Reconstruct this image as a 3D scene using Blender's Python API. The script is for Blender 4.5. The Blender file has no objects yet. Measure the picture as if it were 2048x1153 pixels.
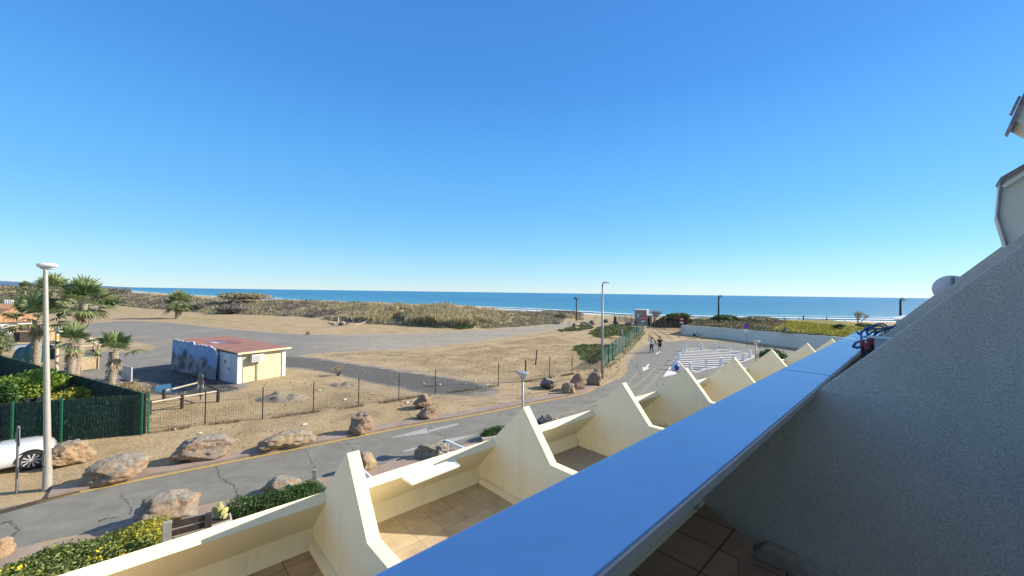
import bpy, bmesh, math, random
import numpy as np
from mathutils import Vector, Matrix, Euler, noise as mnoise

SC = bpy.context.scene
COL = SC.collection
R = math.radians
rnd = random.Random(7)
rng = np.random.default_rng(7)

# ------------------------------------------------------------------ camera
CAMH = 6.6
F = 769.0
cam_d = bpy.data.cameras.new('camera')
cam = bpy.data.objects.new('camera', cam_d)
COL.objects.link(cam)
cam_d.sensor_width = 36
cam_d.lens = 36 * F / 2048
cam_d.clip_start = 0.05
cam_d.clip_end = 60000
CAMROT = Matrix.Rotation(R(90 + 0.67), 4, 'X') @ Matrix.Rotation(R(0.78), 4, 'Z')
cam.matrix_world = Matrix.Translation((0, 0, CAMH)) @ CAMROT
SC.camera = cam
ROT3 = CAMROT.to_3x3()

def ray(px, py):
    return ROT3 @ Vector(((px - 1024) / F, -(py - 576.5) / F, -1))

def G(px, py, z=0.0):
    """point on the horizontal plane at height z seen at a position of the photograph"""
    v = ray(px, py)
    k = (z - CAMH) / v.z
    return Vector((v.x * k, v.y * k, z))

def AT(px, py, Y):
    """point at forward distance Y"""
    v = ray(px, py)
    k = Y / v.y
    return Vector((v.x * k, Y, CAMH + v.z * k))

# facade frame: t along the building, n outwards to the street
D = Vector((0.7298, 0.6836, 0)); NV = Vector((-0.6836, 0.7298, 0))
def B(t, n, z):
    p = D * t + NV * n
    return Vector((p.x, p.y, z))
def TN(p):
    return (p.x * D.x + p.y * D.y, p.x * NV.x + p.y * NV.y)
def FP(px, py, t):
    v = ray(px, py)
    k = t / (v.x * D.x + v.y * D.y)
    p = v * k
    return (p.x * NV.x + p.y * NV.y, CAMH + p.z)

# ------------------------------------------------------------------ tagging
def tag(o, label=None, cat=None, group=None, kind=None):
    if label: o['label'] = label
    if cat: o['category'] = cat
    if group: o['group'] = group
    if kind: o['kind'] = kind
    return o

def thing(name, label, cat, loc=(0, 0, 0), rz=0, group=None):
    o = bpy.data.objects.new(name, None)
    o.empty_display_size = 0.2
    COL.objects.link(o)
    o.location = loc
    o.rotation_euler = (0, 0, rz)
    return tag(o, label, cat, group)

def wloc(o):
    v = Vector((0, 0, 0))
    while o is not None:
        v += o.location
        o = o.parent
    return v

class MB:
    """collects shapes into one mesh"""
    def __init__(s): s.v = []; s.f = []
    def add(s, vs, fs):
        n = len(s.v)
        s.v += [tuple(v) for v in vs]
        s.f += [tuple(i + n for i in f) for f in fs]
        return s
    def box(s, c, size, rz=0, rot=None, taper=1.0):
        x, y, z = size[0] / 2, size[1] / 2, size[2] / 2
        m = rot if rot is not None else Matrix.Rotation(rz, 3, 'Z')
        c = Vector(c)
        vs = []
        for sz in (-1, 1):
            k = taper if sz > 0 else 1
            for sx, sy in ((-1, -1), (1, -1), (1, 1), (-1, 1)):
                vs.append(c + m @ Vector((sx * x * k, sy * y * k, sz * z)))
        return s.add(vs, [(3, 2, 1, 0), (4, 5, 6, 7), (0, 1, 5, 4), (1, 2, 6, 5), (2, 3, 7, 6), (3, 0, 4, 7)])
    def prism(s, poly, vec):
        """planar polygon (3D points) swept by vec"""
        n = len(poly); vec = Vector(vec)
        a = [Vector(p) for p in poly]; b = [p + vec for p in a]
        return s.add(a + b, [tuple(range(n))[::-1], tuple(range(n, 2 * n))] + [(i, (i + 1) % n, n + (i + 1) % n, n + i) for i in range(n)])
    def loft(s, A, Bp, caps=True):
        n = len(A)
        fs = [(i, (i + 1) % n, n + (i + 1) % n, n + i) for i in range(n)]
        if caps: fs += [tuple(range(n))[::-1], tuple(range(n, 2 * n))]
        return s.add(list(A) + list(Bp), fs)
    def tube(s, pts, rad, seg=8, caps=True):
        pts = [Vector(p) for p in pts]
        if not isinstance(rad, (list, tuple)): rad = [rad] * len(pts)
        rings = []
        up = Vector((0, 0, 1))
        for i, p in enumerate(pts):
            a = pts[max(i - 1, 0)]; b = pts[min(i + 1, len(pts) - 1)]
            t = (b - a)
            t = t.normalized() if t.length > 1e-9 else Vector((0, 0, 1))
            q = up if abs(t.dot(up)) < 0.95 else Vector((1, 0, 0))
            u = t.cross(q).normalized(); w = u.cross(t)
            rings.append([p + (u * math.cos(2 * math.pi * k / seg) + w * math.sin(2 * math.pi * k / seg)) * rad[i] for k in range(seg)])
        vs = [v for r in rings for v in r]
        fs = []
        for i in range(len(pts) - 1):
            for k in range(seg):
                a = i * seg + k; b = i * seg + (k + 1) % seg
                fs.append((a, b, b + seg, a + seg))
        if caps: fs += [tuple(range(seg))[::-1], tuple(range((len(pts) - 1) * seg, len(pts) * seg))]
        return s.add(vs, fs)
    def lathe(s, c, prof, seg=16, m=None):
        """profile of (radius, height) about the vertical through c"""
        c = Vector(c); vs = []; fs = []
        for r, z in prof:
            for k in range(seg):
                a = 2 * math.pi * k / seg
                p = Vector((r * math.cos(a), r * math.sin(a), z))
                if m is not None: p = m @ p
                vs.append(c + p)
        for i in range(len(prof) - 1):
            for k in range(seg):
                a = i * seg + k; b = i * seg + (k + 1) % seg
                fs.append((a, b, b + seg, a + seg))
        fs += [tuple(range(seg))[::-1], tuple(range((len(prof) - 1) * seg, len(prof) * seg))]
        return s.add(vs, fs)
    def build(s, name, mat, parent=None, smooth=False, bevel=0, angle=None):
        off = wloc(parent) if parent else Vector((0, 0, 0))
        me = bpy.data.meshes.new(name)
        v = np.array(s.v, dtype=float) - np.array(off)
        me.from_pydata(v.tolist(), [], s.f)
        me.materials.append(mat)
        bm = bmesh.new(); bm.from_mesh(me)
        bmesh.ops.recalc_face_normals(bm, faces=bm.faces)
        if bevel:
            bmesh.ops.bevel(bm, geom=bm.edges[:], offset=bevel, segments=2, affect='EDGES', clamp_overlap=True)
        bm.to_mesh(me); bm.free()
        if smooth:
            me.shade_smooth()
            if angle: me.set_sharp_from_angle(angle=R(angle))
        o = bpy.data.objects.new(name, me)
        COL.objects.link(o)
        if parent: o.parent = parent
        return o

def raw_mesh(name, verts, faces, mat, parent=None, smooth=False):
    """fast mesh from numpy arrays; all faces with the same corner count"""
    off = np.array(wloc(parent)) if parent else np.zeros(3)
    verts = np.asarray(verts, dtype=np.float32) - off.astype(np.float32)
    faces = np.asarray(faces, dtype=np.int32)
    me = bpy.data.meshes.new(name)
    nf, k = faces.shape
    me.vertices.add(len(verts)); me.vertices.foreach_set('co', verts.ravel())
    me.loops.add(nf * k); me.loops.foreach_set('vertex_index', faces.ravel())
    me.polygons.add(nf)
    me.polygons.foreach_set('loop_start', np.arange(0, nf * k, k, dtype=np.int32))
    me.polygons.foreach_set('loop_total', np.full(nf, k, dtype=np.int32))
    if smooth: me.polygons.foreach_set('use_smooth', np.ones(nf, dtype=bool))
    me.update(calc_edges=True)
    me.materials.append(mat)
    o = bpy.data.objects.new(name, me)
    COL.objects.link(o)
    if parent: o.parent = parent
    return o

def dup(root, loc, rz=0, label=None, group=None, cat=None, scale=None):
    def cp(o, par):
        c = o.copy(); COL.objects.link(c); c.parent = par
        for ch in list(o.children): cp(ch, c)
        return c
    c = root.copy(); COL.objects.link(c)
    for ch in list(root.children): cp(ch, c)
    c.location = loc; c.rotation_euler = (0, 0, rz)
    if scale: c.scale = scale
    if label: c['label'] = label
    if group: c['group'] = group
    return c

# ------------------------------------------------------------------ materials
class NT:
    def __init__(s, name, tree=None):
        if tree is None:
            s.mat = bpy.data.materials.new(name); s.mat.use_nodes = True
            s.t = s.mat.node_tree; s.t.nodes.clear()
            s.out = s.n('ShaderNodeOutputMaterial')
        else:
            s.t = tree
    def n(s, typ, **kw):
        nd = s.t.nodes.new(typ)
        for k, v in kw.items(): setattr(nd, k, v)
        return nd
    def l(s, a, b): s.t.links.new(a, b)
    def setin(s, nd, key, val):
        if hasattr(val, 'is_output'): s.l(val, nd.inputs[key])
        elif isinstance(val, tuple) and len(val) == 3 and nd.inputs[key].type == 'RGBA': nd.inputs[key].default_value = (*val, 1)
        else: nd.inputs[key].default_value = val
    def coord(s, kind='Object', scale=None, rot=None):
        c = s.n('ShaderNodeTexCoord').outputs[kind]
        if scale or rot:
            m = s.n('ShaderNodeMapping')
            s.l(c, m.inputs[0])
            if scale: m.inputs['Scale'].default_value = scale
            if rot: m.inputs['Rotation'].default_value = rot
            c = m.outputs[0]
        return c
    def noise(s, vec, scale, detail=4, rough=0.55, dist=0.0):
        nd = s.n('ShaderNodeTexNoise')
        s.l(vec, nd.inputs['Vector'])
        nd.inputs['Scale'].default_value = scale; nd.inputs['Detail'].default_value = detail
        nd.inputs['Roughness'].default_value = rough; nd.inputs['Distortion'].default_value = dist
        return nd.outputs['Fac']
    def vor(s, vec, scale, feature='F1', out='Distance', rand=1.0):
        nd = s.n('ShaderNodeTexVoronoi', feature=feature)
        s.l(vec, nd.inputs['Vector']); nd.inputs['Scale'].default_value = scale
        nd.inputs['Randomness'].default_value = rand
        return nd.outputs[out]
    def ramp(s, fac, pts, interp='LINEAR'):
        nd = s.n('ShaderNodeValToRGB'); s.l(fac, nd.inputs[0])
        e = nd.color_ramp.elements; nd.color_ramp.interpolation = interp
        while len(e) < len(pts): e.new(0.5)
        for i, (p, c) in enumerate(pts):
            e[i].position = p
            e[i].color = (*c, 1) if isinstance(c, tuple) else (c, c, c, 1)
        return nd.outputs[0]
    def mix(s, fac, a, b, blend='MIX'):
        nd = s.n('ShaderNodeMix', data_type='RGBA', blend_type=blend)
        s.setin(nd, 0, fac)
        for i, v in ((6, a), (7, b)):
            if hasattr(v, 'is_output'): s.l(v, nd.inputs[i])
            else: nd.inputs[i].default_value = (*v, 1)
        return nd.outputs[2]
    def math(s, op, a, b=0.0, clamp=False):
        nd = s.n('ShaderNodeMath', operation=op, use_clamp=clamp)
        s.setin(nd, 0, a); s.setin(nd, 1, b)
        return nd.outputs[0]
    def bump(s, h, strength=0.3, dist=0.02, normal=None):
        nd = s.n('ShaderNodeBump')
        s.l(h, nd.inputs['Height']); nd.inputs['Strength'].default_value = strength
        nd.inputs['Distance'].default_value = dist
        if normal is not None: s.l(normal, nd.inputs['Normal'])
        return nd.outputs[0]
    def bsdf(s, color, rough=0.8, metal=0.0, spec=0.5, normal=None, coat=0.0, link=True):
        nd = s.n('ShaderNodeBsdfPrincipled')
        s.setin(nd, 'Base Color', color); s.setin(nd, 'Roughness', rough)
        nd.inputs['Metallic'].default_value = metal
        nd.inputs['Specular IOR Level'].default_value = spec
        nd.inputs['Coat Weight'].default_value = coat
        if normal is not None: s.l(normal, nd.inputs['Normal'])
        if link: s.l(nd.outputs[0], s.out.inputs[0])
        return nd.outputs[0]

def simple(name, c, rough=0.7, metal=0.0, spec=0.5, var=0.12, scale=6.0, bump=0.0, bscale=40.0, coat=0.0, c2=None):
    m = NT(name); v = m.coord()
    n1 = m.noise(v, scale, 5, 0.6)
    a = tuple(x * (1 - var) for x in c); b = c2 if c2 else tuple(min(1, x * (1 + var)) for x in c)
    colr = m.ramp(n1, [(0.3, a), (0.7, b)])
    nm = m.bump(m.noise(v, bscale, 4, 0.6), bump, 0.01) if bump else None
    m.bsdf(colr, rough, metal, spec, nm, coat)
    return m.mat

def foliage(name, cols, trans=0.25, rough=0.6):
    """leaf material; every leaf takes its own tone"""
    m = NT(name)
    g = m.n('ShaderNodeNewGeometry')
    r = g.outputs['Random Per Island']
    n = m.noise(m.coord(), 1.1, 2, 0.5)
    f = m.math('ADD', m.math('MULTIPLY', r, 0.6), m.math('MULTIPLY', n, 0.4))
    k = len(cols)
    pts = [(0.12 + 0.76 * i / (k - 1), c) for i, c in enumerate(cols)]
    c = m.ramp(f, pts)
    b = m.bsdf(c, rough, spec=0.3, link=False)
    t = m.n('ShaderNodeBsdfTranslucent'); m.l(c, t.inputs[0])
    mx = m.n('ShaderNodeMixShader'); mx.inputs[0].default_value = trans
    m.l(b, mx.inputs[1]); m.l(t.outputs[0], mx.inputs[2]); m.l(mx.outputs[0], m.out.inputs[0])
    return m.mat

# ------------------------------------------------------------------ world + sun
SUN_AZ_VEC = (math.cos(R(14)), math.sin(R(14)))     # horizontal direction towards the sun
SUN_EL = R(29)
w = bpy.data.worlds.new('World'); SC.world = w; w.use_nodes = True
wt = w.node_tree; wt.nodes.clear()
wo = wt.nodes.new('ShaderNodeOutputWorld'); bg = wt.nodes.new('ShaderNodeBackground')
sky = wt.nodes.new('ShaderNodeTexSky'); sky.sky_type = 'NISHITA'; sky.sun_disc = False
sky.sun_elevation = SUN_EL
sky.sun_rotation = math.atan2(SUN_AZ_VEC[0], SUN_AZ_VEC[1])
sky.altitude = 0; sky.air_density = 1.0; sky.dust_density = 0.12; sky.ozone_density = 3.0
hs = wt.nodes.new('ShaderNodeHueSaturation'); hs.inputs['Saturation'].default_value = 1.22; hs.inputs['Value'].default_value = 1.0
tc = wt.nodes.new('ShaderNodeTexCoord'); sz = wt.nodes.new('ShaderNodeSeparateXYZ'); rp = wt.nodes.new('ShaderNodeValToRGB')
wt.links.new(tc.outputs['Generated'], sz.inputs[0]); wt.links.new(sz.outputs[2], rp.inputs[0])
def _lin(c): return tuple(((x / 255) / 12.92 if x / 255 <= 0.04045 else ((x / 255 + 0.055) / 1.055) ** 2.4) for x in c)
# clear-air gradient by height above the horizon (blended with the sky model's own sun-side variation); topmost stops paled and brightened as added fill for shaded faces
SKY_TINT = [(z_, tuple(v * 3.62 for v in _lin(c_))) for z_, c_ in [(0.0, (214, 236, 247)), (0.035, (182, 223, 247)), (0.11, (141, 208, 248)), (0.20, (118, 193, 249)), (0.33, (98, 177, 248)), (0.46, (82, 155, 236)), (0.62, (76, 143, 226)), (0.80, (165, 175, 190)), (1.0, (190, 190, 190))]]
el = rp.color_ramp.elements
while len(el) < len(SKY_TINT): el.new(0.5)
for i, (p_, c_) in enumerate(SKY_TINT): el[i].position = p_; el[i].color = (*c_, 1)
mxs = wt.nodes.new('ShaderNodeMix'); mxs.data_type = 'RGBA'; mxs.blend_type = 'MIX'; mxs.inputs[0].default_value = 0.78
wt.links.new(sky.outputs[0], hs.inputs['Color']); tn = wt.nodes.new('ShaderNodeMix'); tn.data_type = 'RGBA'; tn.blend_type = 'MULTIPLY'; tn.inputs[0].default_value = 1; tn.inputs[7].default_value = (0.52, 0.70, 0.85, 1)
wt.links.new(hs.outputs[0], tn.inputs[6]); wt.links.new(tn.outputs[2], mxs.inputs[6]); wt.links.new(rp.outputs[0], mxs.inputs[7])
wt.links.new(mxs.outputs[2], bg.inputs['Color'])
bg.inputs['Strength'].default_value = 0.14
wt.links.new(bg.outputs[0], wo.inputs[0])
sd = bpy.data.lights.new('sun', 'SUN'); sd.energy = 4.0; sd.angle = R(0.53); sd.color = (1.0, 0.885, 0.72)
so = bpy.data.objects.new('sun', sd); COL.objects.link(so)
sv = Vector((math.cos(SUN_EL) * SUN_AZ_VEC[0], math.cos(SUN_EL) * SUN_AZ_VEC[1], math.sin(SUN_EL)))
so.rotation_euler = sv.to_track_quat('Z', 'Y').to_euler()
so.location = (30, 10, 40)
SC.view_settings.view_transform = 'Standard'; SC.view_settings.look = 'None'
SC.view_settings.exposure = 0.98; SC.view_settings.gamma = 1.0
SC.cycles.max_bounces = 8

# ------------------------------------------------------------------ 2D helpers
def inside(poly, P):
    """vectorised point in polygon; poly list of (x,y), P array (n,2)"""
    x, y = P[:, 0], P[:, 1]; c = np.zeros(len(P), bool)
    n = len(poly)
    for i in range(n):
        x1, y1 = poly[i][0], poly[i][1]; x2, y2 = poly[(i + 1) % n][0], poly[(i + 1) % n][1]
        m = ((y1 > y) != (y2 > y))
        with np.errstate(divide='ignore', invalid='ignore'):
            xi = (x2 - x1) * (y - y1) / (y2 - y1 + 1e-12) + x1
        c ^= m & (x < xi)
    return c

def segdist(poly, P, closed=True):
    d = np.full(len(P), 1e9)
    n = len(poly)
    for i in range(n if closed else n - 1):
        a = np.array(poly[i][:2], float); b = np.array(poly[(i + 1) % n][:2], float)
        ab = b - a; L = (ab ** 2).sum() + 1e-12
        t = np.clip(((P - a) @ ab) / L, 0, 1)
        q = a + t[:, None] * ab
        d = np.minimum(d, np.sqrt(((P - q) ** 2).sum(1)))
    return d

def smooth_line(pts, n=8):
    pts = [Vector((p[0], p[1], p[2] if len(p) > 2 else 0)) for p in pts]
    out = []
    for i in range(len(pts) - 1):
        p0 = pts[max(i - 1, 0)]; p1 = pts[i]; p2 = pts[i + 1]; p3 = pts[min(i + 2, len(pts) - 1)]
        for k in range(n):
            t = k / n
            out.append(0.5 * ((2 * p1) + (p2 - p0) * t + (2 * p0 - 5 * p1 + 4 * p2 - p3) * t * t + (3 * p1 - p0 - 3 * p2 + p3) * t ** 3))
    out.append(pts[-1])
    return out

def offset_line(pts, d):
    out = []
    for i, p in enumerate(pts):
        a = pts[max(i - 1, 0)]; b = pts[min(i + 1, len(pts) - 1)]
        t = (b - a); t.z = 0; t.normalize()
        out.append(p + Vector((-t.y, t.x, 0)) * d)
    return out

def ribbon(mb, pts, off, width, z):
    a = offset_line(pts, off - width / 2); b = offset_line(pts, off + width / 2)
    n = len(pts)
    vs = [(p.x, p.y, z) for p in a] + [(p.x, p.y, z) for p in b]
    mb.add(vs, [(i, i + 1, n + i + 1, n + i) for i in range(n - 1)])

# ------------------------------------------------------------------ terrain
ZSEA = -1.6
SHORE = [(-9000, 7200), (-2600, 2400), (-1213, 1175), (-488, 519), (-230, 330), (-132, 240), (-60, 208), (-6, 187), (38, 140), (70, 130), (110, 126), (200, 122), (600, 110), (6000, -2000)]
dune_px = np.array([60, 160, 230, 300, 427, 520, 617, 680, 740, 800, 905, 1000, 1044, 1100, 1142, 1165, 1190])
dune_Yb = np.array([190, 160, 140, 123, 103, 100, 92, 82, 78, 75, 69.4, 73, 76, 83, 89, 95, 100])
dune_A = np.array([3.2, 3.2, 2.9, 2.4, 2.0, 1.95, 1.95, 2.0, 2.0, 1.9, 1.8, 1.7, 1.5, 1.35, 1.0, 0.5, 0.0])
def vnoise(x, y, s):
    """cheap smooth value noise"""
    x = x * s; y = y * s
    xi = np.floor(x).astype(int); yi = np.floor(y).astype(int); fx = x - xi; fy = y - yi
    fx = fx * fx * (3 - 2 * fx); fy = fy * fy * (3 - 2 * fy)
    def h(a, b):
        v = np.sin(a * 127.1 + b * 311.7) * 43758.5453
        return v - np.floor(v)
    return (h(xi, yi) * (1 - fx) + h(xi + 1, yi) * fx) * (1 - fy) + (h(xi, yi + 1) * (1 - fx) + h(xi + 1, yi + 1) * fx) * fy
def sst(t):
    t = np.clip(t, 0, 1); return t * t * (3 - 2 * t)
seapoly = SHORE + [(40000, -2000), (40000, 60000), (-60000, 60000), (-60000, 48000)]
def height(X, Y):
    X = np.asarray(X, float); Y = np.asarray(Y, float)
    P = np.stack([X.ravel(), Y.ravel()], 1)
    ds = segdist(SHORE, P, closed=False).reshape(X.shape)
    sea = inside(seapoly, P).reshape(X.shape)
    ds = np.where(sea, -ds, ds)
    bw = np.interp(X, [-400, 5, 22], [95, 75, 26])
    beach = (ZSEA - 0.0) * (1 - sst((ds + 2) / bw)) - 1.2 * sst(-ds / 20)
    Ys = np.maximum(Y, 1.0)
    px = 1024 + F * X / Ys
    yb = np.interp(px, dune_px, dune_Yb); A = np.interp(px, dune_px, dune_A)
    far = sst((Y - 60) / 20)
    A = A * far
    s = (Y - yb) / 22
    dn = A * sst(s) * sst((ds - 14) / 22)
    dn = dn * (0.75 + 0.5 * vnoise(X, Y, 0.09)) + A * 0.28 * (vnoise(X, Y, 0.32) - 0.4) * sst(s * 3) * sst((ds - 12) / 10)
    small = 0.05 * vnoise(X, Y, 0.5) * sst((np.hypot(X, Y) - 8) / 10)
    return beach + dn + small * 0.5 - 0.03
# ================================================================== MATERIALS OF THE SETTING
def soil_color(m, v):
    big = m.noise(v, 0.035, 4, 0.6)
    mid = m.noise(v, 0.45, 6, 0.65, 0.3)
    fine = m.noise(v, 9.0, 5, 0.7)
    grit = m.noise(v, 45.0, 3, 0.7)
    a = m.ramp(mid, [(0.34, (0.17, 0.125, 0.075)), (0.48, (0.35, 0.265, 0.155)), (0.66, (0.47, 0.37, 0.225))])
    b = m.ramp(fine, [(0.32, (0.16, 0.115, 0.065)), (0.50, (0.36, 0.275, 0.165)), (0.68, (0.58, 0.47, 0.31))])
    c = m.mix(0.5, a, b)
    o = m.mix(m.ramp(big, [(0.45, 0.0), (0.68, 0.55)]), c, (0.45, 0.33, 0.20))
    weed = m.noise(v, 0.16, 7, 0.72, 0.4)
    o = m.mix(m.ramp(weed, [(0.50, 0.0), (0.66, 0.40)]), o, (0.24, 0.205, 0.135))
    o = m.mix(m.ramp(m.noise(v, 2.2, 5, 0.75, 1.0), [(0.60, 0.0), (0.70, 0.45)]), o, (0.15, 0.12, 0.08))
    g = m.ramp(grit, [(0.36, (0.62, 0.60, 0.57)), (0.52, (1, 1, 1)), (0.68, (1.35, 1.32, 1.25))])
    o = m.mix(1.0, o, g, 'MULTIPLY')
    o = m.mix(1.0, o, (1.10, 1.12, 1.13), 'MULTIPLY')
    h = m.math('ADD', m.math('MULTIPLY', fine, 0.7), m.math('MULTIPLY', grit, 0.3))
    return o, h

def make_soil():
    m = NT('dry_soil'); v = m.coord()
    c, h = soil_color(m, v)
    # beach sand close to the water (low ground)
    z = m.n('ShaderNodeSeparateXYZ'); m.l(v, z.inputs[0])
    f = m.ramp(m.math('MULTIPLY_ADD', z.outputs[2], 1.0), [(0.0, 0.0), (1.0, 0.0)])
    low = m.math('MULTIPLY', m.math('SUBTRACT', -0.12, z.outputs[2]), 2.2, True)
    sand = m.ramp(m.noise(v, 0.6, 5, 0.6), [(0.3, (0.38, 0.31, 0.22)), (0.7, (0.5, 0.42, 0.31))])
    wet = m.math('MULTIPLY', m.math('SUBTRACT', -1.25, z.outputs[2]), 5.0, True)
    sand = m.mix(wet, sand, (0.17, 0.14, 0.10))
    c = m.mix(low, c, sand)
    m.bsdf(c, 0.95, spec=0.15, normal=m.bump(h, 0.9, 0.05))
    return m.mat
M_soil = make_soil()

def make_asphalt(name, tone=(0.135, 0.14, 0.145), edge=True, sandy=0.35, soft=True, two=False):
    m = NT(name); v = m.coord()
    fine = m.noise(v, 60, 4, 0.75); mid = m.noise(v, 1.3, 6, 0.65, 0.5); big = m.noise(v, 0.13, 5, 0.6, 0.6)
    base = m.ramp(mid, [(0.28, tuple(x * 0.80 for x in tone)), (0.52, tone), (0.75, tuple(x * 1.22 for x in tone))])
    gr = m.ramp(fine, [(0.30, 0.55), (0.5, 1.0), (0.72, 1.5)])
    base = m.mix(1.0, base, gr, 'MULTIPLY')
    # long wheel-polished streaks
    st = m.noise(m.coord(scale=(0.25, 2.6, 1), rot=(0, 0, R(-25))), 1.0, 4, 0.6)
    base = m.mix(m.ramp(st, [(0.52, 0.0), (0.75, 0.35)]), base, tuple(x * 1.45 for x in tone))
    sc, sh = soil_color(m, v)
    dust = m.ramp(big, [(0.50, 0.0), (0.74, sandy)])
    base = m.mix(dust, base, (0.38, 0.31, 0.22))
    nrm = m.bump(fine, 0.5, 0.012)
    if two:
        a3 = m.n('ShaderNodeAttribute', attribute_name='sandy')
        trk = m.noise(m.coord(scale=(0.05, 1.1, 1), rot=(0, 0, R(-8))), 1.3, 6, 0.7, 0.4)
        sf = m.math('MULTIPLY', a3.outputs['Fac'], m.ramp(trk, [(0.38, 0.25), (0.58, 1.0)]))
        base = m.mix(sf, base, m.mix(1.0, m.ramp(mid, [(0.3, (0.27, 0.245, 0.195)), (0.7, (0.42, 0.375, 0.29))]), gr, 'MULTIPLY'))
        a2 = m.n('ShaderNodeAttribute', attribute_name='darker')
        q = m.math('ADD', a2.outputs['Fac'], m.math('MULTIPLY', m.math('SUBTRACT', m.noise(v, 0.7, 5, 0.7), 0.5), 2.5))
        q = m.math('MULTIPLY', q, 2.0, True)
        base = m.mix(q, base, m.mix(1.0, m.mix(m.ramp(mid, [(0.5, 0.0), (0.8, 0.5)]), (0.115, 0.110, 0.098), (0.165, 0.158, 0.14)), gr, 'MULTIPLY'))
    if edge:
        at = m.n('ShaderNodeAttribute', attribute_name='edge')
        amp = m.math('ADD', m.math('MULTIPLY', m.noise(v, 0.55, 6, 0.7, 0.8), 1.6), m.math('MULTIPLY', m.noise(v, 5.0, 4, 0.7), 0.9))
        e = m.math('ADD', at.outputs['Fac'], m.math('SUBTRACT', amp, 1.25))
        f = m.math('MULTIPLY_ADD', e, 2.2 if soft else 8.0, True)
        nd = f.node; nd.inputs[2].default_value = 0.5
        nd.use_clamp = True
        base = m.mix(f, sc, base)
    m.bsdf(base, 0.82, spec=0.3, normal=nrm)
    return m.mat
M_road = make_asphalt('road_asphalt', (0.20, 0.198, 0.175), True, 0.10, True)
M_park = make_asphalt('old_asphalt', (0.215, 0.205, 0.180), True, 0.55, True, True)

def paint(name, c, wear=0.5):
    m = NT(name); v = m.coord()
    n = m.noise(v, 9, 6, 0.75); n2 = m.noise(v, 50, 3, 0.7)
    f = m.math('ADD', m.math('MULTIPLY', n, 0.6), m.math('MULTIPLY', n2, 0.4))
    col = m.mix(m.ramp(f, [(0.50 - 0.12 * (1 - wear), 0.0), (0.62, wear)]), c, (0.14, 0.14, 0.14))
    m.bsdf(col, 0.7, spec=0.3)
    return m.mat
M_yline = paint('yellow_road_paint', (0.62, 0.43, 0.075), 0.7)
M_wline = paint('white_road_paint', (0.75, 0.75, 0.73), 0.45)
M_wfaint = paint('worn_white_paint', (0.42, 0.42, 0.41), 0.9)
M_pink = simple('pinkish_pavement', (0.30, 0.235, 0.195), 0.9, var=0.22, scale=1.6, bump=0.4, bscale=60)
M_crack = simple('dark_crack', (0.065, 0.062, 0.058), 0.95)

# ================================================================== GROUND
def polar_ground():
    rs = np.concatenate([np.linspace(1.5, 60, 70), 60 * (320 / 60) ** (np.arange(1, 190) / 189), 320 * (12000 / 320) ** (np.arange(1, 70) / 69)])
    a_front = np.linspace(-R(72), R(72), 560)
    a_back = np.linspace(R(72), 2 * math.pi - R(72), 60)[1:-1]
    an = np.concatenate([a_front, a_back])
    RR, AA = np.meshgrid(rs, an, indexing='ij')
    X = RR * np.sin(AA); Y = RR * np.cos(AA)
    Z = height(X, Y)
    Z = np.maximum(Z, -3.2)
    v = np.stack([X, Y, Z], -1).reshape(-1, 3)
    nr, na = RR.shape
    i, j = np.meshgrid(np.arange(nr - 1), np.arange(na), indexing='ij')
    a = i * na + j; b = i * na + (j + 1) % na
    f = np.stack([a, b, b + na, a + na], -1).reshape(-1, 4)[:, ::-1]
    c = len(v)
    v = np.concatenate([v, [[0, 0, -0.03]]])
    o = raw_mesh('ground', v, f, M_soil, smooth=True)
    return tag(o, kind='structure')
ground = polar_ground()

# sea
def make_sea():
    m = NT('sea_water'); v = m.coord()
    sx = m.coord(scale=(0.05, 0.35, 1), rot=(0, 0, R(14)))
    swell = m.noise(sx, 1.0, 5, 0.6, 0.3)
    s2 = m.noise(m.coord(scale=(0.4, 1.6, 1), rot=(0, 0, R(10))), 1.0, 6, 0.65)
    s3 = m.noise(m.coord(scale=(0.006, 0.05, 1), rot=(0, 0, R(12))), 1.0, 3, 0.5)
    h = m.math('ADD', m.math('MULTIPLY', swell, 1.0), m.math('MULTIPLY', s2, 0.5))
    col = m.ramp(s3, [(0.30, (0.026, 0.15, 0.29)), (0.55, (0.045, 0.215, 0.37)), (0.75, (0.09, 0.31, 0.43))])
    at = m.n('ShaderNodeAttribute', attribute_name='shallow')
    col = m.mix(m.math('MULTIPLY', at.outputs['Fac'], 0.6), col, (0.10, 0.36, 0.40))
    m.bsdf(col, 0.42, spec=0.32, normal=m.bump(h, 1.0, 0.9))
    return m.mat
def build_sea():
    rs = np.concatenate([90 * (400 / 90) ** (np.arange(0, 120) / 119), 400 * (45000 / 400) ** (np.arange(1, 80) / 79)])
    an = np.linspace(-R(100), R(100), 300)
    RR, AA = np.meshgrid(rs, an, indexing='ij')
    X = RR * np.sin(AA); Y = RR * np.cos(AA)
    P = np.stack([X.ravel(), Y.ravel()], 1)
    ds = segdist(SHORE, P, closed=False)
    Z = np.full(len(P), ZSEA)
    # low breaker swells parallel to the shore
    Z += 0.35 * np.maximum(0, np.sin(ds * 0.28 + 1.5 * vnoise(P[:, 0], P[:, 1], 0.02))) ** 4 * np.exp(-ds / 70) * sst(ds / 8)
    v = np.stack([P[:, 0], P[:, 1], Z], 1)
    nr, na = RR.shape
    i, j = np.meshgrid(np.arange(nr - 1), np.arange(na - 1), indexing='ij')
    a = i * na + j
    f = np.stack([a, a + 1, a + 1 + na, a + na], -1).reshape(-1, 4)[:, ::-1]
    o = raw_mesh('sea', v, f, make_sea(), smooth=True)
    at = o.data.attributes.new('shallow', 'FLOAT', 'POINT')
    at.data.foreach_set('value', (np.exp(-ds / 90)).astype(np.float32))
    return tag(o, kind='structure')
build_sea()

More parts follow.
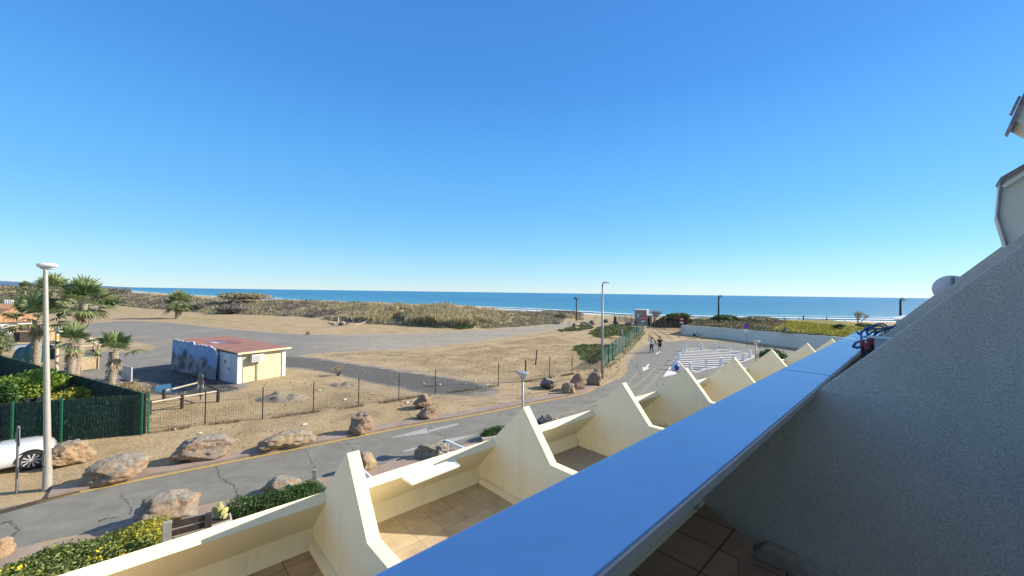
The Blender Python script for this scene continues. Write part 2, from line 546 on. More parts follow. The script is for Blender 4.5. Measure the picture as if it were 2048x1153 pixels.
# surf: broken white water along the shore, as thin sheets riding the swell
def make_foam():
    m = NT('surf_foam'); v = m.coord()
    n = m.noise(m.coord(scale=(0.10, 0.45, 1), rot=(0, 0, R(-20))), 1.0, 7, 0.7, 0.6)
    at = m.n('ShaderNodeAttribute', attribute_name='foam')
    f = m.math('MULTIPLY', m.math('ADD', m.math('SUBTRACT', n, 0.5), m.math('SUBTRACT', at.outputs['Fac'], 0.5)), 9.0, True)
    b = m.bsdf((0.82, 0.84, 0.85), 0.8, link=False)
    t = m.n('ShaderNodeBsdfTransparent')
    mx = m.n('ShaderNodeMixShader'); m.l(f, mx.inputs[0]); m.l(t.outputs[0], mx.inputs[1]); m.l(b, mx.inputs[2])
    m.l(mx.outputs[0], m.out.inputs[0])
    return m.mat
def build_foam():
    line = smooth_line([Vector((x, y, 0)) for x, y in SHORE[2:13]], 40)
    offs = np.linspace(-4, 52, 57)
    P = []; fo = []
    for i, p in enumerate(line):
        a = line[max(i - 1, 0)]; b = line[min(i + 1, len(line) - 1)]
        t = (b - a).normalized(); nn = Vector((-t.y, t.x, 0))
        if nn.y < 0 and p.x < 200: nn = -nn
        for d in offs:
            q = p + nn * float(d); P.append((q.x, q.y, 0))
    P = np.array(P); no = len(offs)
    d = np.tile(offs, len(line))
    wob = 3 * (vnoise(P[:, 0], P[:, 1], 0.03) - 0.5)
    dd = d + wob
    far = np.clip(np.hypot(P[:, 0], P[:, 1]) / 200, 0, 4)
    b1 = np.exp(-((dd - 3) / 4.5) ** 2); b2 = 0.9 * np.exp(-((dd - 16) / 3.0) ** 2); b3 = 0.62 * np.exp(-((dd - 31) / 2.2) ** 2); b4 = 0.40 * np.exp(-((dd - 44) / 1.8) ** 2)
    fo = np.maximum.reduce([b1, b2, b3 * (0.3 + vnoise(P[:, 0], P[:, 1], 0.016)), b4 * (0.2 + vnoise(P[:, 0] + 50, P[:, 1], 0.02))])
    P[:, 2] = ZSEA + 0.06 + 0.32 * np.maximum(b2, b3) + 0.10 * b1
    n = len(line)
    i, j = np.meshgrid(np.arange(n - 1), np.arange(no - 1), indexing='ij')
    a = i * no + j
    f = np.stack([a, a + no, a + no + 1, a + 1], -1).reshape(-1, 4)
    o = raw_mesh('surf', P, f, make_foam(), smooth=True)
    at = o.data.attributes.new('foam', 'FLOAT', 'POINT')
    at.data.foreach_set('value', np.clip(fo, 0, 1).astype(np.float32))
    tag(o, kind='structure')
build_foam()

# far coast
def build_hills():
    M = simple('haze_blue_wooded_hills', (0.09, 0.16, 0.27), 0.95, var=0.3, scale=0.002)  # distance haze is painted in as the hills' blue base colour
    mb = MB()
    xs = np.linspace(-16500, -9800, 90)
    base = []; top = []
    for i, x in enumerate(xs):
        y = 9500 + 0.0 * x
        e = 1 - i / 89
        h = (55 + 75 * float(vnoise(np.array([x]), np.array([3.0]), 0.0009)[0]) + 25 * float(vnoise(np.array([x]), np.array([9.0]), 0.004)[0])) * sst(np.array([e * 2.2]))[0] + 4
        base.append((x, y, -5)); top.append((x, y + 500, h))
    n = len(xs)
    back = [(x, y + 1500, -5) for x, y, z in base]
    mb.add(base + top + back, [(i, i + 1, n + i + 1, n + i) for i in range(n - 1)] + [(n + i, n + i + 1, 2 * n + i + 1, 2 * n + i) for i in range(n - 1)])
    tag(mb.build('hills', M, smooth=True), kind='structure')
build_hills()

# ------------------------------------------------------------------ sheets with ragged edges
def sheet(name, poly, mat, res, z, margin=2.0, scale=1.0, scale_far=None, holes=()):
    poly = [(p[0], p[1]) for p in poly]
    xs = [p[0] for p in poly]; ys = [p[1] for p in poly]
    gx = np.arange(min(xs) - margin, max(xs) + margin + res, res)
    gy = np.arange(min(ys) - margin, max(ys) + margin + res, res)
    X, Y = np.meshgrid(gx, gy, indexing='ij')
    P = np.stack([X.ravel(), Y.ravel()], 1)
    dd = segdist(poly, P); ins = inside(poly, P)
    sdist = np.where(ins, dd, -dd)
    for h in holes:
        hd = segdist(h, P); hi = inside(h, P)
        sdist = np.minimum(sdist, np.where(hi, -hd, hd))
    sc = scale if scale_far is None else np.interp(P[:, 1], [scale_far[0], scale_far[1]], [scale, scale_far[2]])
    ny = len(gy)
    i, j = np.meshgrid(np.arange(len(gx) - 1), np.arange(ny - 1), indexing='ij')
    a = (i * ny + j).ravel()
    f = np.stack([a, a + ny, a + ny + 1, a + 1], -1)
    mn = np.max((sdist / sc)[f], axis=1)
    f = f[mn > -1.7]
    used = np.unique(f); remap = np.zeros(len(P), int); remap[used] = np.arange(len(used))
    v = np.concatenate([P[used], np.full((len(used), 1), z)], 1)
    o = raw_mesh(name, v, remap[f], mat)
    at = o.data.attributes.new('edge', 'FLOAT', 'POINT')
    val = (sdist / sc)[used] if not np.isscalar(sc) else (sdist / sc)[used]
    at.data.foreach_set('value', val.astype(np.float32))
    return tag(o, kind='structure')

GL = lambda L, z=0.0: [G(x, y, z) for x, y in L]

far_edge_px = [(-420, 1112), (-150, 1049), (75, 1002), (210, 972), (400, 934), (610, 893), (800, 855), (950, 829), (1080, 803), (1150, 790), (1190, 777), (1232, 759), (1253, 735), (1264, 716), (1280, 700), (1292, 690)]
near_edge_px = [(-420, 1212), (-150, 1146), (0, 1110), (61, 1097), (187, 1071), (252, 1054), (389, 1021), (525, 991), (653, 959), (752, 938), (829, 917), (923, 896), (1010, 872), (1100, 849), (1250, 812), (1400, 772), (1530, 744), (1640, 724), (1745, 716)]
far_edge = smooth_line(GL(far_edge_px), 8)
near_edge = smooth_line(GL(near_edge_px), 8)
wall_base_px = [(1745, 716), (1690, 709), (1600, 697), (1500, 685), (1420, 676), (1365, 671)]
plaza_top = GL([(1740, 722), (1690, 712), (1600, 700), (1500, 689), (1420, 682), (1375, 681), (1340, 684), (1312, 688)])
road_poly = far_edge + plaza_top[::-1] + near_edge[::-1]
road = sheet('road', road_poly, M_road, 0.4, 0.0, margin=1.0, scale=0.10, scale_far=(34, 46, 1.6))

# pavements either side, 9 cm above the road
def pavement(line, side, width, name, i0, i1):
    mb = MB()
    L = line[i0:i1]
    a = offset_line(L, side * 0.02); b = offset_line(L, side * width)
    n = len(L)
    for k in range(n - 1):
        mb.add([(a[k].x, a[k].y, -0.1), (a[k].x, a[k].y, 0.085), (b[k].x, b[k].y, 0.06), (b[k].x, b[k].y, -0.1),
                (a[k + 1].x, a[k + 1].y, -0.1), (a[k + 1].x, a[k + 1].y, 0.085), (b[k + 1].x, b[k + 1].y, 0.06), (b[k + 1].x, b[k + 1].y, -0.1)],
               [(1, 5, 6, 2), (0, 4, 5, 1), (2, 6, 7, 3)])
    o = mb.build(name, M_pink)
    return tag(o, kind='structure')
pavement(far_edge, 1, 0.75, 'pavement', 17, 82)
pavement(near_edge, -1, 1.7, 'pavement', 0, 118)

# lines and markings
def line_obj(name, line, off, width, z, mat, i0, i1):
    mb = MB(); ribbon(mb, line[i0:i1], off, width, z)
    return tag(mb.build(name, mat), kind='structure')
line_obj('yellow_road_line', far_edge, -0.13, 0.12, 0.006, M_yline, 16, 80)
line_obj('yellow_road_line', far_edge, -0.13, 0.13, 0.006, M_yline, 88, 96)
line_obj('yellow_road_line', near_edge, 0.13, 0.11, 0.006, M_yline, 24, 112)

def poly_sheet(name, polys, z, mat):
    mb = MB()
    for p in polys:
        mb.add([(q[0], q[1], z) for q in p], [tuple(range(len(p)))])
    return tag(mb.build(name, mat), kind='structure')
poly_sheet('road_arrow', [GL([(778, 877), (852, 857), (858, 867)]), GL([(857, 861), (915, 847), (917, 850), (858, 865)])], 0.006, M_wfaint)
poly_sheet('road_arrow', [GL([(880, 881), (955, 869), (893, 889)]), GL([(806, 902), (890, 882), (892, 886), (808, 905)])], 0.006, M_wfaint)
poly_sheet('road_arrow', [GL([(1284.5, 734.5), (1300, 736.5), (1286.5, 743)]), GL([(1290.5, 735.2), (1296, 728.5), (1299.5, 728.8), (1295, 735.8)])], 0.006, M_wline)
poly_sheet('road_arrow', [GL([(1311.5, 709), (1314.5, 709.3), (1319, 705), (1315.5, 704.6)]), GL([(1313, 705.2), (1322, 705.6), (1319.5, 702.6)])], 0.006, M_wline)

# worn, filled seams running along the bend
for pl in ([(1190, 810), (1250, 786), (1290, 757), (1312, 735)], [(1225, 815), (1278, 790), (1322, 745), (1345, 722)], [(1075, 842), (1180, 811), (1248, 775), (1275, 745)]):
    mb = MB(); ribbon(mb, smooth_line(GL(pl), 8), 0, 0.20, 0.0035)
    tag(mb.build('road_seam', paint('seam_paint', (0.30, 0.27, 0.19), 0.95)), kind='structure')

# cracks
def crack(px, amp=0.10, width=0.035, seed=0):
    rr = random.Random(seed)
    P = smooth_line(GL(px), 4)
    out = []
    for i in range(len(P) - 1):
        for k in range(5):
            q = P[i].lerp(P[i + 1], k / 5)
            out.append(q + Vector((rr.uniform(-amp, amp), rr.uniform(-amp, amp), 0)))
    mb = MB()
    n = len(out)
    vs = []
    for i, p in enumerate(out):
        a = out[max(i - 1, 0)]; b = out[min(i + 1, n - 1)]
        t = b - a; t.z = 0
        if t.length < 1e-6: t = Vector((1, 0, 0))
        t.normalize(); wv = width * 0.62 * rr.uniform(0.2, 1.2) * (0.4 if i in (0, n - 1) else 1)
        nn = Vector((-t.y, t.x, 0)) * wv * 0.5
        vs += [(p.x - nn.x, p.y - nn.y, 0.005), (p.x + nn.x, p.y + nn.y, 0.005)]
    mb.add(vs, [(2 * i, 2 * i + 1, 2 * i + 3, 2 * i + 2) for i in range(n - 1)])
    tag(mb.build('road_crack', M_crack), kind='structure')
crack([(432, 934), (446, 960), (466, 972), (478, 995)], 0.07, 0.045, 1)
crack([(240, 985), (250, 1002), (262, 1018), (262, 1028)], 0.05, 0.035, 2)
crack([(612, 900), (622, 925), (632, 938)], 0.05, 0.03, 3)
crack([(684, 880), (705, 897), (716, 910)], 0.05, 0.03, 4)
crack([(857, 853), (872, 864), (895, 878), (930, 893)], 0.06, 0.03, 5)
crack([(0, 1050), (20, 1044), (36, 1061), (16, 1080)], 0.06, 0.04, 6)
crack([(1150, 792), (1180, 812)], 0.05, 0.04, 7)
crack([(1238, 741), (1290, 744), (1345, 749)], 0.04, 0.07, 8)
crack([(1245, 762), (1300, 766)], 0.04, 0.06, 9)
crack([(195, 1044), (215, 1037), (240, 1035)], 0.05, 0.03, 10)
crack([(1383, 690), (1384, 706), (1384, 728)], 0.03, 0.05, 11)
crack([(1262, 728), (1305, 730), (1340, 728)], 0.03, 0.05, 12)

# ------------------------------------------------------------------ old car park and tracks
park_px = [(168, 648), (250, 642), (330, 645), (450, 658), (560, 668), (690, 671), (850, 667), (980, 661), (1060, 654), (1120, 647.5), (1150, 645), (1162, 648), (1130, 654), (1060, 667), (960, 682), (880, 692), (760, 701), (640, 706), (600, 712), (700, 725), (850, 747), (950, 765), (1005, 780), (985, 792), (880, 792), (820, 783), (700, 757), (640, 742), (560, 735), (520, 760), (470, 785), (390, 792), (300, 792), (240, 772), (170, 772), (120, 760), (130, 735), (160, 700), (165, 670)]
island_px = [(170, 673), (220, 676), (270, 683), (320, 694), (300, 702), (250, 706), (200, 704), (160, 700)]
ins = GL(island_px)
strip_px = [(572, 712), (640, 718), (720, 729), (860, 750), (950, 766), (990, 780), (930, 792), (865, 790), (800, 778), (700, 757), (600, 738), (555, 735), (480, 770), (440, 786), (340, 790), (270, 784), (232, 762), (262, 738), (360, 726), (480, 720)]
pk = sheet('parking_lot', GL(park_px), M_park, 0.5, -0.004, margin=3.0, scale=0.9, holes=[[(p.x, p.y) for p in ins]])
co = np.zeros(len(pk.data.vertices) * 3); pk.data.vertices.foreach_get('co', co); co = co.reshape(-1, 3)[:, :2]
sp_ = [(p.x, p.y) for p in GL(strip_px)]
dk = segdist(sp_, co); dk = np.where(inside(sp_, co), dk, -dk)
at_ = pk.data.attributes.new('darker', 'FLOAT', 'POINT'); at_.data.foreach_set('value', dk.astype(np.float32))
pxv = 1024 + F * co[:, 0] / np.maximum(co[:, 1], 1)
sa = sst((pxv - 560) / 220) * (dk < 1.0) * (co[:, 1] > 30)
at_ = pk.data.attributes.new('sandy', 'FLOAT', 'POINT'); at_.data.foreach_set('value', sa.astype(np.float32))

# damp asphalt left of the hut, its dark colour also painting in the hut's shade
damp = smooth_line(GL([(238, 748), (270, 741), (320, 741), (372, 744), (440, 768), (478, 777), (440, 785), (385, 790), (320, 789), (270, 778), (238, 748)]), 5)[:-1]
poly_sheet('damp_shade_patch', [damp], 0.004, simple('damp_shaded_asphalt', (0.040, 0.042, 0.038), 0.7, var=0.5, scale=1.2, c2=(0.10, 0.10, 0.085)))
# puddle of water
m = NT('puddle_water'); m.bsdf((0.02, 0.03, 0.04), 0.02, spec=0.8); M_puddle = m.mat
pud = smooth_line(GL([(308, 775), (335, 768.5), (392, 765.5), (394, 777), (352, 785), (318, 785), (308, 775)]), 5)[:-1]
poly_sheet('puddle', [pud], 0.010, M_puddle)

# tyre tracks pressed into the sand by the beach entrance, gravel patch at the gap in the fence
M_track = simple('rutted_sand', (0.20, 0.155, 0.10), 0.95, var=0.3, scale=3)
for pl in ([(1296, 668), (1306, 676), (1314, 690)], [(1303, 663), (1312, 668), (1330, 685)], [(1312, 659), (1330, 668), (1345, 680)], [(1322, 657), (1340, 665), (1362, 676)], [(1299, 672), (1309, 682), (1312, 694)]):
    mb = MB(); ribbon(mb, smooth_line(GL(pl), 6), 0, 0.22, 0.008); tag(mb.build('tyre_track', M_track), kind='structure')
M_trk2 = simple('faint_track_dust', (0.30, 0.235, 0.16), 0.95, var=0.35, scale=5)
M_lt = simple('pale_track_dust', (0.36, 0.33, 0.28), 0.95, var=0.2, scale=2)
for pl in ([(770, 683), (765, 688), (775, 694), (800, 697)], [(785, 681), (778, 687), (790, 694), (820, 696)], [(745, 685), (748, 692), (770, 698)]):
    mb = MB(); ribbon(mb, smooth_line(GL(pl), 8), 0, 0.16, 0.008); tag(mb.build('tyre_track', M_lt), kind='structure')
sand_m = simple('pale_sand', (0.56, 0.45, 0.30), 0.95, var=0.18, scale=0.8, bump=0.4, bscale=20)

# wheel marks across the dry lot and verge
rt = random.Random(12)
for pl in ([(620, 712), (700, 700), (800, 706), (900, 712), (1010, 700), (1090, 684)], [(640, 716), (720, 706), (820, 713), (910, 718), (1020, 706)], [(1000, 690), (1090, 676), (1160, 662)], [(905, 800), (960, 795), (1040, 790), (1110, 782)], [(915, 806), (970, 801), (1050, 796)], [(560, 650), (620, 655), (700, 652)], [(330, 632), (430, 640), (540, 652)]):
    mb = MB(); ribbon(mb, smooth_line(GL(pl), 8), 0, 0.22, -0.001 + 0.002 * rt.random()); tag(mb.build('tyre_track', M_trk2), kind='structure')
# iron grating of the gully on the left
def grating():
    mb = MB()
    a, b_, c = G(-30, 1030), G(70, 1003), G(62, 1011)
    u = (b_ - a).normalized(); v = Vector((-u.y, u.x, 0)) * -1
    for i in range(34):
        p = a + u * (0.04 + i * 0.052)
        mb.prism([p, p + u * 0.028, p + u * 0.028 + v * 0.30, p + v * 0.30], (0, 0, 0.012))
    for k in (0, 0.15, 0.29):
        p = a + v * k
        mb.prism([p, p + u * 1.8, p + u * 1.8 + v * 0.02, p + v * 0.02], (0, 0, 0.014))
    o = mb.build('drain_grating', simple('rusted_iron', (0.12, 0.085, 0.06), 0.7, 0.4))
    tag(o, 'rusty slotted iron drain grating at the road edge', 'drain')
    poly_sheet('gully_pit', [[a, a + u * 1.8, a + u * 1.8 + v * .3, a + v * .3]], 0.004, M_crack)
grating()

# ------------------------------------------------------------------ hatched traffic island
def island_hatch():
    pts_px = [(630, 1025), (700, 955), (770, 850), (800, 800), (850, 752), (930, 738), (1020, 735), (1153, 740), (1300, 753), (1420, 775), (1500, 795), (1540, 820), (1500, 845), (1435, 868), (1330, 895), (1212, 920), (1066, 945), (907, 978), (800, 990), (760, 998)]
    P = GL([(1200 + x / 5.0125, 550 + y / 5.0125) for x, y in pts_px])
    body = P[2:-2]
    a = R(-9); ca, sa = math.cos(a), math.sin(a)
    loc = [(p.x * ca + p.y * sa, -p.x * sa + p.y * ca) for p in body]
    ymin = min(q[1] for q in loc); ymax = max(q[1] for q in loc)
    polys = []
    def span(y):
        xs = []
        for i in range(len(loc)):
            (x1, y1), (x2, y2) = loc[i], loc[(i + 1) % len(loc)]
            if (y1 > y) != (y2 > y): xs.append((x2 - x1) * (y - y1) / (y2 - y1) + x1)
        return (min(xs), max(xs)) if len(xs) >= 2 else None
    y = ymin + 0.45
    while y < ymax - 0.3:
        s0, s1 = span(y), span(y + 0.46)
        if s0 and s1:
            q = [(s0[0], y), (s0[1], y), (s1[1], y + 0.46), (s1[0], y + 0.46)]
            polys.append([(u * ca - v * sa, u * sa + v * ca) for u, v in q])
        y += 1.20
    poly_sheet('hatched_road_marking', polys, 0.012, M_wline)
    ring = smooth_line([P[i] for i in list(range(2, len(P) - 2)) + [2]], 4)
    mb = MB(); ribbon(mb, ring, 0, 0.14, 0.016)
    tag(mb.build('hatched_marking_border', M_wline), kind='structure')
    tipx = [(630, 1025), (705, 915), (715, 960), (770, 985), (760, 998)]
    poly_sheet('hatched_marking_tip', [GL([(1200 + x / 5.0125, 550 + y / 5.0125) for x, y in tipx])], 0.008, M_wline)
    poly_sheet('island_surface', [[(p.x, p.y) for p in body]], 0.0045, simple('island_tarmac', (0.10, 0.10, 0.105), 0.9, var=0.25, scale=2))
island_hatch()
# ================================================================== OUR BUILDING
def render_mat(name, c, bs=0.5, scale=130.0, var=0.10, c2=None, spk=0.93):
    m = NT(name); v = m.coord()
    n1 = m.noise(v, 0.8, 5, 0.6); n2 = m.noise(v, scale, 4, 0.65); st = m.noise(m.coord(scale=(3, 3, 0.35)), 1.2, 5, 0.65)
    col = m.ramp(n1, [(0.3, tuple(x * (1 - var) for x in c)), (0.7, c2 or c)])
    col = m.mix(m.ramp(st, [(0.52, 0.0), (0.78, 0.30)]), col, tuple(x * 0.62 for x in c))
    blot = m.noise(v, 2.6, 6, 0.7, 0.8)
    col = m.mix(m.ramp(blot, [(0.60, 0.0), (0.74, 0.16)]), col, tuple(x * 0.55 for x in c))
    sm = m.vor(v, 7.0); col = m.mix(m.ramp(sm, [(0.012, 0.5), (0.03, 0.0)]), col, (0.12, 0.10, 0.08))
    col = m.mix(1.0, col, m.ramp(n2, [(0.35, spk), (0.6, 1.05)]), 'MULTIPLY')
    m.bsdf(col, 0.92, spec=0.2, normal=m.bump(n2, bs, 0.008))
    return m.mat
M_cream = render_mat('cream_render', (0.93, 0.85, 0.62), 0.25, 60, 0.05)
M_rough = render_mat('grey_roughcast', (0.80, 0.765, 0.69), 0.9, 140, 0.16, None, 0.62)
M_soffit = render_mat('pale_render', (0.86, 0.80, 0.68), 0.3, 60, 0.12)
m = NT('blue_coping_metal'); v = m.coord()
n1 = m.noise(v, 2.2, 5, 0.6, 0.4)
col = m.ramp(n1, [(0.3, (0.24, 0.48, 0.86)), (0.7, (0.27, 0.53, 0.92))])
spots = m.vor(v, 5.5); sp = m.ramp(spots, [(0.016, 0.85), (0.026, 0.0)])
col = m.mix(sp, col, (0.03, 0.03, 0.03))
dst = m.noise(m.coord(scale=(0.8, 4.0, 1), rot=(0, 0, -math.atan2(D.y, D.x))), 2.0, 6, 0.7, 0.5)
col = m.mix(m.ramp(dst, [(0.50, 0.0), (0.75, 0.25)]), col, (0.22, 0.33, 0.52))
fs_ = m.noise(v, 22, 4, 0.7); col = m.mix(m.ramp(fs_, [(0.62, 0.0), (0.75, 0.25)]), col, (0.14, 0.18, 0.26))
# damp streaks towards the far end
sx = m.n('ShaderNodeSeparateXYZ'); m.l(v, sx.inputs[0])
wetn = m.noise(m.coord(scale=(1.2, 1.2, 1)), 3.0, 5, 0.6, 0.6)
far_f = m.math('MULTIPLY', m.math('SUBTRACT', sx.outputs[0], 3.3), 0.6, True)
wet = m.math('MULTIPLY', m.ramp(wetn, [(0.50, 0.0), (0.58, 1.0)]), far_f)
col = m.mix(m.math('MULTIPLY', wet, 0.55), col, (0.09, 0.15, 0.30))
rg = m.mix(wet, (0.30, 0.30, 0.30), (0.12, 0.12, 0.12))
m.bsdf(col, rg, spec=0.5, normal=m.bump(m.noise(v, 160, 3, 0.6), 0.05, 0.002), coat=0.0)
M_coping = m.mat

def tile_mat(name, c, joint, size=0.40):
    m = NT(name); v = m.coord(rot=(0, 0, -math.atan2(D.y, D.x)))
    br = m.n('ShaderNodeTexBrick'); m.l(v, br.inputs['Vector'])
    br.offset = 0; br.squash = 1
    br.inputs['Scale'].default_value = 1.0
    br.inputs['Brick Width'].default_value = size; br.inputs['Row Height'].default_value = size
    br.inputs['Mortar Size'].default_value = 0.006; br.inputs['Mortar Smooth'].default_value = 0.2
    br.inputs['Color1'].default_value = (*c, 1); br.inputs['Color2'].default_value = (*[x * 0.84 for x in c], 1)
    br.inputs['Mortar'].default_value = (*joint, 1)
    nz = m.noise(v, 3.0, 5, 0.65)
    col = m.mix(1.0, br.outputs[0], m.ramp(nz, [(0.3, 0.78), (0.7, 1.12)]), 'MULTIPLY')
    m.bsdf(col, 0.6, spec=0.35, normal=m.bump(br.outputs['Fac'], -0.4, 0.004))
    return m.mat
M_tile = tile_mat('terracotta_tile', (0.50, 0.37, 0.24), (0.06, 0.04, 0.03))
M_tile2 = tile_mat('cream_tile', (0.56, 0.46, 0.32), (0.30, 0.235, 0.16), 0.50)
M_tile3 = tile_mat('old_brown_tile', (0.42, 0.27, 0.20), (0.07, 0.05, 0.045), 0.30)
M_white = simple('white_plastic', (0.82, 0.83, 0.84), 0.4, var=0.04)

bld = thing('apartment_building', 'cream terraced apartment building with triangular partition fins and blue coping', 'building', (0, 0, 0))

H = 2.35
ZT = CAMH - H
TIPS = [(693, 907), (1046, 815), (1244.5, 767), (1370, 737), (1468, 716), (1543, 700), (1614, 687)]
tips = [TN(G(x, y, ZT)) for x, y in TIPS]
tips = [(tips[0][0] - 3.55, tips[0][1] + 0.06)] + tips + [(tips[-1][0] + 3.7, tips[-1][1] - 0.5)]

def fin_profile(sc=1.0, kink=0.755, kz=-0.93, back=-3.6, floor=-2.35):
    # (s outwards, dz) of the vertical partition; apex at 0,0
    return [(0, 0), (0.93, -0.905), (1.75, -1.72), (1.50, -2.30), (1.35, floor), (back, floor), (back, kz), (-kink, kz)]

def make_fin(t, n0, z0, th, mat, parent, prof, name='partition_fin'):
    mb = MB()
    mb.prism([B(t, n0 + s, z0 + dz) for s, dz in prof], D * th)
    return mb.build(name, mat, parent, bevel=0.006)

for k, (t, n0) in enumerate(tips):
    make_fin(t, n0, ZT, 0.185, M_cream, bld, fin_profile())

def par_prof():
    return [(0.812, -1.03), (0.923, -0.905), (1.72, -1.72), (1.48, -2.29), (1.30, -2.29), (1.32, -2.03), (1.47, -1.72)]
FLOORS = [M_tile, M_tile2, None, None, M_tile2, M_tile2, M_tile2, M_tile2]
for k in range(len(tips) - 1):
    (t0, n0), (t1, n1) = tips[k], tips[k + 1]
    A = [B(t0 + 0.186, n0 + s, ZT + z) for s, z in par_prof()]
    Bp = [B(t1 - 0.001, n1 + s, ZT + z) for s, z in par_prof()]
    mb = MB(); mb.loft(A, Bp)
    mb.build('terrace_parapet', M_cream, bld)
    mb = MB()
    zf = CAMH - 4.36
    q = [B(t0 + 0.186, n0 + 1.33, zf), B(t1 - 0.001, n1 + 1.33, zf), B(t1 - 0.001, n1 - 3.5, zf), B(t0 + 0.186, n0 - 3.5, zf)]
    mb.prism([(p.x, p.y, p.z - 0.10) for p in q], (0, 0, 0.10))
    fm = FLOORS[k]
    if fm is None:
        fm = simple('roof_gravel' if k == 2 else 'dark_soil', (0.34, 0.30, 0.25) if k == 2 else (0.10, 0.075, 0.05), 0.95, var=0.6, scale=38, bump=1.0, bscale=38)
    mb.build('terrace_floor', fm, bld)
    # skirting kerb along the far partition
    mb = MB()
    c0 = [B(t1 - 0.10, n1 + 1.30, zf), B(t1 - 0.002, n1 + 1.30, zf), B(t1 - 0.002, n1 - 3.4, zf), B(t1 - 0.10, n1 - 3.4, zf)]
    mb.prism(c0, (0, 0, 0.13)); mb.build('terrace_kerb', M_cream, bld, bevel=0.006)
# ground-storey wall under the terraces
mb = MB()
for k in range(len(tips) - 1):
    (t0, n0), (t1, n1) = tips[k], tips[k + 1]
    mb.prism([B(t0, n0 + 1.30, 0), B(t1, n1 + 1.30, 0), B(t1, n1 - 3.6, 0), B(t0, n0 - 3.6, 0)], (0, 0, 2.14))
mb.build('ground_storey_wall', M_cream, bld)
# facade wall behind the lower terraces, below our own balcony
mb = MB(); mb.prism([B(-9, 1.15, 0), B(30, 0.2, 0), B(30, -4.5, 0), B(-9, -2.5, 0)], (0, 0, 4.62))
mb.build('middle_storey_wall', M_cream, bld)

# ---- our own balcony
M_fascia = simple('coping_fascia', (0.42, 0.41, 0.42), 0.6, var=0.1)
HC = 0.60
zc = CAMH - HC
def cop(t0, t1, nm):
    mb = MB()
    mb.prism([B(t0, 0.795, zc - 0.004), B(t0, 0.795, zc - 0.07), B(t0, 0.765, zc - 0.07), B(t0, 0.765, zc - 0.03), B(t0, 0.479, zc - 0.03), B(t0, 0.479, zc - 0.0045), B(t0, 0.48, zc), B(t0, 0.787, zc)][::1], D * (t1 - t0))
    o = mb.build(nm, M_coping, bld)
    mb = MB(); mb.prism([B(t0, 0.468, zc - 0.004), B(t0, 0.468, zc - 0.034), B(t0, 0.478, zc - 0.034), B(t0, 0.478, zc - 0.006), B(t0, 0.4715, zc - 0.006), B(t0, 0.4715, zc - 0.004)], D * (t1 - t0)); mb.build('coping_fascia', M_fascia, bld)
    return o
ts = TN(G(1664, 752, zc))[0]
cop(-3.0, ts - 0.016, 'balcony_coping'); cop(ts + 0.016, 9.2, 'balcony_coping')
# slanted parapet under the coping
pp = [(0.50, -0.64), (0.765, -0.64), (1.52, -1.42), (1.36, -1.85), (1.15, -1.85), (1.17, -1.64), (1.25, -1.42)]
mb = MB(); mb.loft([B(-3, a, CAMH + b) for a, b in pp], [B(9.2, a, CAMH + b) for a, b in pp])
mb.build('balcony_parapet', M_soffit, bld)
# our partition fins
def our_fin(t, mat, th=0.15):
    prof = [(0.47, -0.62), (-0.36, 0.29), (-1.40, 1.42), (-2.2, 0.5), (-3.4, 0.5), (-3.4, -2.0), (1.15, -2.0), (1.19, -1.64), (1.27, -1.42)]
    mb = MB(); mb.prism([B(t, a, CAMH + b) for a, b in prof], D * th)
    return mb.build('partition_fin', mat, bld, bevel=0.008)
our_fin(3.2, M_rough); our_fin(6.7, M_rough); our_fin(10.2, M_rough); our_fin(-0.9 - 1.2, M_rough)
# tiled ledge and lower floor
mb = MB()
zl = CAMH - 1.64
P1 = G(1407, 1003, zl); P2 = G(1506, 1088, zl); P3 = G(1440, 1156, zl)
e = (P3 - P2).normalized()
q = [B(3.199, 1.17, zl), P2, P2 + e * 4.6, B(TN(P2 + e * 4.6)[0], 1.17, zl)]
mb.prism([(p.x, p.y, zl - 0.2) for p in q], (0, 0, 0.2)); mb.build('tiled_ledge', M_tile3, bld)
mb = MB(); mb.prism([B(-3, 1.16, zl - 0.30), B(9.2, 1.16, zl - 0.30), B(9.2, -3.3, zl - 0.30), B(-3, -3.3, zl - 0.30)], (0, 0, 0.13)); mb.build('balcony_floor', M_tile3, bld)
# sloping skirting against the fin
ks = [FP(1506, 1088, 2.95), FP(1640, 1098, 3.05), FP(1821, 1150, 3.05)]
mb = MB()
zk = zl - 0.17
prof = [(0.84, 0.0), (0.74, 0.10), (0.4, 0.06), (-0.2, 0.04), (-3.2, 0.04), (-3.2, 0.0)]
mb.prism([B(3.06, a, zk + b) for a, b in prof], D * 0.139); mb.build('fin_skirting', simple('grimy_skirting', (0.34, 0.32, 0.29), 0.9, var=0.3, scale=5), bld, bevel=0.01)

# upper storeys: set back behind the photographer, they shade this balcony
mb = MB(); mb.prism([B(-12, -3.0, 4.7), B(24, -3.3, 4.7), B(24, -12, 4.7), B(-12, -12, 4.7)], (0, 0, 6.7))
mb.build('upper_storey_wall', M_cream, bld)
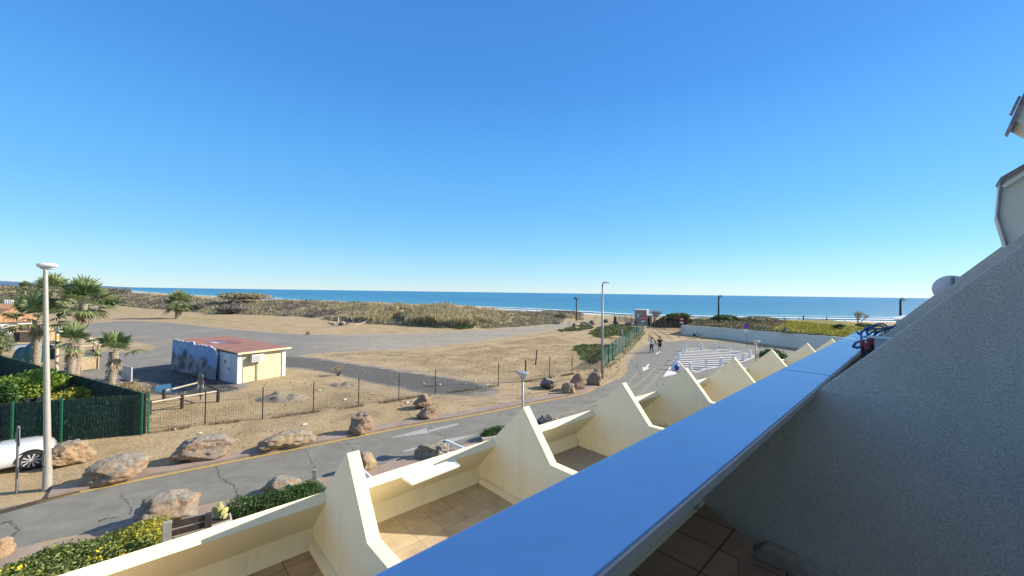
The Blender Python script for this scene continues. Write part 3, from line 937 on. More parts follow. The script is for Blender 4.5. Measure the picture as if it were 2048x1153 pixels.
# the two higher balconies that jut into the picture on the right
def upper_balcony(t, px, depth, mat):
    P = [FP(x + 7, y, t) for x, y in px]
    mb = MB(); mb.prism([B(t, a, b) for a, b in P], D * depth)
    return mb.build('upper_balcony', mat, bld, bevel=0.01)
def upper_strip(t, px, depth, nm, mat, grow=0.0):
    P = [FP(x + 7, y, t) for x, y in px]
    mb = MB(); mb.prism([B(t, a, b) for a, b in P], D * depth)
    return mb.build(nm, mat, bld)
M_edge = simple('weathered_edge_trim', (0.27, 0.23, 0.24), 0.8, var=0.3, scale=5)
upper_balcony(9.0, [(1997, 360), (1990, 432), (2009, 494), (2027, 500), (2060, 470), (2300, 420), (2300, 200), (2060, 318)], 0.5, M_soffit)
upper_strip(8.95, [(1994, 355), (1999, 362), (2120, 292), (2118, 284)], 0.6, 'balcony_edge', M_edge)
upper_strip(8.95, [(1994, 355), (1987, 432), (2007, 495), (2028, 501), (2026, 497), (2010, 491), (1991, 431), (1998, 360)], 0.06, 'balcony_edge', M_edge)
upper_strip(8.93, [(1996, 372), (2002, 376), (2140, 292), (2135, 284)], 0.03, 'balcony_moulding', M_soffit)
upper_balcony(9.0, [(2022, 243), (2060, 262), (2300, 300), (2300, 0), (2075, 112)], 0.5, M_soffit)
upper_strip(8.95, [(2014, 246), (2020, 252), (2066, 160), (2100, 60), (2094, 56), (2058, 150)], 0.6, 'balcony_edge', M_edge)
upper_strip(8.9, [(2022, 208), (2030, 192), (2036, 194), (2028, 210)], 0.5, 'gutter_bracket', M_edge)
# window frame leaning out below the upper balcony
upper_strip(8.6, [(2030, 487), (2046, 448), (2052, 450), (2037, 491)], 0.04, 'shutter_frame', M_white)
# ================================================================== OBJECTS
M_pole = simple('galvanised_pole', (0.43, 0.415, 0.36), 0.55, 0.2, var=0.08)
M_poleg = simple('grey_pole', (0.25, 0.26, 0.25), 0.5, 0.3, var=0.08)
M_lampw = simple('cream_lamp_shell', (0.78, 0.74, 0.64), 0.4, var=0.05)
M_glass = simple('milky_glass', (0.55, 0.58, 0.58), 0.15, var=0.05)
M_green = simple('green_fence_paint', (0.016, 0.10, 0.075), 0.5, var=0.2)
M_black = simple('black_metal', (0.02, 0.02, 0.022), 0.55)
M_wood = simple('weathered_wood', (0.36, 0.27, 0.17), 0.85, var=0.3, scale=9, bump=0.4)
M_woodd = simple('dark_stained_wood', (0.045, 0.035, 0.03), 0.8, var=0.4, scale=7, bump=0.4)
M_woodl = simple('pale_sunbleached_wood', (0.58, 0.50, 0.37), 0.85, var=0.25, scale=7, bump=0.4)
M_red = simple('sign_red', (0.55, 0.02, 0.025), 0.4, var=0.03)
M_blue = simple('sign_blue', (0.02, 0.07, 0.45), 0.4, var=0.03)
M_alu = simple('sign_back_alu', (0.42, 0.44, 0.45), 0.45, 0.5, var=0.1)
M_signw = simple('sign_white', (0.8, 0.8, 0.78), 0.4, var=0.03)

# ------------------------------------------------------------------ boulders
def rock_mat(name, grey=0.5, tint=(0.40, 0.235, 0.135), dark=(0.13, 0.115, 0.10)):
    m = NT(name); v = m.coord()
    n = m.noise(v, 1.5, 6, 0.65, 0.6); n2 = m.noise(v, 7.0, 6, 0.7); n3 = m.noise(v, 30, 4, 0.7)
    geo = m.n('ShaderNodeNewGeometry'); s = m.n('ShaderNodeSeparateXYZ'); m.l(geo.outputs['Normal'], s.inputs[0])
    lich = m.math('ADD', m.math('MULTIPLY', s.outputs[2], 0.42), m.math('SUBTRACT', n, 0.5 + 0.30 * (1 - grey)))
    lf = m.math('MULTIPLY', m.math('SUBTRACT', lich, 0.02), 6.0, True)
    o = m.ramp(n2, [(0.34, tuple(x * 0.38 for x in tint)), (0.5, tint), (0.7, tuple(min(1, x * 1.35) for x in tint))])
    g = m.ramp(n2, [(0.32, dark), (0.52, (0.27, 0.245, 0.21)), (0.68, (0.42, 0.395, 0.35))])
    c = m.mix(lf, o, g)
    c = m.mix(1.0, c, m.ramp(n3, [(0.3, 0.62), (0.65, 1.18)]), 'MULTIPLY')
    c = m.mix(0.34, c, (0.36, 0.325, 0.26))
    h = m.math('ADD', m.math('MULTIPLY', n2, 0.7), m.math('MULTIPLY', n3, 0.3))
    m.bsdf(c, 0.92, spec=0.2, normal=m.bump(h, 1.0, 0.09))
    return m.mat
RM = {'mix': rock_mat('lichened_sandstone', 0.75), 'orange': rock_mat('orange_sandstone', 0.35, (0.45, 0.27, 0.13)),
      'grey': rock_mat('grey_limestone', 1.1, (0.40, 0.27, 0.17)), 'red': rock_mat('red_brown_rock', 0.05, (0.34, 0.19, 0.12)),
      'dark': rock_mat('dark_basalt', 0.9, (0.10, 0.075, 0.06), (0.05, 0.045, 0.045)), 'tan': rock_mat('tan_sandstone', 0.35, (0.44, 0.30, 0.16))}

def rock(px0, px1, pyt, pyb, kind, label, seed, zf=1.0, peak=0.0, rz=None, dfac=0.75, group='boulders along the road', zbase=0.03, rugged=1.0, cat='boulder'):
    cx = (px0 + px1) / 2
    # foot of the boulder: the visible bottom edge is its near rim
    near = G(cx, pyb, zbase)
    Wd = (G(px1, pyb).x - G(px0, pyb).x)
    dep = Wd * dfac
    c = near + Vector((near.x, near.y, 0)).normalized() * dep * 0.42
    top = AT(cx, pyt, c.y + dep * 0.15)
    hgt = max(0.25, (top.z - zbase)) * zf * 1.05
    rr = random.Random(seed)
    bm = bmesh.new()
    bmesh.ops.create_icosphere(bm, subdivisions=5 if Wd > 0.8 else 4, radius=1)
    planes = []
    for i in range(11):
        d = Vector((rr.gauss(0, 1), rr.gauss(0, 1), rr.gauss(0, 0.8))).normalized()
        planes.append((d, rr.uniform(0.60, 0.90)))
    ox = rr.uniform(0, 50)
    for vtx in bm.verts:
        p = vtx.co.copy()
        for d, k in planes:
            q = p.dot(d)
            if q > k: p -= d * (q - k) * 0.95
        lo = max(0.0, min(1.0, (0.05 - p.z) / 0.8)); p.x *= 1 + 0.42 * lo; p.y *= 1 + 0.42 * lo
        n = mnoise.fractal(p * 1.4 + Vector((ox, 0, 0)), 0.9, 2.0, 4) * 0.13 * rugged
        n += (abs(mnoise.noise(p * 3.1 + Vector((0, ox, 0)))) - 0.25) * 0.13 * rugged
        n += mnoise.noise(p * 9 + Vector((0, 0, ox))) * 0.028 * rugged
        p += vtx.co.normalized() * n
        if peak: p.z *= 1 + peak * p.x
        vtx.co = p
    xs = [v_.co.x for v_ in bm.verts]; zs = [v_.co.z for v_ in bm.verts]
    sx = Wd / (max(xs) - min(xs)); zmn, zmx = min(zs), max(zs)
    az = rz if rz is not None else -math.atan2(near.x, near.y)
    me = bpy.data.meshes.new('boulder')
    mid = (max(xs) + min(xs)) / 2
    for vtx in bm.verts:
        z = (vtx.co.z - zmn) / (zmx - zmn)
        vtx.co = Vector(((vtx.co.x - mid) * sx, vtx.co.y * dep / 1.8, z * hgt * 1.10 - 0.10 * hgt))
    bm.to_mesh(me); bm.free(); me.shade_smooth()
    me.materials.append(RM[kind])
    o = bpy.data.objects.new('boulder', me); COL.objects.link(o)
    o.location = (c.x, c.y, zbase); o.rotation_euler = (0, 0, az)
    return tag(o, label, cat, group)

rock(104, 179, 880, 932, 'orange', 'bright orange pointed boulder right beside the tall pale lamp post', 1, peak=0.25, dfac=0.8)
rock(180, 289, 906, 966, 'mix', 'low blocky boulder with creased grey top, second from the lamp post on the verge', 2, zf=0.95, dfac=0.55)
rock(352, 459, 871, 925, 'mix', 'large rounded grey and orange boulder on the verge below the wooden rail fence', 3, dfac=0.6)
rock(521, 628, 860, 901, 'tan', 'long flat brown boulder lying on the pinkish verge', 4, dfac=0.5, rugged=1.3)
rock(697, 749, 821, 869, 'red', 'upright reddish rough boulder standing alone between flat boulder and rock pair', 5, zf=0.88)
rock(826, 863, 788, 818, 'red', 'rear red brown boulder of the touching pair near the fence gap', 6)
rock(832, 875, 812, 840, 'red', 'front red brown boulder of the touching pair near the fence gap', 7)
rock(1079, 1115, 757, 778, 'dark', 'low dark brown boulder left of the rock cluster on the bend', 8, zf=1.1)
rock(1137, 1171, 751, 781, 'red', 'tallest twisted red brown boulder of the cluster on the bend', 9, zf=1.2)
rock(1121, 1151, 767, 788, 'orange', 'small orange knobbly boulder at the front of the cluster on the bend', 10, zf=1.1)
rock(1173, 1203, 746, 771, 'red', 'angular brown boulder beside the foot of the slim far lamp post', 11, zf=1.1)
rock(1187, 1201, 737, 749, 'red', 'little round reddish rock behind the slim far lamp post', 12)
rock(251, 388, 983, 1064, 'mix', 'biggest boulder, grey ridged top and orange flank, on the near kerb by the dark gate', 13, peak=0.15, dfac=0.55, zf=0.95)
rock(526, 601, 952, 991, 'mix', 'smooth oval boulder behind the clipped green hedge', 14, dfac=0.6, rugged=0.6)
rock(708, 753, 903, 949, 'tan', 'golden pitted boulder peeping past the first triangular partition', 15, rugged=1.2)
rock(827, 897, 885, 921, 'grey', 'dark grey pitted boulder beside the worn road arrows', 16, dfac=0.6, rugged=1.3)
rock(1073, 1120, 828, 850, 'grey', 'grey brown ridged boulder just above the second terrace parapet', 17, rugged=1.4)
rock(-32, 18, 1073, 1122, 'orange', 'pale orange boulder cut by the left edge of the picture on the near kerb', 18)
g2 = 'dark rocks by the beach entrance'
rock(1178, 1192, 641, 649, 'dark', 'dark rock left of the driftwood tripod at the beach entrance', 20, group=g2)
rock(1206, 1218, 638, 645.5, 'dark', 'rounded dark rock right of the far lamp pole at the beach entrance', 21, group=g2)
rock(1226, 1238, 641, 648, 'dark', 'dark rock in front of the short pillar at the beach entrance', 22, group=g2)
rock(1250, 1264, 645, 651, 'dark', 'low dark rock nearest the small stone building', 23, group=g2)
rock(1160, 1180, 644, 652, 'grey', 'greyish rock at the end of the sandy track by the beach entrance', 24, group=g2)
rock(1108, 1122, 641, 648.5, 'grey', 'greyish rock at the foot of the last dune shrub', 25, group=g2)
rock(612, 624, 663, 669, 'red', 'small dark stone lying alone at the far car park edge', 26, group='stones on the bare ground')
rock(676, 692, 643, 651, 'grey', 'pale broken stone beside the driftwood heap at the dune foot', 27, group='stones on the bare ground')

# ------------------------------------------------------------------ foliage generators
def leaf_quads(centers, normals, size, aspect=0.45, jitter=0.3):
    """one pointed leaf (quad) per centre, random roll"""
    n = len(centers)
    a = normals / (np.linalg.norm(normals, axis=1, keepdims=True) + 1e-9)
    r = rng.normal(size=(n, 3))
    u = np.cross(a, r); u /= (np.linalg.norm(u, axis=1, keepdims=True) + 1e-9)
    w_ = np.cross(a, u)
    s = (size * (1 + jitter * rng.normal(size=n)))[:, None]
    c = centers
    v = np.stack([c - u * s * 0.5, c + w_ * s * aspect * 0.5, c + u * s * 0.5, c - w_ * s * aspect * 0.5], 1).reshape(-1, 3)
    f = np.arange(n * 4).reshape(n, 4)
    return v, f

def bush_points(c, r, n, lumps=9, seed=0, shell=0.55):
    """points in an uneven lumpy crown"""
    rg = np.random.default_rng(seed)
    c = np.array(c); r = np.array(r)
    lc = rg.normal(size=(lumps, 3)); lc /= np.linalg.norm(lc, axis=1, keepdims=True)
    lc[:, 2] = np.abs(lc[:, 2]) * 0.9 - 0.15
    lc = lc * rg.uniform(0.35, 0.68, (lumps, 1))
    lr = rg.uniform(0.30, 0.52, lumps)
    k = rg.integers(0, lumps, n)
    d = rg.normal(size=(n, 3)); d /= np.linalg.norm(d, axis=1, keepdims=True)
    rad = lr[k] * (shell + (1 - shell) * rg.random(n)) * (1 + 0.18 * rg.normal(size=n))
    p = lc[k] + d * rad[:, None]
    p[:, 2] = np.maximum(p[:, 2], -0.95)
    nrm = d + 0.8 * rg.normal(size=(n, 3)); nrm[:, 2] += 0.3
    return c + p * r, nrm

def bush(name, label, cat, c, r, n, size, mat, group=None, seed=0, stem=True, lumps=9, aspect=0.45, flowers=None):
    c = Vector(c)
    root = thing(name, label, cat, (c.x, c.y, c.z - r[2]), 0, group)
    p, nn = bush_points(c, r, n, lumps, seed)
    p[:, 2] = np.maximum(p[:, 2], c.z - r[2] + 0.02)
    v, f = leaf_quads(p, nn, size, aspect)
    raw_mesh('foliage', v, f, mat, root)
    if flowers is not None:
        p, nn = bush_points(c, [x * 1.04 for x in r], flowers[0], lumps, seed, 0.97)
        p = p[p[:, 2] > c.z]
        v, f = leaf_quads(p, nn[:len(p)], flowers[1], 0.8)
        raw_mesh('flowers', v, f, flowers[2], root)
    if stem:
        mb = MB(); rr = random.Random(seed)
        for i in range(7):
            a = rr.uniform(0, 6.28); e = Vector((math.cos(a) * r[0] * .5, math.sin(a) * r[1] * .5, r[2] * rr.uniform(0.6, 1.3)))
            b0 = Vector((c.x, c.y, c.z - r[2] - 0.02))
            mb.tube([b0, b0 + e * 0.5 + Vector((0, 0, .1)), b0 + e], [0.05 * r[2] + .01, 0.03 * r[2] + .008, 0.008], 5)
        mb.build('stem', M_woodd, root)
    return root

def stuff_blades(name, P, h, w_, mat, lean=0.25, curve=True):
    """upright blades at ground points"""
    n = len(P)
    az = rng.uniform(0, 2 * math.pi, n); ln = rng.normal(size=n) * lean
    hh = h * rng.uniform(0.5, 1.3, n) if np.isscalar(h) else h * rng.uniform(0.6, 1.2, n)
    ww = (w_ * rng.uniform(0.6, 1.3, n))[:, None]
    u = np.stack([np.cos(az), np.sin(az), np.zeros(n)], 1)
    la = rng.uniform(0, 2 * math.pi, n)
    d = np.stack([np.cos(la) * ln, np.sin(la) * ln, np.ones(n)], 1)
    top = P + d * hh[:, None]
    mid = P + d * hh[:, None] * 0.55 + np.stack([np.cos(la), np.sin(la), np.zeros(n)], 1) * (-0.06 * hh)[:, None]
    v = np.stack([P - u * ww / 2, P + u * ww / 2, mid + u * ww * 0.4, top, mid - u * ww * 0.4], 1)
    f = np.arange(n * 5).reshape(n, 5)
    o = raw_mesh(name, v.reshape(-1, 3), f, mat)
    return o

F_dune = foliage('dune_scrub_leaf', [(0.11, 0.10, 0.08), (0.25, 0.22, 0.155), (0.36, 0.32, 0.20), (0.27, 0.26, 0.14), (0.52, 0.45, 0.29)], 0.12)
F_purp = foliage('grey_shrub_leaf', [(0.10, 0.088, 0.082), (0.20, 0.175, 0.155), (0.32, 0.285, 0.235)], 0.1)
F_reed = foliage('reed_leaf', [(0.24, 0.20, 0.11), (0.44, 0.38, 0.21), (0.60, 0.53, 0.33), (0.34, 0.32, 0.17)], 0.3)
F_ice = foliage('ice_plant_leaf', [(0.035, 0.075, 0.022), (0.07, 0.13, 0.035), (0.14, 0.19, 0.05), (0.20, 0.12, 0.05)], 0.15)
F_icey = foliage('yellow_ice_plant_leaf', [(0.10, 0.17, 0.02), (0.28, 0.33, 0.03), (0.48, 0.42, 0.04), (0.42, 0.19, 0.04)], 0.2)
F_hedge = foliage('hedge_leaf', [(0.02, 0.055, 0.015), (0.05, 0.11, 0.025), (0.10, 0.19, 0.045)], 0.2, 0.4)
F_bright = foliage('bright_shrub_leaf', [(0.13, 0.22, 0.03), (0.28, 0.40, 0.06), (0.45, 0.54, 0.12)], 0.4)
F_yel = foliage('yellow_green_leaf', [(0.16, 0.20, 0.03), (0.36, 0.36, 0.06), (0.52, 0.47, 0.10)], 0.3)
F_olive = foliage('olive_leaf', [(0.10, 0.13, 0.07), (0.20, 0.24, 0.13), (0.32, 0.35, 0.21)], 0.2)
F_flow = foliage('yellow_flower', [(0.75, 0.55, 0.02), (0.85, 0.68, 0.05)], 0.2)
F_straw = foliage('straw_blade', [(0.14, 0.11, 0.05), (0.36, 0.28, 0.15), (0.60, 0.49, 0.29)], 0.2)
F_scr = foliage('green_screen_needle', [(0.012, 0.045, 0.03), (0.028, 0.085, 0.055), (0.055, 0.14, 0.09)], 0.1)

# ------------------------------------------------------------------ dune vegetation (one mass nobody could count)
def dune_scrub():
    n = 7500
    px = rng.uniform(60, 1165, n)
    yb = np.interp(px, dune_px, dune_Yb)
    Y = yb + rng.uniform(0, 1, n) ** 1.15 * np.interp(px, [60, 400, 1165], [75, 55, 32]) - 1.0
    X = (px - 1024) / F * Y
    P = np.stack([X, Y], 1)
    ds = segdist(SHORE, P, closed=False)
    clump = vnoise(X, Y, 0.10) + 0.6 * vnoise(X + 30, Y, 0.3)
    ok = (ds > 17) & (clump > np.where(px > 980, 0.36, 0.48)) & ~((px > 1125) & (Y < 96))
    X, Y = X[ok], Y[ok]; Z = height(X, Y); n = len(X); px = px[ok]
    rad = rng.uniform(0.45, 1.15, n) * np.interp(px, [60, 500, 1165], [1.7, 1.15, 0.85])
    hgt = rad * rng.uniform(0.45, 0.85, n)
    m_ = 46
    d = rng.normal(size=(n, m_, 3)); d /= np.linalg.norm(d, axis=2, keepdims=True); d[:, :, 2] = np.abs(d[:, :, 2])
    rr_ = 0.6 + 0.5 * rng.random((n, m_, 1))
    c = np.stack([X, Y, Z - 0.08], 1)[:, None, :] + d * rr_ * np.stack([rad, rad, hgt], 1)[:, None, :]
    nn = d + 0.7 * rng.normal(size=d.shape)
    sz = np.repeat(rad * 0.30, m_)
    purple = vnoise(X * 1.0, Y, 0.13) > 0.62
    pk = np.repeat(purple, m_)
    c = c.reshape(-1, 3); nn = nn.reshape(-1, 3)
    for nm, mk, mt in (('dune_scrub', ~pk, F_dune), ('grey_dune_scrub', pk, F_purp)):
        v, f = leaf_quads(c[mk], nn[mk], sz[mk], 0.5)
        o = raw_mesh(nm, v, f, mt)
        tag(o, 'low dry scrub covering the dunes in front of the sea' if nm == 'dune_scrub' else 'greyish purple low shrubs scattered through the dune scrub', 'dune scrub', kind='stuff')
dune_scrub()

def reeds():
    n = 13000
    px = np.concatenate([rng.uniform(655, 1000, n), rng.normal(880, 55, 6000)])
    yb = np.interp(px, dune_px, dune_Yb)
    Y = yb + rng.uniform(0.5, 22, len(px)); X = (px - 1024) / F * Y
    k = vnoise(X, Y, 0.16)
    ok = (k > 0.44) & (px > 650) & (px < 1000)
    X, Y, px = X[ok], Y[ok], px[ok]
    Z = height(X, Y)
    hh = np.interp(px, [650, 700, 780, 870, 930, 1000], [0.8, 1.5, 1.5, 2.3, 1.9, 0.8]) * (0.55 + 0.7 * vnoise(X, Y, 0.5))
    o = stuff_blades('reeds', np.stack([X, Y, Z - 0.05], 1), hh, 0.13, F_reed, 0.16)
    tag(o, 'tall pale yellow reeds growing on the dune crest', 'reeds', kind='stuff')
    # leaves along the stems
    n2 = len(X) * 3
    k = rng.integers(0, len(X), n2)
    c = np.stack([X[k] + rng.normal(size=n2) * 0.15, Y[k] + rng.normal(size=n2) * 0.15, Z[k] + hh[k] * rng.uniform(0.15, 0.95, n2)], 1)
    nn = rng.normal(size=(n2, 3))
    v, f = leaf_quads(c, nn, np.full(n2, 0.34), 0.28)
    tag(raw_mesh('reed_leaves', v, f, F_reed), 'loose leaves of the tall pale reeds on the dune crest', 'reeds', kind='stuff')
    # plumes
    k = rng.integers(0, len(X), 160); mb = MB()
    for i in k:
        b0 = Vector((X[i], Y[i], Z[i] + hh[i] * 0.8)); h = 0.5 + 0.5 * rnd.random()
        mb.tube([b0, b0 + Vector((rnd.uniform(-.08, .08), 0, h * .55)), b0 + Vector((rnd.uniform(-.15, .2), 0, h))], [0.025, 0.10, 0.02], 4)
    tag(mb.build('reed_plumes', simple('reed_plume', (0.22, 0.17, 0.11), 0.9)), 'brown feathery plumes above the reeds against the sea', 'reeds', kind='stuff')
reeds()

def far_scrub():
    # inland scrub on the far left, and behind the hamlet
    n = 2600
    px = rng.uniform(-260, 235, n); Y = 60 * (520 / 60) ** rng.random(n)
    X = (px - 1024) / F * Y
    P = np.stack([X, Y], 1); ds = segdist(SHORE, P, closed=False)
    cl = vnoise(X, Y, 0.035) + 0.5 * vnoise(X, Y, 0.12)
    park = [(p.x, p.y) for p in GL(park_px)]
    ok = (ds > 20) & ~inside(park, P) & (cl > 0.68) & (Y > np.interp(px, [-260, 0, 130, 200, 235], [60, 60, 95, 120, 125]))
    X, Y = X[ok], Y[ok]; Z = height(X, Y); n = len(X)
    rad = rng.uniform(0.6, 2.0, n) * np.interp(Y, [60, 500], [0.8, 3.5]); m_ = 70
    d = rng.normal(size=(n, m_, 3)); d /= np.linalg.norm(d, axis=2, keepdims=True); d[:, :, 2] = np.abs(d[:, :, 2])
    c = np.stack([X, Y, Z], 1)[:, None, :] + d * (0.6 + 0.5 * rng.random((n, m_, 1))) * np.stack([rad, rad, rad * 0.55], 1)[:, None, :]
    v, f = leaf_quads(c.reshape(-1, 3), (d + 0.7 * rng.normal(size=d.shape)).reshape(-1, 3), np.repeat(rad * 0.30, m_), 0.5)
    o = raw_mesh('inland_scrub', v, f, foliage('inland_scrub_leaf', [(0.06, 0.07, 0.04), (0.13, 0.14, 0.08), (0.24, 0.22, 0.14)], 0.1))
    tag(o, 'olive scrub spread over the flat land on the far left', 'scrub', kind='stuff')
far_scrub()

def px_scatter(poly_px, n, z=0.0):
    """ground points spread evenly over the ground area of a pixel polygon"""
    poly = [(p.x, p.y) for p in GL(poly_px, z)]
    xs = [p[0] for p in poly]; ys = [p[1] for p in poly]
    P = np.stack([rng.uniform(min(xs), max(xs), n), rng.uniform(min(ys), max(ys), n)], 1)
    return P[inside(poly, P)], poly

# straw litter on the verge and the enclosed lot
def straw():
    P1, _ = px_scatter([(0, 1000), (75, 990), (300, 950), (600, 888), (850, 845), (1060, 800), (1180, 770), (1195, 740), (990, 775), (870, 795), (520, 842), (300, 872), (90, 900), (0, 930)], 60000)
    cl = vnoise(P1[:, 0], P1[:, 1], 0.9) + 0.5 * vnoise(P1[:, 0], P1[:, 1], 3.1)
    P1 = P1[cl > 0.62]
    road_xy = [(p[0], p[1]) for p in road_poly]
    dd = segdist(road_xy, P1); P1 = P1[(dd > 1.1) & ~inside(road_xy, P1)]
    P2, _ = px_scatter([(290, 868), (520, 838), (870, 790), (1175, 738), (1200, 700), (1100, 672), (900, 700), (800, 720), (960, 768), (860, 788), (700, 760), (575, 740), (470, 775), (420, 800), (300, 800)], 120000)
    cl = vnoise(P2[:, 0], P2[:, 1], 0.7) + 0.5 * vnoise(P2[:, 0], P2[:, 1], 2.3)
    P2 = P2[cl > 0.60]
    park = [(p.x, p.y) for p in GL(park_px)]; P2 = P2[~inside(park, P2)]
    P = np.concatenate([P1, P2])
    hb = np.interp(P[:, 1], [12, 45], [0.045, 0.11])
    o = stuff_blades('dry_grass', np.concatenate([P, np.full((len(P), 1), -0.03)], 1), hb, 0.016, F_straw, 1.5)
    w0 = np.interp(P[:, 1], [12, 45], [0.012, 0.035])
    tag(o, 'short dry straw grass over the sandy verge and lot', 'dry grass', kind='stuff')
straw()

def ice_patch(name, poly_px, n, mat, label, size=0.16, zf=None, h=0.16):
    P, poly = px_scatter(poly_px, n)
    dd = segdist(poly, P)
    k = (dd + 0.8 * vnoise(P[:, 0], P[:, 1], 0.8)) > 0.55
    P = P[k]
    gapn = vnoise(P[:, 0] + 7, P[:, 1], 0.55); P = P[gapn > 0.22]
    z = height(P[:, 0], P[:, 1]) if zf is None else zf(P[:, 0], P[:, 1])
    z = z + rng.random(len(P)) * h * (0.4 + vnoise(P[:, 0], P[:, 1], 1.2))
    nn = rng.normal(size=(len(P), 3)); nn[:, 2] = np.abs(nn[:, 2]) + 0.6
    v, f = leaf_quads(np.concatenate([P, z[:, None]], 1), nn, np.full(len(P), size), 0.5)
    return tag(raw_mesh(name, v, f, mat), label, 'ground cover', kind='stuff')
ice_patch('ice_plant', [(1140, 694), (1160, 690), (1215, 689), (1240, 690), (1215, 720), (1200, 728), (1180, 730), (1155, 716)], 16000, F_ice, 'dark green creeping mat at the corner of the green mesh fence')
ice_patch('ice_plant', [(1172, 668), (1200, 652), (1245, 651), (1284, 658), (1262, 672), (1228, 679), (1190, 676)], 26000, F_ice, 'reddish green creeping mat on the sand behind the green mesh fence', 0.22)
ice_patch('ice_plant', [(1112, 662), (1150, 652), (1185, 651), (1188, 658), (1150, 663), (1120, 665)], 14000, F_ice, 'green creeping strip around the two pale stakes', 0.22)
ice_patch('ice_plant', [(903, 654), (925, 646), (955, 643), (962, 650), (945, 658), (912, 660)], 9000, F_hedge, 'dark green creeping patch at the foot of the dune', 0.22, h=0.5)
# weeds under the green mesh fence
P, _ = px_scatter([(1208, 738), (1220, 727), (1245, 702), (1286, 664), (1292, 668), (1262, 702), (1240, 722), (1218, 742)], 14000)
o = raw_mesh('fence_weeds', *leaf_quads(np.concatenate([P, (rng.random(len(P)) * 0.4)[:, None]], 1), rng.normal(size=(len(P), 3)), np.full(len(P), 0.17), 0.5), F_hedge)
tag(o, 'green weeds along the foot of the green mesh fence', 'weeds', kind='stuff')
P, _ = px_scatter([(225, 770), (300, 782), (300, 800), (240, 800)], 3500)
tag(stuff_blades('tall_dry_grass', np.concatenate([P, np.zeros((len(P), 1))], 1), 0.38, 0.02, F_straw, 0.35), 'taller dry grass between the palm and the puddle', 'dry grass', kind='stuff')
P, _ = px_scatter([(655, 762), (700, 745), (720, 752), (690, 768)], 500)
bush('dead_shrub', 'single dead brown shrub in the fenced lot', 'shrub', G(676, 752) + Vector((0, 0, 0.45)), (0.7, 0.6, 0.5), 900, 0.10, F_straw, seed=31, aspect=0.15)

wfl = GL([(300, 866), (410, 850), (525, 839), (626, 825), (717, 813), (797, 801), (860, 791)])
wf2 = GL([(900, 786), (996, 772), (1099, 756), (1144, 749), (1180, 740)])
PP = []
for L_ in (wfl, wf2):
    a_ = np.array([(p.x, p.y) for p in L_]); k_ = rng.random(2600) * (len(a_) - 1.001); i_ = k_.astype(int); f_ = (k_ - i_)[:, None]
    q_ = a_[i_] * (1 - f_) + a_[i_ + 1] * f_ + rng.normal(size=(2600, 2)) * 0.09
    PP.append(q_[vnoise(q_[:, 0], q_[:, 1], 1.6) > 0.45])
PP = np.concatenate(PP)
tag(stuff_blades('fence_grass', np.concatenate([PP, np.full((len(PP), 1), -0.02)], 1), 0.14, 0.018, foliage('brown_dead_grass', [(0.10, 0.075, 0.045), (0.22, 0.17, 0.10), (0.36, 0.28, 0.17)], .1), 0.7), 'brown dead grass caught along the foot of the wire fence', 'dry grass', kind='stuff')
# named dune bushes that stand out
def px_bush(px0, px1, pyt, pyb, label, mat, n, size, seed, zf=1.0, Yadd=0, group=None, base=None, name='dune_bush', cat='bush', lumps=10, **kw):
    cx = (px0 + px1) / 2
    if base is None:
        g = G(cx, pyb); Yc = g.y + Yadd
    else: Yc = base
    W = (px1 - px0) / F * Yc
    c = AT(cx, (pyt + pyb) / 2, Yc); top = AT(cx, pyt, Yc); bot = AT(cx, pyb, Yc)
    rz_ = (top.z - bot.z) / 2 * zf
    return bush(name, label, cat, (c.x, c.y, bot.z + rz_), (W / 2, W / 2 * 0.8, rz_), n, size, mat, group, seed, lumps=lumps, **kw)
gb = 'bushes standing out of the dune scrub'
px_bush(440, 545, 583, 606, 'large rounded olive bush on the dune skyline', F_dune, 9000, 0.55, 41, base=122, group=gb, lumps=16)
px_bush(205, 262, 574, 592, 'brownish dome bush on the skyline right of the tall palms', F_purp, 5000, 0.6, 42, base=190, group=gb, lumps=12)
px_bush(425, 502, 609, 629, 'dark grey flat bush at the dune foot below the skyline bush', F_purp, 6000, 0.4, 43, base=101, group=gb, lumps=12)
px_bush(202, 238, 596, 616, 'dark green bush between the tall palms and the lone palm', F_hedge, 3000, 0.4, 44, base=118, group=gb)
px_bush(372, 412, 604, 623, 'grey bush just right of the lone palm', F_purp, 3000, 0.35, 45, base=110, group=gb)
px_bush(1100, 1140, 622, 646, 'last grey green bush where the dune ends at the track', F_dune, 4000, 0.3, 46, base=94, group=gb)
px_bush(1514, 1586, 695, 737, 'glossy dark green bush between the plaza lamp and the terrace partitions', F_hedge, 5000, 0.16, 47, base=28.5, name='garden_bush', lumps=13)

# enclosure planting left
px_bush(-10, 126, 733, 815, 'big bright green rounded bush inside the green screen fence', F_bright, 16000, 0.14, 51, base=19.8, name='garden_bush', lumps=18)
px_bush(100, 195, 770, 815, 'yellowish leafy bush at the foot of the palms behind the screen', F_yel, 3500, 0.17, 52, base=20.0, name='garden_bush', lumps=12)
px_bush(-60, 28, 645, 745, 'pale olive green tree cut by the left edge of the picture', F_olive, 9000, 0.18, 53, base=30, name='olive_tree', cat='tree', lumps=14)
px_bush(-20, 40, 760, 830, 'dark green bush at the left edge behind the screen fence', F_hedge, 4000, 0.14, 54, base=18.3, name='garden_bush')

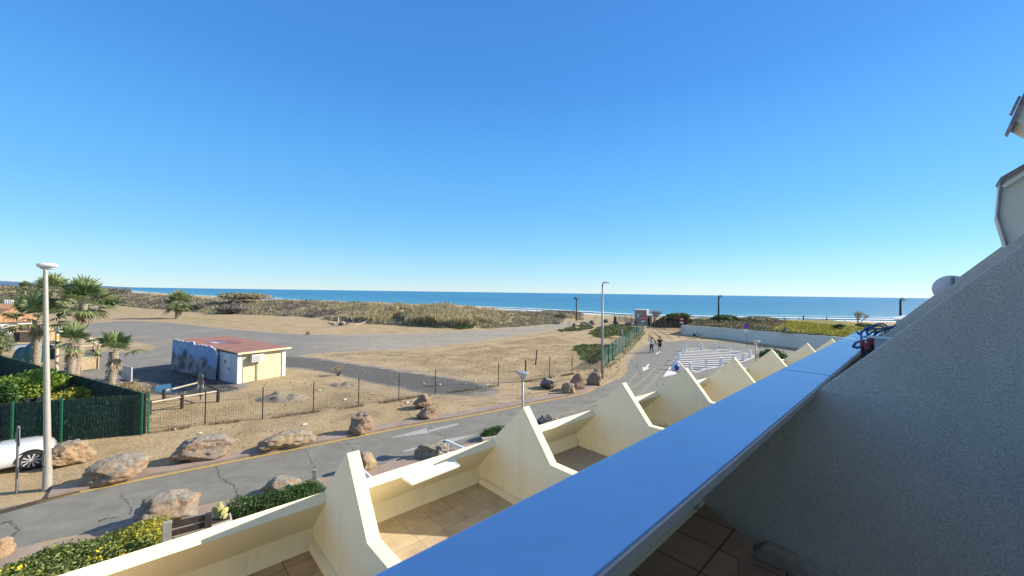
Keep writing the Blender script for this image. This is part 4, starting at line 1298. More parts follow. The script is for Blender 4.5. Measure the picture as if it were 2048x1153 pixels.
# hedges close to our building
def hedge_line(pts_px, n, size, mat, label, r, h, seed, flowers=None, name='hedge', z0=0.0):
    P = smooth_line(GL(pts_px), 6)
    c0 = P[len(P) // 2]
    root = thing(name, label, 'hedge', (c0.x, c0.y, 0))
    rg = np.random.default_rng(seed)
    k = rg.integers(0, len(P), n)
    base = np.array([(p.x, p.y, p.z) for p in P])[k]
    d = rg.normal(size=(n, 3)); d /= np.linalg.norm(d, axis=1, keepdims=True)
    lum = 0.75 + 0.5 * vnoise(base[:, 0] + d[:, 0], base[:, 1] + d[:, 1], 1.3) + 0.25 * vnoise(base[:, 0] + d[:, 0], base[:, 1] * 1 + d[:, 1], 4.0)
    p = base + d * np.stack([np.full(n, r), np.full(n, r), np.full(n, h / 2)], 1) * (0.72 + 0.38 * rg.random((n, 1))) * lum[:, None]
    p[:, 2] += h / 2; p[:, 2] = np.maximum(p[:, 2], 0.02)
    nn = d + 0.8 * rg.normal(size=(n, 3))
    raw_mesh('foliage', *leaf_quads(p, nn, np.full(n, size), 0.42), mat, root)
    if flowers:
        m_ = rg.random(n) < 0.035
        m_ &= (p[:, 2] > h * 0.6) & (vnoise(p[:, 0], p[:, 1], 0.9) > 0.5)
        q = p[m_] + np.array([0, 0, 0.04])
        raw_mesh('flowers', *leaf_quads(q, nn[m_], np.full(len(q), size * 0.8), 0.9), F_flow, root)['kind'] = 'stuff'
    mb = MB()
    for i in range(0, len(P), 3):
        mb.tube([P[i], P[i] + Vector((rnd.uniform(-.1, .1), rnd.uniform(-.1, .1), h * .8))], [0.02, 0.01], 5)
    mb.build('stems', M_woodd, root)['kind'] = 'stuff'
    return root
hedge_line([(20, 1190), (110, 1160), (190, 1138), (255, 1120)], 15000, 0.085, foliage('euryops_leaf', [(0.06, 0.09, 0.025), (0.17, 0.23, 0.06), (0.34, 0.38, 0.15)], 0.25), 'loose green hedge with yellow flowers at the bottom left corner', 0.60, 0.55, 61, True, 'flowering_hedge')
hedge_line([(262, 1112), (305, 1094)], 9000, 0.075, F_yel, 'yellow green low bush beside the dark wooden gate', 0.36, 0.62, 62, True, 'flowering_hedge')
hedge_line([(475, 1036), (540, 1024), (600, 1008), (622, 1002)], 20000, 0.05, F_hedge, 'dense clipped dark green hedge behind the first parapet', 0.33, 0.52, 63)
hedge_line([(975, 880), (1000, 874)], 5000, 0.07, F_hedge, 'small green hedge corner on a stone kerb left of the second partition', 0.30, 0.45, 64)
# ------------------------------------------------------------------ palms
F_palm = foliage('palm_leaf', [(0.06, 0.11, 0.04), (0.14, 0.20, 0.075), (0.27, 0.33, 0.14), (0.44, 0.46, 0.24)], 0.35, 0.5)
F_dead = foliage('dead_palm_leaf', [(0.20, 0.14, 0.08), (0.36, 0.27, 0.16), (0.50, 0.41, 0.26)], 0.15)
M_trunk = NT('palm_trunk'); v_ = M_trunk.coord()
wv = M_trunk.n('ShaderNodeTexWave', wave_type='BANDS', bands_direction='Z'); M_trunk.l(v_, wv.inputs[0]); wv.inputs['Scale'].default_value = 2.2; wv.inputs['Distortion'].default_value = 3.5; wv.inputs['Detail'].default_value = 4
nn_ = M_trunk.noise(v_, 9, 5, 0.7)
cc_ = M_trunk.mix(0.5, M_trunk.ramp(wv.outputs['Fac'], [(0.2, (0.17, 0.135, 0.10)), (0.8, (0.40, 0.34, 0.26))]), M_trunk.ramp(nn_, [(0.35, (0.14, 0.105, 0.075)), (0.65, (0.58, 0.50, 0.39))]))
M_trunk.bsdf(cc_, 0.95, spec=0.15, normal=M_trunk.bump(nn_, 0.9, 0.03)); M_trunk = M_trunk.mat

def fan_frond(V, Fc, base, az, el, pet, fan, rr, droop=0.35, nb=22, wd=0.060):
    """a costapalmate leaf: petiole plus pointed blades set in a fan"""
    d = Vector((math.cos(az) * math.cos(el), math.sin(az) * math.cos(el), math.sin(el)))
    side = Vector((-math.sin(az), math.cos(az), 0))
    upv = side.cross(d).normalized() * -1
    if upv.z < 0: upv = -upv
    tip = base + d * pet + Vector((0, 0, -0.10 * pet))
    # petiole
    n0 = len(V)
    V += [base + side * 0.022, base - side * 0.022, tip - side * 0.012, tip + side * 0.012]
    Fc.append((n0, n0 + 1, n0 + 2, n0 + 3))
    twist = rr.uniform(-0.4, 0.4)
    s2 = (side * math.cos(twist) + upv * math.sin(twist)).normalized()
    fold = rr.uniform(0.15, 0.45)
    u2 = d.cross(s2).normalized()
    for k in range(nb):
        a = (k / (nb - 1) - 0.5) * 2 * R(105)
        L = fan * (0.78 + 0.22 * math.cos(a * 0.8)) * rr.uniform(0.88, 1.08)
        dr = (d * math.cos(a) + s2 * math.sin(a) + upv * fold * abs(math.sin(a)) * 0.8).normalized()
        wv_ = dr.cross(u2 if k % 2 else upv)
        if wv_.length < 1e-3: wv_ = s2
        wv_ = wv_.normalized() * wd * fan
        p1 = tip + dr * L * 0.55
        p2 = tip + dr * L + Vector((0, 0, -droop * L * rr.uniform(0.3, 1.0)))
        n0 = len(V)
        V += [tip, p1 + wv_, p2, p1 - wv_]
        Fc.append((n0, n0 + 1, n0 + 2, n0 + 3))

def palm(base, top, crown_r, nfr, label, seed, r0=0.20, r1=0.16, lean_end=None, el_span=92, skirt=8, sparse=False, group='fan palms by the green screen fence'):
    rr = random.Random(seed)
    base = Vector(base); top = Vector(top)
    root = thing('palm_tree', label, 'palm tree', base, 0, group)
    # trunk with leaf-base scales
    pts = []; rad = []
    for i in range(26):
        t = i / 25
        p = base.lerp(top, t) + Vector((math.sin(t * 3.1) * 0.06, 0, 0))
        pts.append(p); rad.append((r0 * (1 - t) + r1 * t) * (1 + 0.06 * rr.uniform(-1, 1)) * (1.18 if t < 0.05 else 1))
    mb = MB(); mb.tube(pts, rad, 12)
    hgt = (top - base).length
    for i in range(int(hgt * 34)):
        t = rr.uniform(0.04, 1); a = rr.uniform(0, 6.283)
        p = base.lerp(top, t); r_ = (r0 * (1 - t) + r1 * t)
        o_ = Vector((math.cos(a), math.sin(a), 0)); s_ = Vector((-math.sin(a), math.cos(a), 0)) * 0.045
        q = p + o_ * r_ * 0.9
        L = 0.10 if t < .75 else 0.17
        n_ = q + o_ * 0.06 + Vector((0, 0, L))
        mb.add([q - s_, q + s_, n_ + s_ * 0.5, n_ - s_ * 0.5, q + o_ * 0.035 - s_, q + o_ * 0.035 + s_], [(0, 1, 2, 3), (4, 5, 2, 3), (0, 4, 3), (1, 5, 2), (0, 1, 5, 4)])
    mb.build('trunk', M_trunk, root, smooth=True, angle=40)
    V = []; Fc = []
    for i in range(nfr):
        f = i / max(1, nfr - 1)
        el = R(84) - f * R(el_span) + rr.uniform(-0.12, 0.12)
        az = i * 2.39996 + rr.uniform(-0.25, 0.25)
        tot = crown_r * rr.uniform(0.88, 1.12)
        fan_frond(V, Fc, top + Vector((0, 0, 0.05 - 0.25 * f * 1.0)), az, el, tot * 0.52, tot * 0.58, rr, 0.15 + 0.35 * f)
    raw_mesh('crown', np.array([tuple(p) for p in V]), np.array(Fc), F_palm, root)
    if skirt:
        V = []; Fc = []
        for i in range(skirt):
            az = i * 2.39996 + rr.uniform(-0.4, 0.4)
            fan_frond(V, Fc, top + Vector((0, 0, -0.25 - 0.25 * rr.random())), az, R(rr.uniform(-82, -55)), crown_r * 0.14, crown_r * 0.32, rr, 0.8, 16, 0.06)
        raw_mesh('dead_fronds', np.array([tuple(p) for p in V]), np.array(Fc), F_dead, root)
    return root
def px_palm(bx, Y, ty_px, tx_px, crown_r, nfr, label, seed, zb=-0.03, **kw):
    b = AT(bx, 600, Y); t = AT(tx_px, ty_px, Y)
    return palm((b.x, b.y, zb), t, crown_r, nfr, label, seed, **kw)
px_palm(217, 20.6, 703, 229, 1.30, 9, 'rightmost short palm with sparse upright fronds and a shaggy trunk', 71, r0=0.21, r1=0.17, skirt=4, el_span=75)
px_palm(137, 22.3, 688, 146, 1.35, 11, 'middle palm with thick pale trunk in front of the wooden shelter', 72, r0=0.22, r1=0.19, skirt=5, el_span=85)
px_palm(153, 28.0, 606, 168, 1.95, 20, 'tallest bushy palm with dense crown above the wooden shelter', 73, r0=0.23, r1=0.19, skirt=10, el_span=110)
px_palm(72, 27.0, 640, 76, 2.0, 13, 'left palm with drooping fronds beside the turquoise parasol', 74, r0=0.24, r1=0.22, skirt=8, el_span=100)
px_palm(80, 44.0, 586, 108, 2.35, 15, 'rear leaning palm whose crown rises behind the lamp post', 75, r0=0.25, r1=0.22, skirt=8, el_span=110)
px_palm(356, 83.0, 607, 358, 3.0, 30, 'lone palm standing on the sand left of the dunes', 76, zb=0.0, r0=0.50, r1=0.55, skirt=30, el_span=115, group='lone palms')
px_palm(50, 200.0, 574, 50, 3.2, 30, 'tiny distant palm on the horizon at far left', 77, zb=0.0, r0=0.4, r1=0.35, skirt=10, group='lone palms')

# tamarisk behind the stone building
def bare_tree(base, hgt, spread, label, seed, name='tamarisk_tree', leaf=None, nleaf=1500):
    rr = random.Random(seed); base = Vector(base)
    root = thing(name, label, 'tree', base)
    mb = MB(); ends = []
    def grow(p, d, L, r, depth):
        q = p + d * L * 0.5 + Vector((rr.uniform(-.08, .08), rr.uniform(-.08, .08), 0)) * L
        e = p + d * L
        mb.tube([p, q, e], [r, r * 0.8, r * 0.6], 5, False)
        if depth == 0: ends.append(e); return
        for k in range(3):
            dd = (d + Vector((rr.uniform(-1, 1) * spread, rr.uniform(-1, 1) * spread * .7, rr.uniform(-0.1, 0.5)))).normalized()
            grow(e, dd, L * rr.uniform(0.6, 0.82), r * 0.6, depth - 1)
        ends.append(e)
    for k in range(4):
        grow(base, Vector((rr.uniform(-.3, .6), rr.uniform(-.3, .3), 1)).normalized(), hgt * 0.32, 0.07, 3)
    mb.build('trunk', M_wood, root)
    E = np.array([tuple(e) for e in ends])
    k = rng.integers(0, len(E), nleaf)
    p = E[k] + rng.normal(size=(nleaf, 3)) * 0.16
    raw_mesh('crown', *leaf_quads(p, rng.normal(size=(nleaf, 3)), np.full(nleaf, 0.16), 0.3), leaf or F_dune, root)
bare_tree(G(1306, 652), 3.6, 0.7, 'sparse windswept tamarisk rising beside the small stone building', 81)
bare_tree(AT(1717, 652, 62), 2.6, 0.8, 'small leafless shrub on the yellow bank before the sea', 82, 'bare_shrub', F_straw, 500)

# ------------------------------------------------------------------ lamps
def lamp_head_long(mb, c, L, w_, h, rz):
    m = Matrix.Rotation(rz, 3, 'Z')
    secs = [(-0.5, 0.30, 0.5), (-0.42, 0.7, 0.85), (-0.2, 1, 1), (0.15, 1, 1), (0.38, 0.75, 0.8), (0.5, 0.35, 0.4)]
    rings = []
    for x, a, b in secs:
        rings.append([Vector(c) + m @ Vector((x * L, math.cos(t) * w_ / 2 * a, math.sin(t) * h / 2 * b * (1 if math.sin(t) > 0 else 0.7))) for t in [2 * math.pi * k / 14 for k in range(14)]])
    vs = [p for r in rings for p in r]; fs = []
    for i in range(len(rings) - 1):
        for k in range(14):
            a = i * 14 + k; b = i * 14 + (k + 1) % 14; fs.append((a, b, b + 14, a + 14))
    fs += [tuple(range(14))[::-1], tuple(range(70, 84))]
    mb.add(vs, fs)
b = G(94, 979); t_ = AT(91, 538, b.y)
root = thing('street_lamp', 'tall pale tapered lamp post with flat oval head, nearest on the left verge', 'street lamp', b, 0, 'tall street lamps')
mb = MB(); mb.tube([b, b + Vector((0, 0, 0.7))], [0.115, 0.105], 16); mb.build('pole_base', M_pole, root, smooth=True, angle=40)
mb = MB(); mb.tube([b + Vector((0, 0, 0.7)), t_], [0.092, 0.052], 16); mb.build('pole', M_pole, root, smooth=True, angle=40)
mb = MB(); mb.box(b + Vector((0.0, -0.118, 1.0)), (0.09, 0.02, 0.35)); mb.build('access_hatch', M_poleg, root, bevel=0.004)
mb = MB(); lamp_head_long(mb, t_ + Vector((0.0, 0.05, 0.10)), 0.50, 0.28, 0.19, R(22)); hd = mb.build('lamp_head', M_lampw, root, smooth=True)
mb = MB(); lamp_head_long(mb, t_ + Vector((0.0, 0.05, 0.02)), 0.34, 0.20, 0.12, R(22)); mb.build('lamp_glass', M_glass, hd, smooth=True)
b = G(1204, 757); t_ = AT(1205, 568, b.y)
root = thing('street_lamp', 'slim grey lamp post at the far end of the rock cluster', 'street lamp', b, 0, 'tall street lamps')
mb = MB(); mb.tube([b, b + Vector((0, 0, 1.2)), t_], [0.12, 0.10, 0.05], 12); mb.build('pole', M_poleg, root, smooth=True)
mb = MB(); mb.tube([t_ - Vector((0, 0, 0.03)), t_ + Vector((0.2, 0, 0.08))], 0.035, 8); lamp_head_long(mb, t_ + Vector((0.33, 0, 0.10)), 0.66, 0.26, 0.17, R(4)); mb.build('lamp_head', M_lampw, root, smooth=True)

def mushroom_lamp(b, h, r, label):
    b = Vector(b)
    root = thing('garden_lamp', label, 'street lamp', b, 0, 'short lamps with conical shades')
    mb = MB(); mb.tube([b, b + Vector((0, 0, h - 0.36))], 0.045, 12); mb.build('pole', M_pole, root, smooth=True)
    mb = MB(); mb.lathe(b, [(0.06, h - 0.40), (0.09, h - 0.36), (r * 0.82, h - 0.08), (r * 0.86, h - 0.06)], 24); mb.build('lamp_glass', M_glass, root, smooth=True, angle=40)
    mb = MB(); mb.lathe(b, [(r, h - 0.075), (r * 1.02, h - 0.055), (r * 0.9, h - 0.03), (r * 0.1, h - 0.01)], 24); mb.build('lamp_cap', M_alu, root, smooth=True, angle=40)
    mb = MB(); mb.lathe(b, [(0.05, h - 0.42), (0.075, h - 0.38), (0.075, h - 0.34), (0.03, h - 0.30)], 12); mb.build('collar', M_poleg, root)
c = AT(1046, 745, 16.6); mushroom_lamp((c.x, c.y, 0.03), c.z, 0.275, 'short lamp with glass cone shade above the road bend, behind the second partition')
c = AT(1512, 681, 30); mushroom_lamp((c.x, c.y, 0.0), c.z, 0.29, 'short lamp with cone shade beside the hatched island')

def flood(px, ypt, Y, zb, label, dark=True, twin=True):
    t = AT(px, ypt, Y); b = Vector((t.x, t.y, zb))
    root = thing('floodlight_pole', label, 'floodlight pole', b, 0, 'beach floodlight poles')
    mb = MB(); mb.tube([b, t], [0.17, 0.13], 10); mb.build('pole', M_woodd if dark else M_black, root, smooth=True)
    for s in ((-1, 1) if twin else (1,)):
        mb = MB(); mb.box(t + Vector((s * 0.40, 0, 0.0)), (0.55, 0.3, 0.30), rot=Euler((0, s * 0.45, 0)).to_matrix()); mb.tube([t, t + Vector((s * 0.3, 0, -0.02))], 0.05, 6)
        mb.build('floodlight', M_alu if s > 0 else M_black, root, bevel=0.02)
flood(1153, 597, 93, 0.0, 'dark pole with two spread floodlights at the beach entrance')
flood(1437.5, 593, 70, 1.0, 'dark pole rising from the planted bank in the middle of the sea', True, False)
flood(1801, 599, 58, 1.0, 'dark pole behind the white pyramid roof at right', True, False)

# ------------------------------------------------------------------ signs
def arrow_text(mb): pass
def disc(mb, c, r, th, nrm, seg=28):
    nrm = Vector(nrm).normalized(); q = nrm.to_track_quat('Z', 'Y').to_matrix()
    mb.lathe(c, [(r, -th / 2), (r, th / 2)], seg, q)
def no_entry(px, py_c, py_foot, Y, label):
    c = AT(px, py_c, Y); b = Vector((c.x, c.y, 0.0))
    face = (Vector((0, 0, 0)) - Vector((c.x, c.y, 0))).normalized()
    side = Vector((-face.y, face.x, 0))
    root = thing('no_entry_sign', label, 'road sign', b, 0, 'no entry signs')
    mb = MB(); mb.tube([b, Vector((c.x, c.y, c.z + 0.25))], 0.035, 8); mb.build('pole', M_pole, root)
    mb = MB(); disc(mb, c + face * 0.06, 0.37, 0.02, face); pl = mb.build('sign_plate', M_red, root, smooth=True, angle=40)
    mb = MB(); q = c + face * 0.075
    mb.prism([q - side * 0.27 + Vector((0, 0, -.06)), q + side * 0.27 + Vector((0, 0, -.06)), q + side * 0.27 + Vector((0, 0, .06)), q - side * 0.27 + Vector((0, 0, .06))], face * 0.004); mb.build('white_bar', M_signw, pl)
    q = c + face * 0.06 + Vector((0, 0, -0.55))
    mb = MB(); mb.prism([q - side * 0.30 + Vector((0, 0, -.11)), q + side * 0.30 + Vector((0, 0, -.11)), q + side * 0.30 + Vector((0, 0, .11)), q - side * 0.30 + Vector((0, 0, .11))], face * 0.01); mb.build('supplementary_plate', M_signw, root)
no_entry(1286.5, 636.5, 660, 66, 'red no entry sign at the end of the green mesh fence')
no_entry(1363.5, 639, 655, 64, 'red no entry sign at the near end of the white wall')
c = AT(1492.5, 652.5, 49.5); b = Vector(G(1497, 686)); b = Vector((c.x + 0.2, c.y, 0))
face = -Vector((c.x, c.y, 0)).normalized(); side = Vector((-face.y, face.x, 0))
root = thing('no_parking_sign', 'round blue no parking sign with red rim, leaning before the white wall', 'road sign', b)
mb = MB(); mb.tube([b, c + Vector((0, 0, 0.3))], 0.035, 8); mb.build('pole', M_poleg, root)
mb = MB(); disc(mb, c + face * 0.06, 0.33, 0.02, face); pl = mb.build('sign_plate', M_red, root)
mb = MB(); disc(mb, c + face * 0.072, 0.265, 0.012, face); mb.build('blue_disc', M_blue, pl)
mb = MB(); q = c + face * 0.085; u_ = (side + Vector((0, 0, 1))).normalized(); w_ = (side - Vector((0, 0, 1))).normalized()
mb.prism([q - u_ * 0.27 - w_ * 0.03, q + u_ * 0.27 - w_ * 0.03, q + u_ * 0.27 + w_ * 0.03, q - u_ * 0.27 + w_ * 0.03], face * 0.004); mb.build('red_slash', M_red, pl)
for dz in (-0.50, -0.72):
    q = c + face * 0.06 + Vector((0, 0, dz)); mb = MB(); mb.prism([q - side * 0.26 + Vector((0, 0, -.09)), q + side * 0.26 + Vector((0, 0, -.09)), q + side * 0.26 + Vector((0, 0, .09)), q - side * 0.26 + Vector((0, 0, .09))], face * 0.01); mb.build('supplementary_plate', M_signw, root)

# backs of signs
b = G(33, 987); c = AT(35, 874, b.y)
root = thing('road_sign_back', 'round road sign seen from behind in front of the white car', 'road sign', b)
mb = MB(); mb.box((b.x, b.y, c.z / 2 + 0.17), (0.055, 0.04, c.z + 0.34)); mb.build('pole', M_poleg, root)
fn = Vector((0.62, 0.78, 0.0))
mb = MB(); disc(mb, Vector((c.x, c.y, c.z)) + fn * 0.045, 0.30, 0.015, fn); mb.build('sign_plate', M_alu, root, smooth=True, angle=40)
mb = MB(); mb.box((c.x, c.y, c.z), (0.08, 0.05, 0.30)); mb.build('mounting_bracket', M_poleg, root)
b = G(401, 800); c = AT(400, 754, b.y)
root = thing('road_sign_back', 'back of a small round sign with two plates on the wooden rail post', 'road sign', b)
mb = MB(); mb.tube([b, (c.x, c.y, c.z + 0.1)], 0.03, 8); mb.build('pole', M_black, root)
fn = Vector((0.1, 1, 0))
mb = MB(); disc(mb, (c.x, c.y + 0.05, c.z), 0.17, 0.015, fn); mb.build('sign_plate', M_alu, root)
mb = MB(); mb.box((c.x, c.y + 0.05, c.z - 0.33), (0.36, 0.015, 0.28)); mb.build('upper_plate', M_alu, root)
mb = MB(); mb.box((c.x, c.y + 0.05, c.z - 0.58), (0.36, 0.015, 0.2)); mb.build('lower_plate', M_signw, root)
b = G(1245, 704); c = AT(1245, 661, b.y)
root = thing('marker_post', 'pale post with white top standing at the green mesh fence', 'post', b)
mb = MB(); mb.tube([b, c], 0.05, 8); mb.build('pole', M_pole, root)
mb = MB(); mb.box(c - Vector((0, 0, 0.15)), (0.14, 0.05, 0.5)); mb.build('sign_plate', M_signw, root)

# ------------------------------------------------------------------ bollards round the island
bol_px = [(828, 792), (857, 767), (1020, 750), (1153, 752), (1300, 767), (1412, 785), (1505, 824), (1434, 858), (788, 858), (762, 906), (736, 946), (907, 966), (1066, 937), (1212, 912), (1340, 884)]
bol_lab = ['third white bollard up the left side of the hatched island', 'white bollard at the upper left corner of the hatched island', 'leftmost white bollard on the far edge of the hatched island', 'second white bollard along the far edge of the hatched island',
           'third white bollard along the far edge of the hatched island', 'fourth white bollard along the far edge of the hatched island', 'white bollard at the right tip of the hatched island', 'white bollard on the near edge next to the right tip of the hatched island',
           'second white bollard above the blue bag', 'first white bollard above the blue bag', 'white bollard right beside the blue bag', 'widest looking white bollard on the near edge just right of the blue bag',
           'second white bollard along the near edge of the hatched island', 'third white bollard along the near edge of the hatched island', 'white bollard half hidden behind the tip of a partition']
M_bol = simple('white_bollard_paint', (0.86, 0.83, 0.78), 0.6, var=0.08, scale=8)
M_bolc = simple('grey_bollard_band', (0.45, 0.46, 0.47), 0.6)
g0 = 'white bollards around the hatched island'
proto = thing('bollard', bol_lab[0], 'bollard', (0, 0, 0), 0, g0)
mb = MB(); mb.box((0, 0, 0.31), (0.20, 0.20, 0.62)); mb.build('post', M_bol, proto, bevel=0.015)
mb = MB(); mb.box((0, 0, 0.645), (0.17, 0.17, 0.045)); mb.build('neck', M_bolc, proto)
mb = MB(); mb.box((0, 0, 0.70), (0.22, 0.22, 0.07)); mb.build('cap', M_bol, proto, bevel=0.02)
for i, (x, y) in enumerate(bol_px):
    p = G(1200 + x / 5.0125, 550 + y / 5.0125)
    if i == 0: proto.location = p; proto.rotation_euler = (0, 0, 0.2)
    else: dup(proto, p, rnd.uniform(-0.4, 0.4), bol_lab[i])
# blue bag
b = G(1354, 741)
root = thing('rubbish_bag', 'crumpled blue bag leaning on a white bollard of the island', 'bag', b)
bm = bmesh.new(); bmesh.ops.create_icosphere(bm, subdivisions=4, radius=1)
for v in bm.verts:
    n = mnoise.fractal(v.co * 2.2, 0.8, 2, 4) * 0.25
    v.co = Vector((v.co.x * (0.20 + n * .1), v.co.y * (0.18 + n * .1), max(-0.26, v.co.z * (0.30 + 0.1 * n)) + 0.26))
    if v.co.z > 0.45: v.co.x *= 0.55; v.co.y *= 0.55
me = bpy.data.meshes.new('bag_body'); bm.to_mesh(me); bm.free(); me.shade_smooth(); me.materials.append(simple('blue_plastic_bag', (0.015, 0.09, 0.42), 0.35))
o = bpy.data.objects.new('bag_body', me); COL.objects.link(o); o.parent = root
mb = MB(); mb.lathe(b, [(0.03, 0.5), (0.09, 0.60), (0.10, 0.66)], 10); mb.build('knotted_neck', simple('white_plastic_film', (0.6, 0.65, 0.7), 0.4), root)
# low kerb rail on the far side of the island
b = G(1446, 697.5)
mb = MB(); a_, c_ = G(1437, 696), G(1454, 697.5); mb.tube([a_, a_ + Vector((0, 0, .22)), c_ + Vector((0, 0, .22)), c_], 0.035, 8)
tag(mb.build('parking_hoop', M_signw), 'low white metal hoop at the far edge of the hatched island', 'barrier')
# ------------------------------------------------------------------ fences
# thin wire fence with black posts
wf_px = [(290, 866), (410, 849.5), (525, 838.5), (626.5, 824.5), (717, 812.5), (797.5, 801), (870.5, 790), (996.5, 771), (1099, 755), (1144, 748), (1180, 739), (1206, 736)]
wp = GL(wf_px)
root = thing('wire_fence', 'low wire mesh fence with black posts between verge and lot', 'fence', wp[3])
for i, p in enumerate(wp[1:-1]):
    mb = MB(); mb.tube([p - Vector((0, 0, 0.05)), p + Vector((0.0, 0, 1.62))], 0.027, 8); mb.build('post', M_black, root)
mb = MB(); wire = 0.0035
M_wire = simple('dull_green_wire', (0.05, 0.06, 0.05), 0.5, 0.3)
def wire_panel(mb, a, b, h, dx, dz, r, z0=0.03):
    L = (b - a).length; u = (b - a) / L; s = Vector((-u.y, u.x, 0)) * r
    n = int(L / dx)
    for k in range(1, n):
        p = a + u * (k * L / n)
        mb.add([p - u * r + Vector((0, 0, z0)), p + u * r + Vector((0, 0, z0)), p + u * r + Vector((0, 0, h)), p - u * r + Vector((0, 0, h))], [(0, 1, 2, 3)])
    m_ = int((h - z0) / dz)
    for k in range(m_ + 1):
        z = z0 + k * (h - z0) / m_
        mb.add([a + Vector((0, 0, z - r)), b + Vector((0, 0, z - r)), b + Vector((0, 0, z + r)), a + Vector((0, 0, z + r))], [(0, 1, 2, 3)])
for i in range(len(wp) - 1):
    wire_panel(mb, wp[i], wp[i + 1], 1.42, 0.10, 0.115, 0.0024)
mb.build('wire_mesh', M_wire, root)

# extra lone posts
for (x0, y0, x1, y1, lab) in [(1051, 743, 1051, 719.5, 'short dark post behind the cone shaded lamp'), (1071, 730, 1073.5, 700.5, 'leaning dark post standing alone in the sandy lot')]:
    a = G(x0, y0); t = AT(x1, y1, a.y); mb = MB(); mb.tube([a, a.lerp(t, .5) + Vector((.02, 0, 0)), t], [0.07, 0.06, 0.05], 8)
    tag(mb.build('wooden_post', M_woodd), lab, 'post', 'lone posts in the lot')

# green rigid mesh fence towards the beach
ga, gb_ = G(1206, 737), G(1287, 661)
root = thing('green_mesh_fence', 'dark green rigid mesh fence running from the lamp post to the beach', 'fence', ga)
N = 16
for i in range(N + 1):
    p = ga.lerp(gb_, i / N) + Vector((math.sin(i * 1.3) * 0.06, 0, 0))
    mb = MB(); mb.box(p + Vector((0, 0, 0.86)), (0.07, 0.07, 1.72)); mb.build('post', M_green, root)
mb = MB()
for i in range(N):
    wire_panel(mb, ga.lerp(gb_, i / N), ga.lerp(gb_, (i + 1) / N), 1.62, 0.075, 0.18, 0.017)
mb.build('mesh_panel', M_green, root)

# green artificial screen fence around the enclosure
def screen(a, b, h, label, posts):
    root = thing('screen_fence', label, 'fence', a)
    L = (b - a).length; u = (b - a) / L; s = Vector((-u.y, u.x, 0))
    n = int(L * 420)
    t = rng.random(n) * L; z = rng.random(n) * h * 1.0
    base = np.array(a)[None, :] + np.outer(t, np.array(u)) + np.outer(rng.normal(size=n) * 0.035, np.array(s))
    base[:, 2] = z
    vtx = stuff_like(base, 0.16, 0.02)
    raw_mesh('needle_screen', *vtx, F_scr, root)
    mb = MB(); m2 = a + s * 0.0
    mb.prism([a - s * 0.012, b - s * 0.012, b + s * 0.012, a + s * 0.012], (0, 0, h - 0.03)); mb.build('backing_sheet', simple('dark_green_netting', (0.010, 0.035, 0.025), 0.8), root)
    mb = MB(); wire_panel(mb, a - s * 0.06, b - s * 0.06, h, 0.10, 0.30, 0.0035); mb.build('wire_panel', M_green, root)
    for k in posts:
        p = a.lerp(b, k); mb = MB(); mb.box(p - s * 0.09 + Vector((0, 0, h / 2 + 0.03)), (0.06, 0.06, h + 0.08), rz=math.atan2(u.y, u.x)); mb.build('post', M_greenl, root)
    return root
M_greenl = simple('bright_green_post', (0.015, 0.12, 0.07), 0.45)
def stuff_like(P, h, w_):
    n = len(P); az = rng.uniform(0, 2 * math.pi, n)
    u = np.stack([np.cos(az), np.sin(az), np.zeros(n)], 1) * w_ / 2
    d = np.stack([rng.normal(size=n) * 0.35, rng.normal(size=n) * 0.35, rng.choice([-1, 1], n) * 1.0], 1) * (h * rng.uniform(0.4, 1.1, n))[:, None]
    v = np.stack([P - u, P + u, P + d], 1).reshape(-1, 3)
    return v, np.arange(n * 3).reshape(n, 3)
s1, s0 = G(290, 868), G(-30, 899); s0 = s1 + (s0 - s1) * 1.2
screen(s0, s1, 1.80, 'dark green needle screen fence facing the road', (0.30, 0.545, 0.985))
s2 = Vector((-36.5, 27.2, 0))
screen(s1 + Vector((-0.05, 0.08, 0)), s2, 1.80, 'dark green needle screen fence slanting away behind the garden bushes', (0.0, 0.25, 0.5, 0.75, 1.0))
screen(s2 + Vector((0.0, -0.1, 0)), s2 + Vector((-2.5, -6.5, 0)), 1.80, 'short side of the dark green screen fence below the olive tree', (0.0, 0.5, 1.0))

# round-timber rail fence
def rail(pp, label, name='rail_fence'):
    root = thing(name, label, 'fence', pp[0][0])
    for p, h in pp:
        mb = MB(); mb.tube([p, p + Vector((0, 0, h))], 0.085, 10); mb.build('post', M_woodd if h > 0.5 else M_wood, root)
    for k in range(len(pp) - 1):
        a, b = pp[k][0], pp[k + 1][0]
        mb = MB(); mb.tube([a + Vector((0, 0, pp[k][1] - 0.1)), b + Vector((0, 0, pp[k + 1][1] - 0.1))], 0.05, 8); mb.build('rail', M_woodl, root)
rail([(G(299, 830), 0.72), (G(364, 817), 0.72), (G(436, 804), 0.72)], 'front run of low timber rails beside the green screen corner')
rail([(G(328, 804), 0.72), (G(402, 792), 0.95)], 'rear run of low timber rails ending at the sign post')
mb = MB(); a_, b_ = G(402, 792) + Vector((0, 0, .8)), G(436, 804) + Vector((0, 0, .66)); mb.tube([a_, b_], 0.045, 8)
tag(mb.build('timber_rail', M_woodd), 'dark timber rail linking the sign post to the corner post', 'rail')

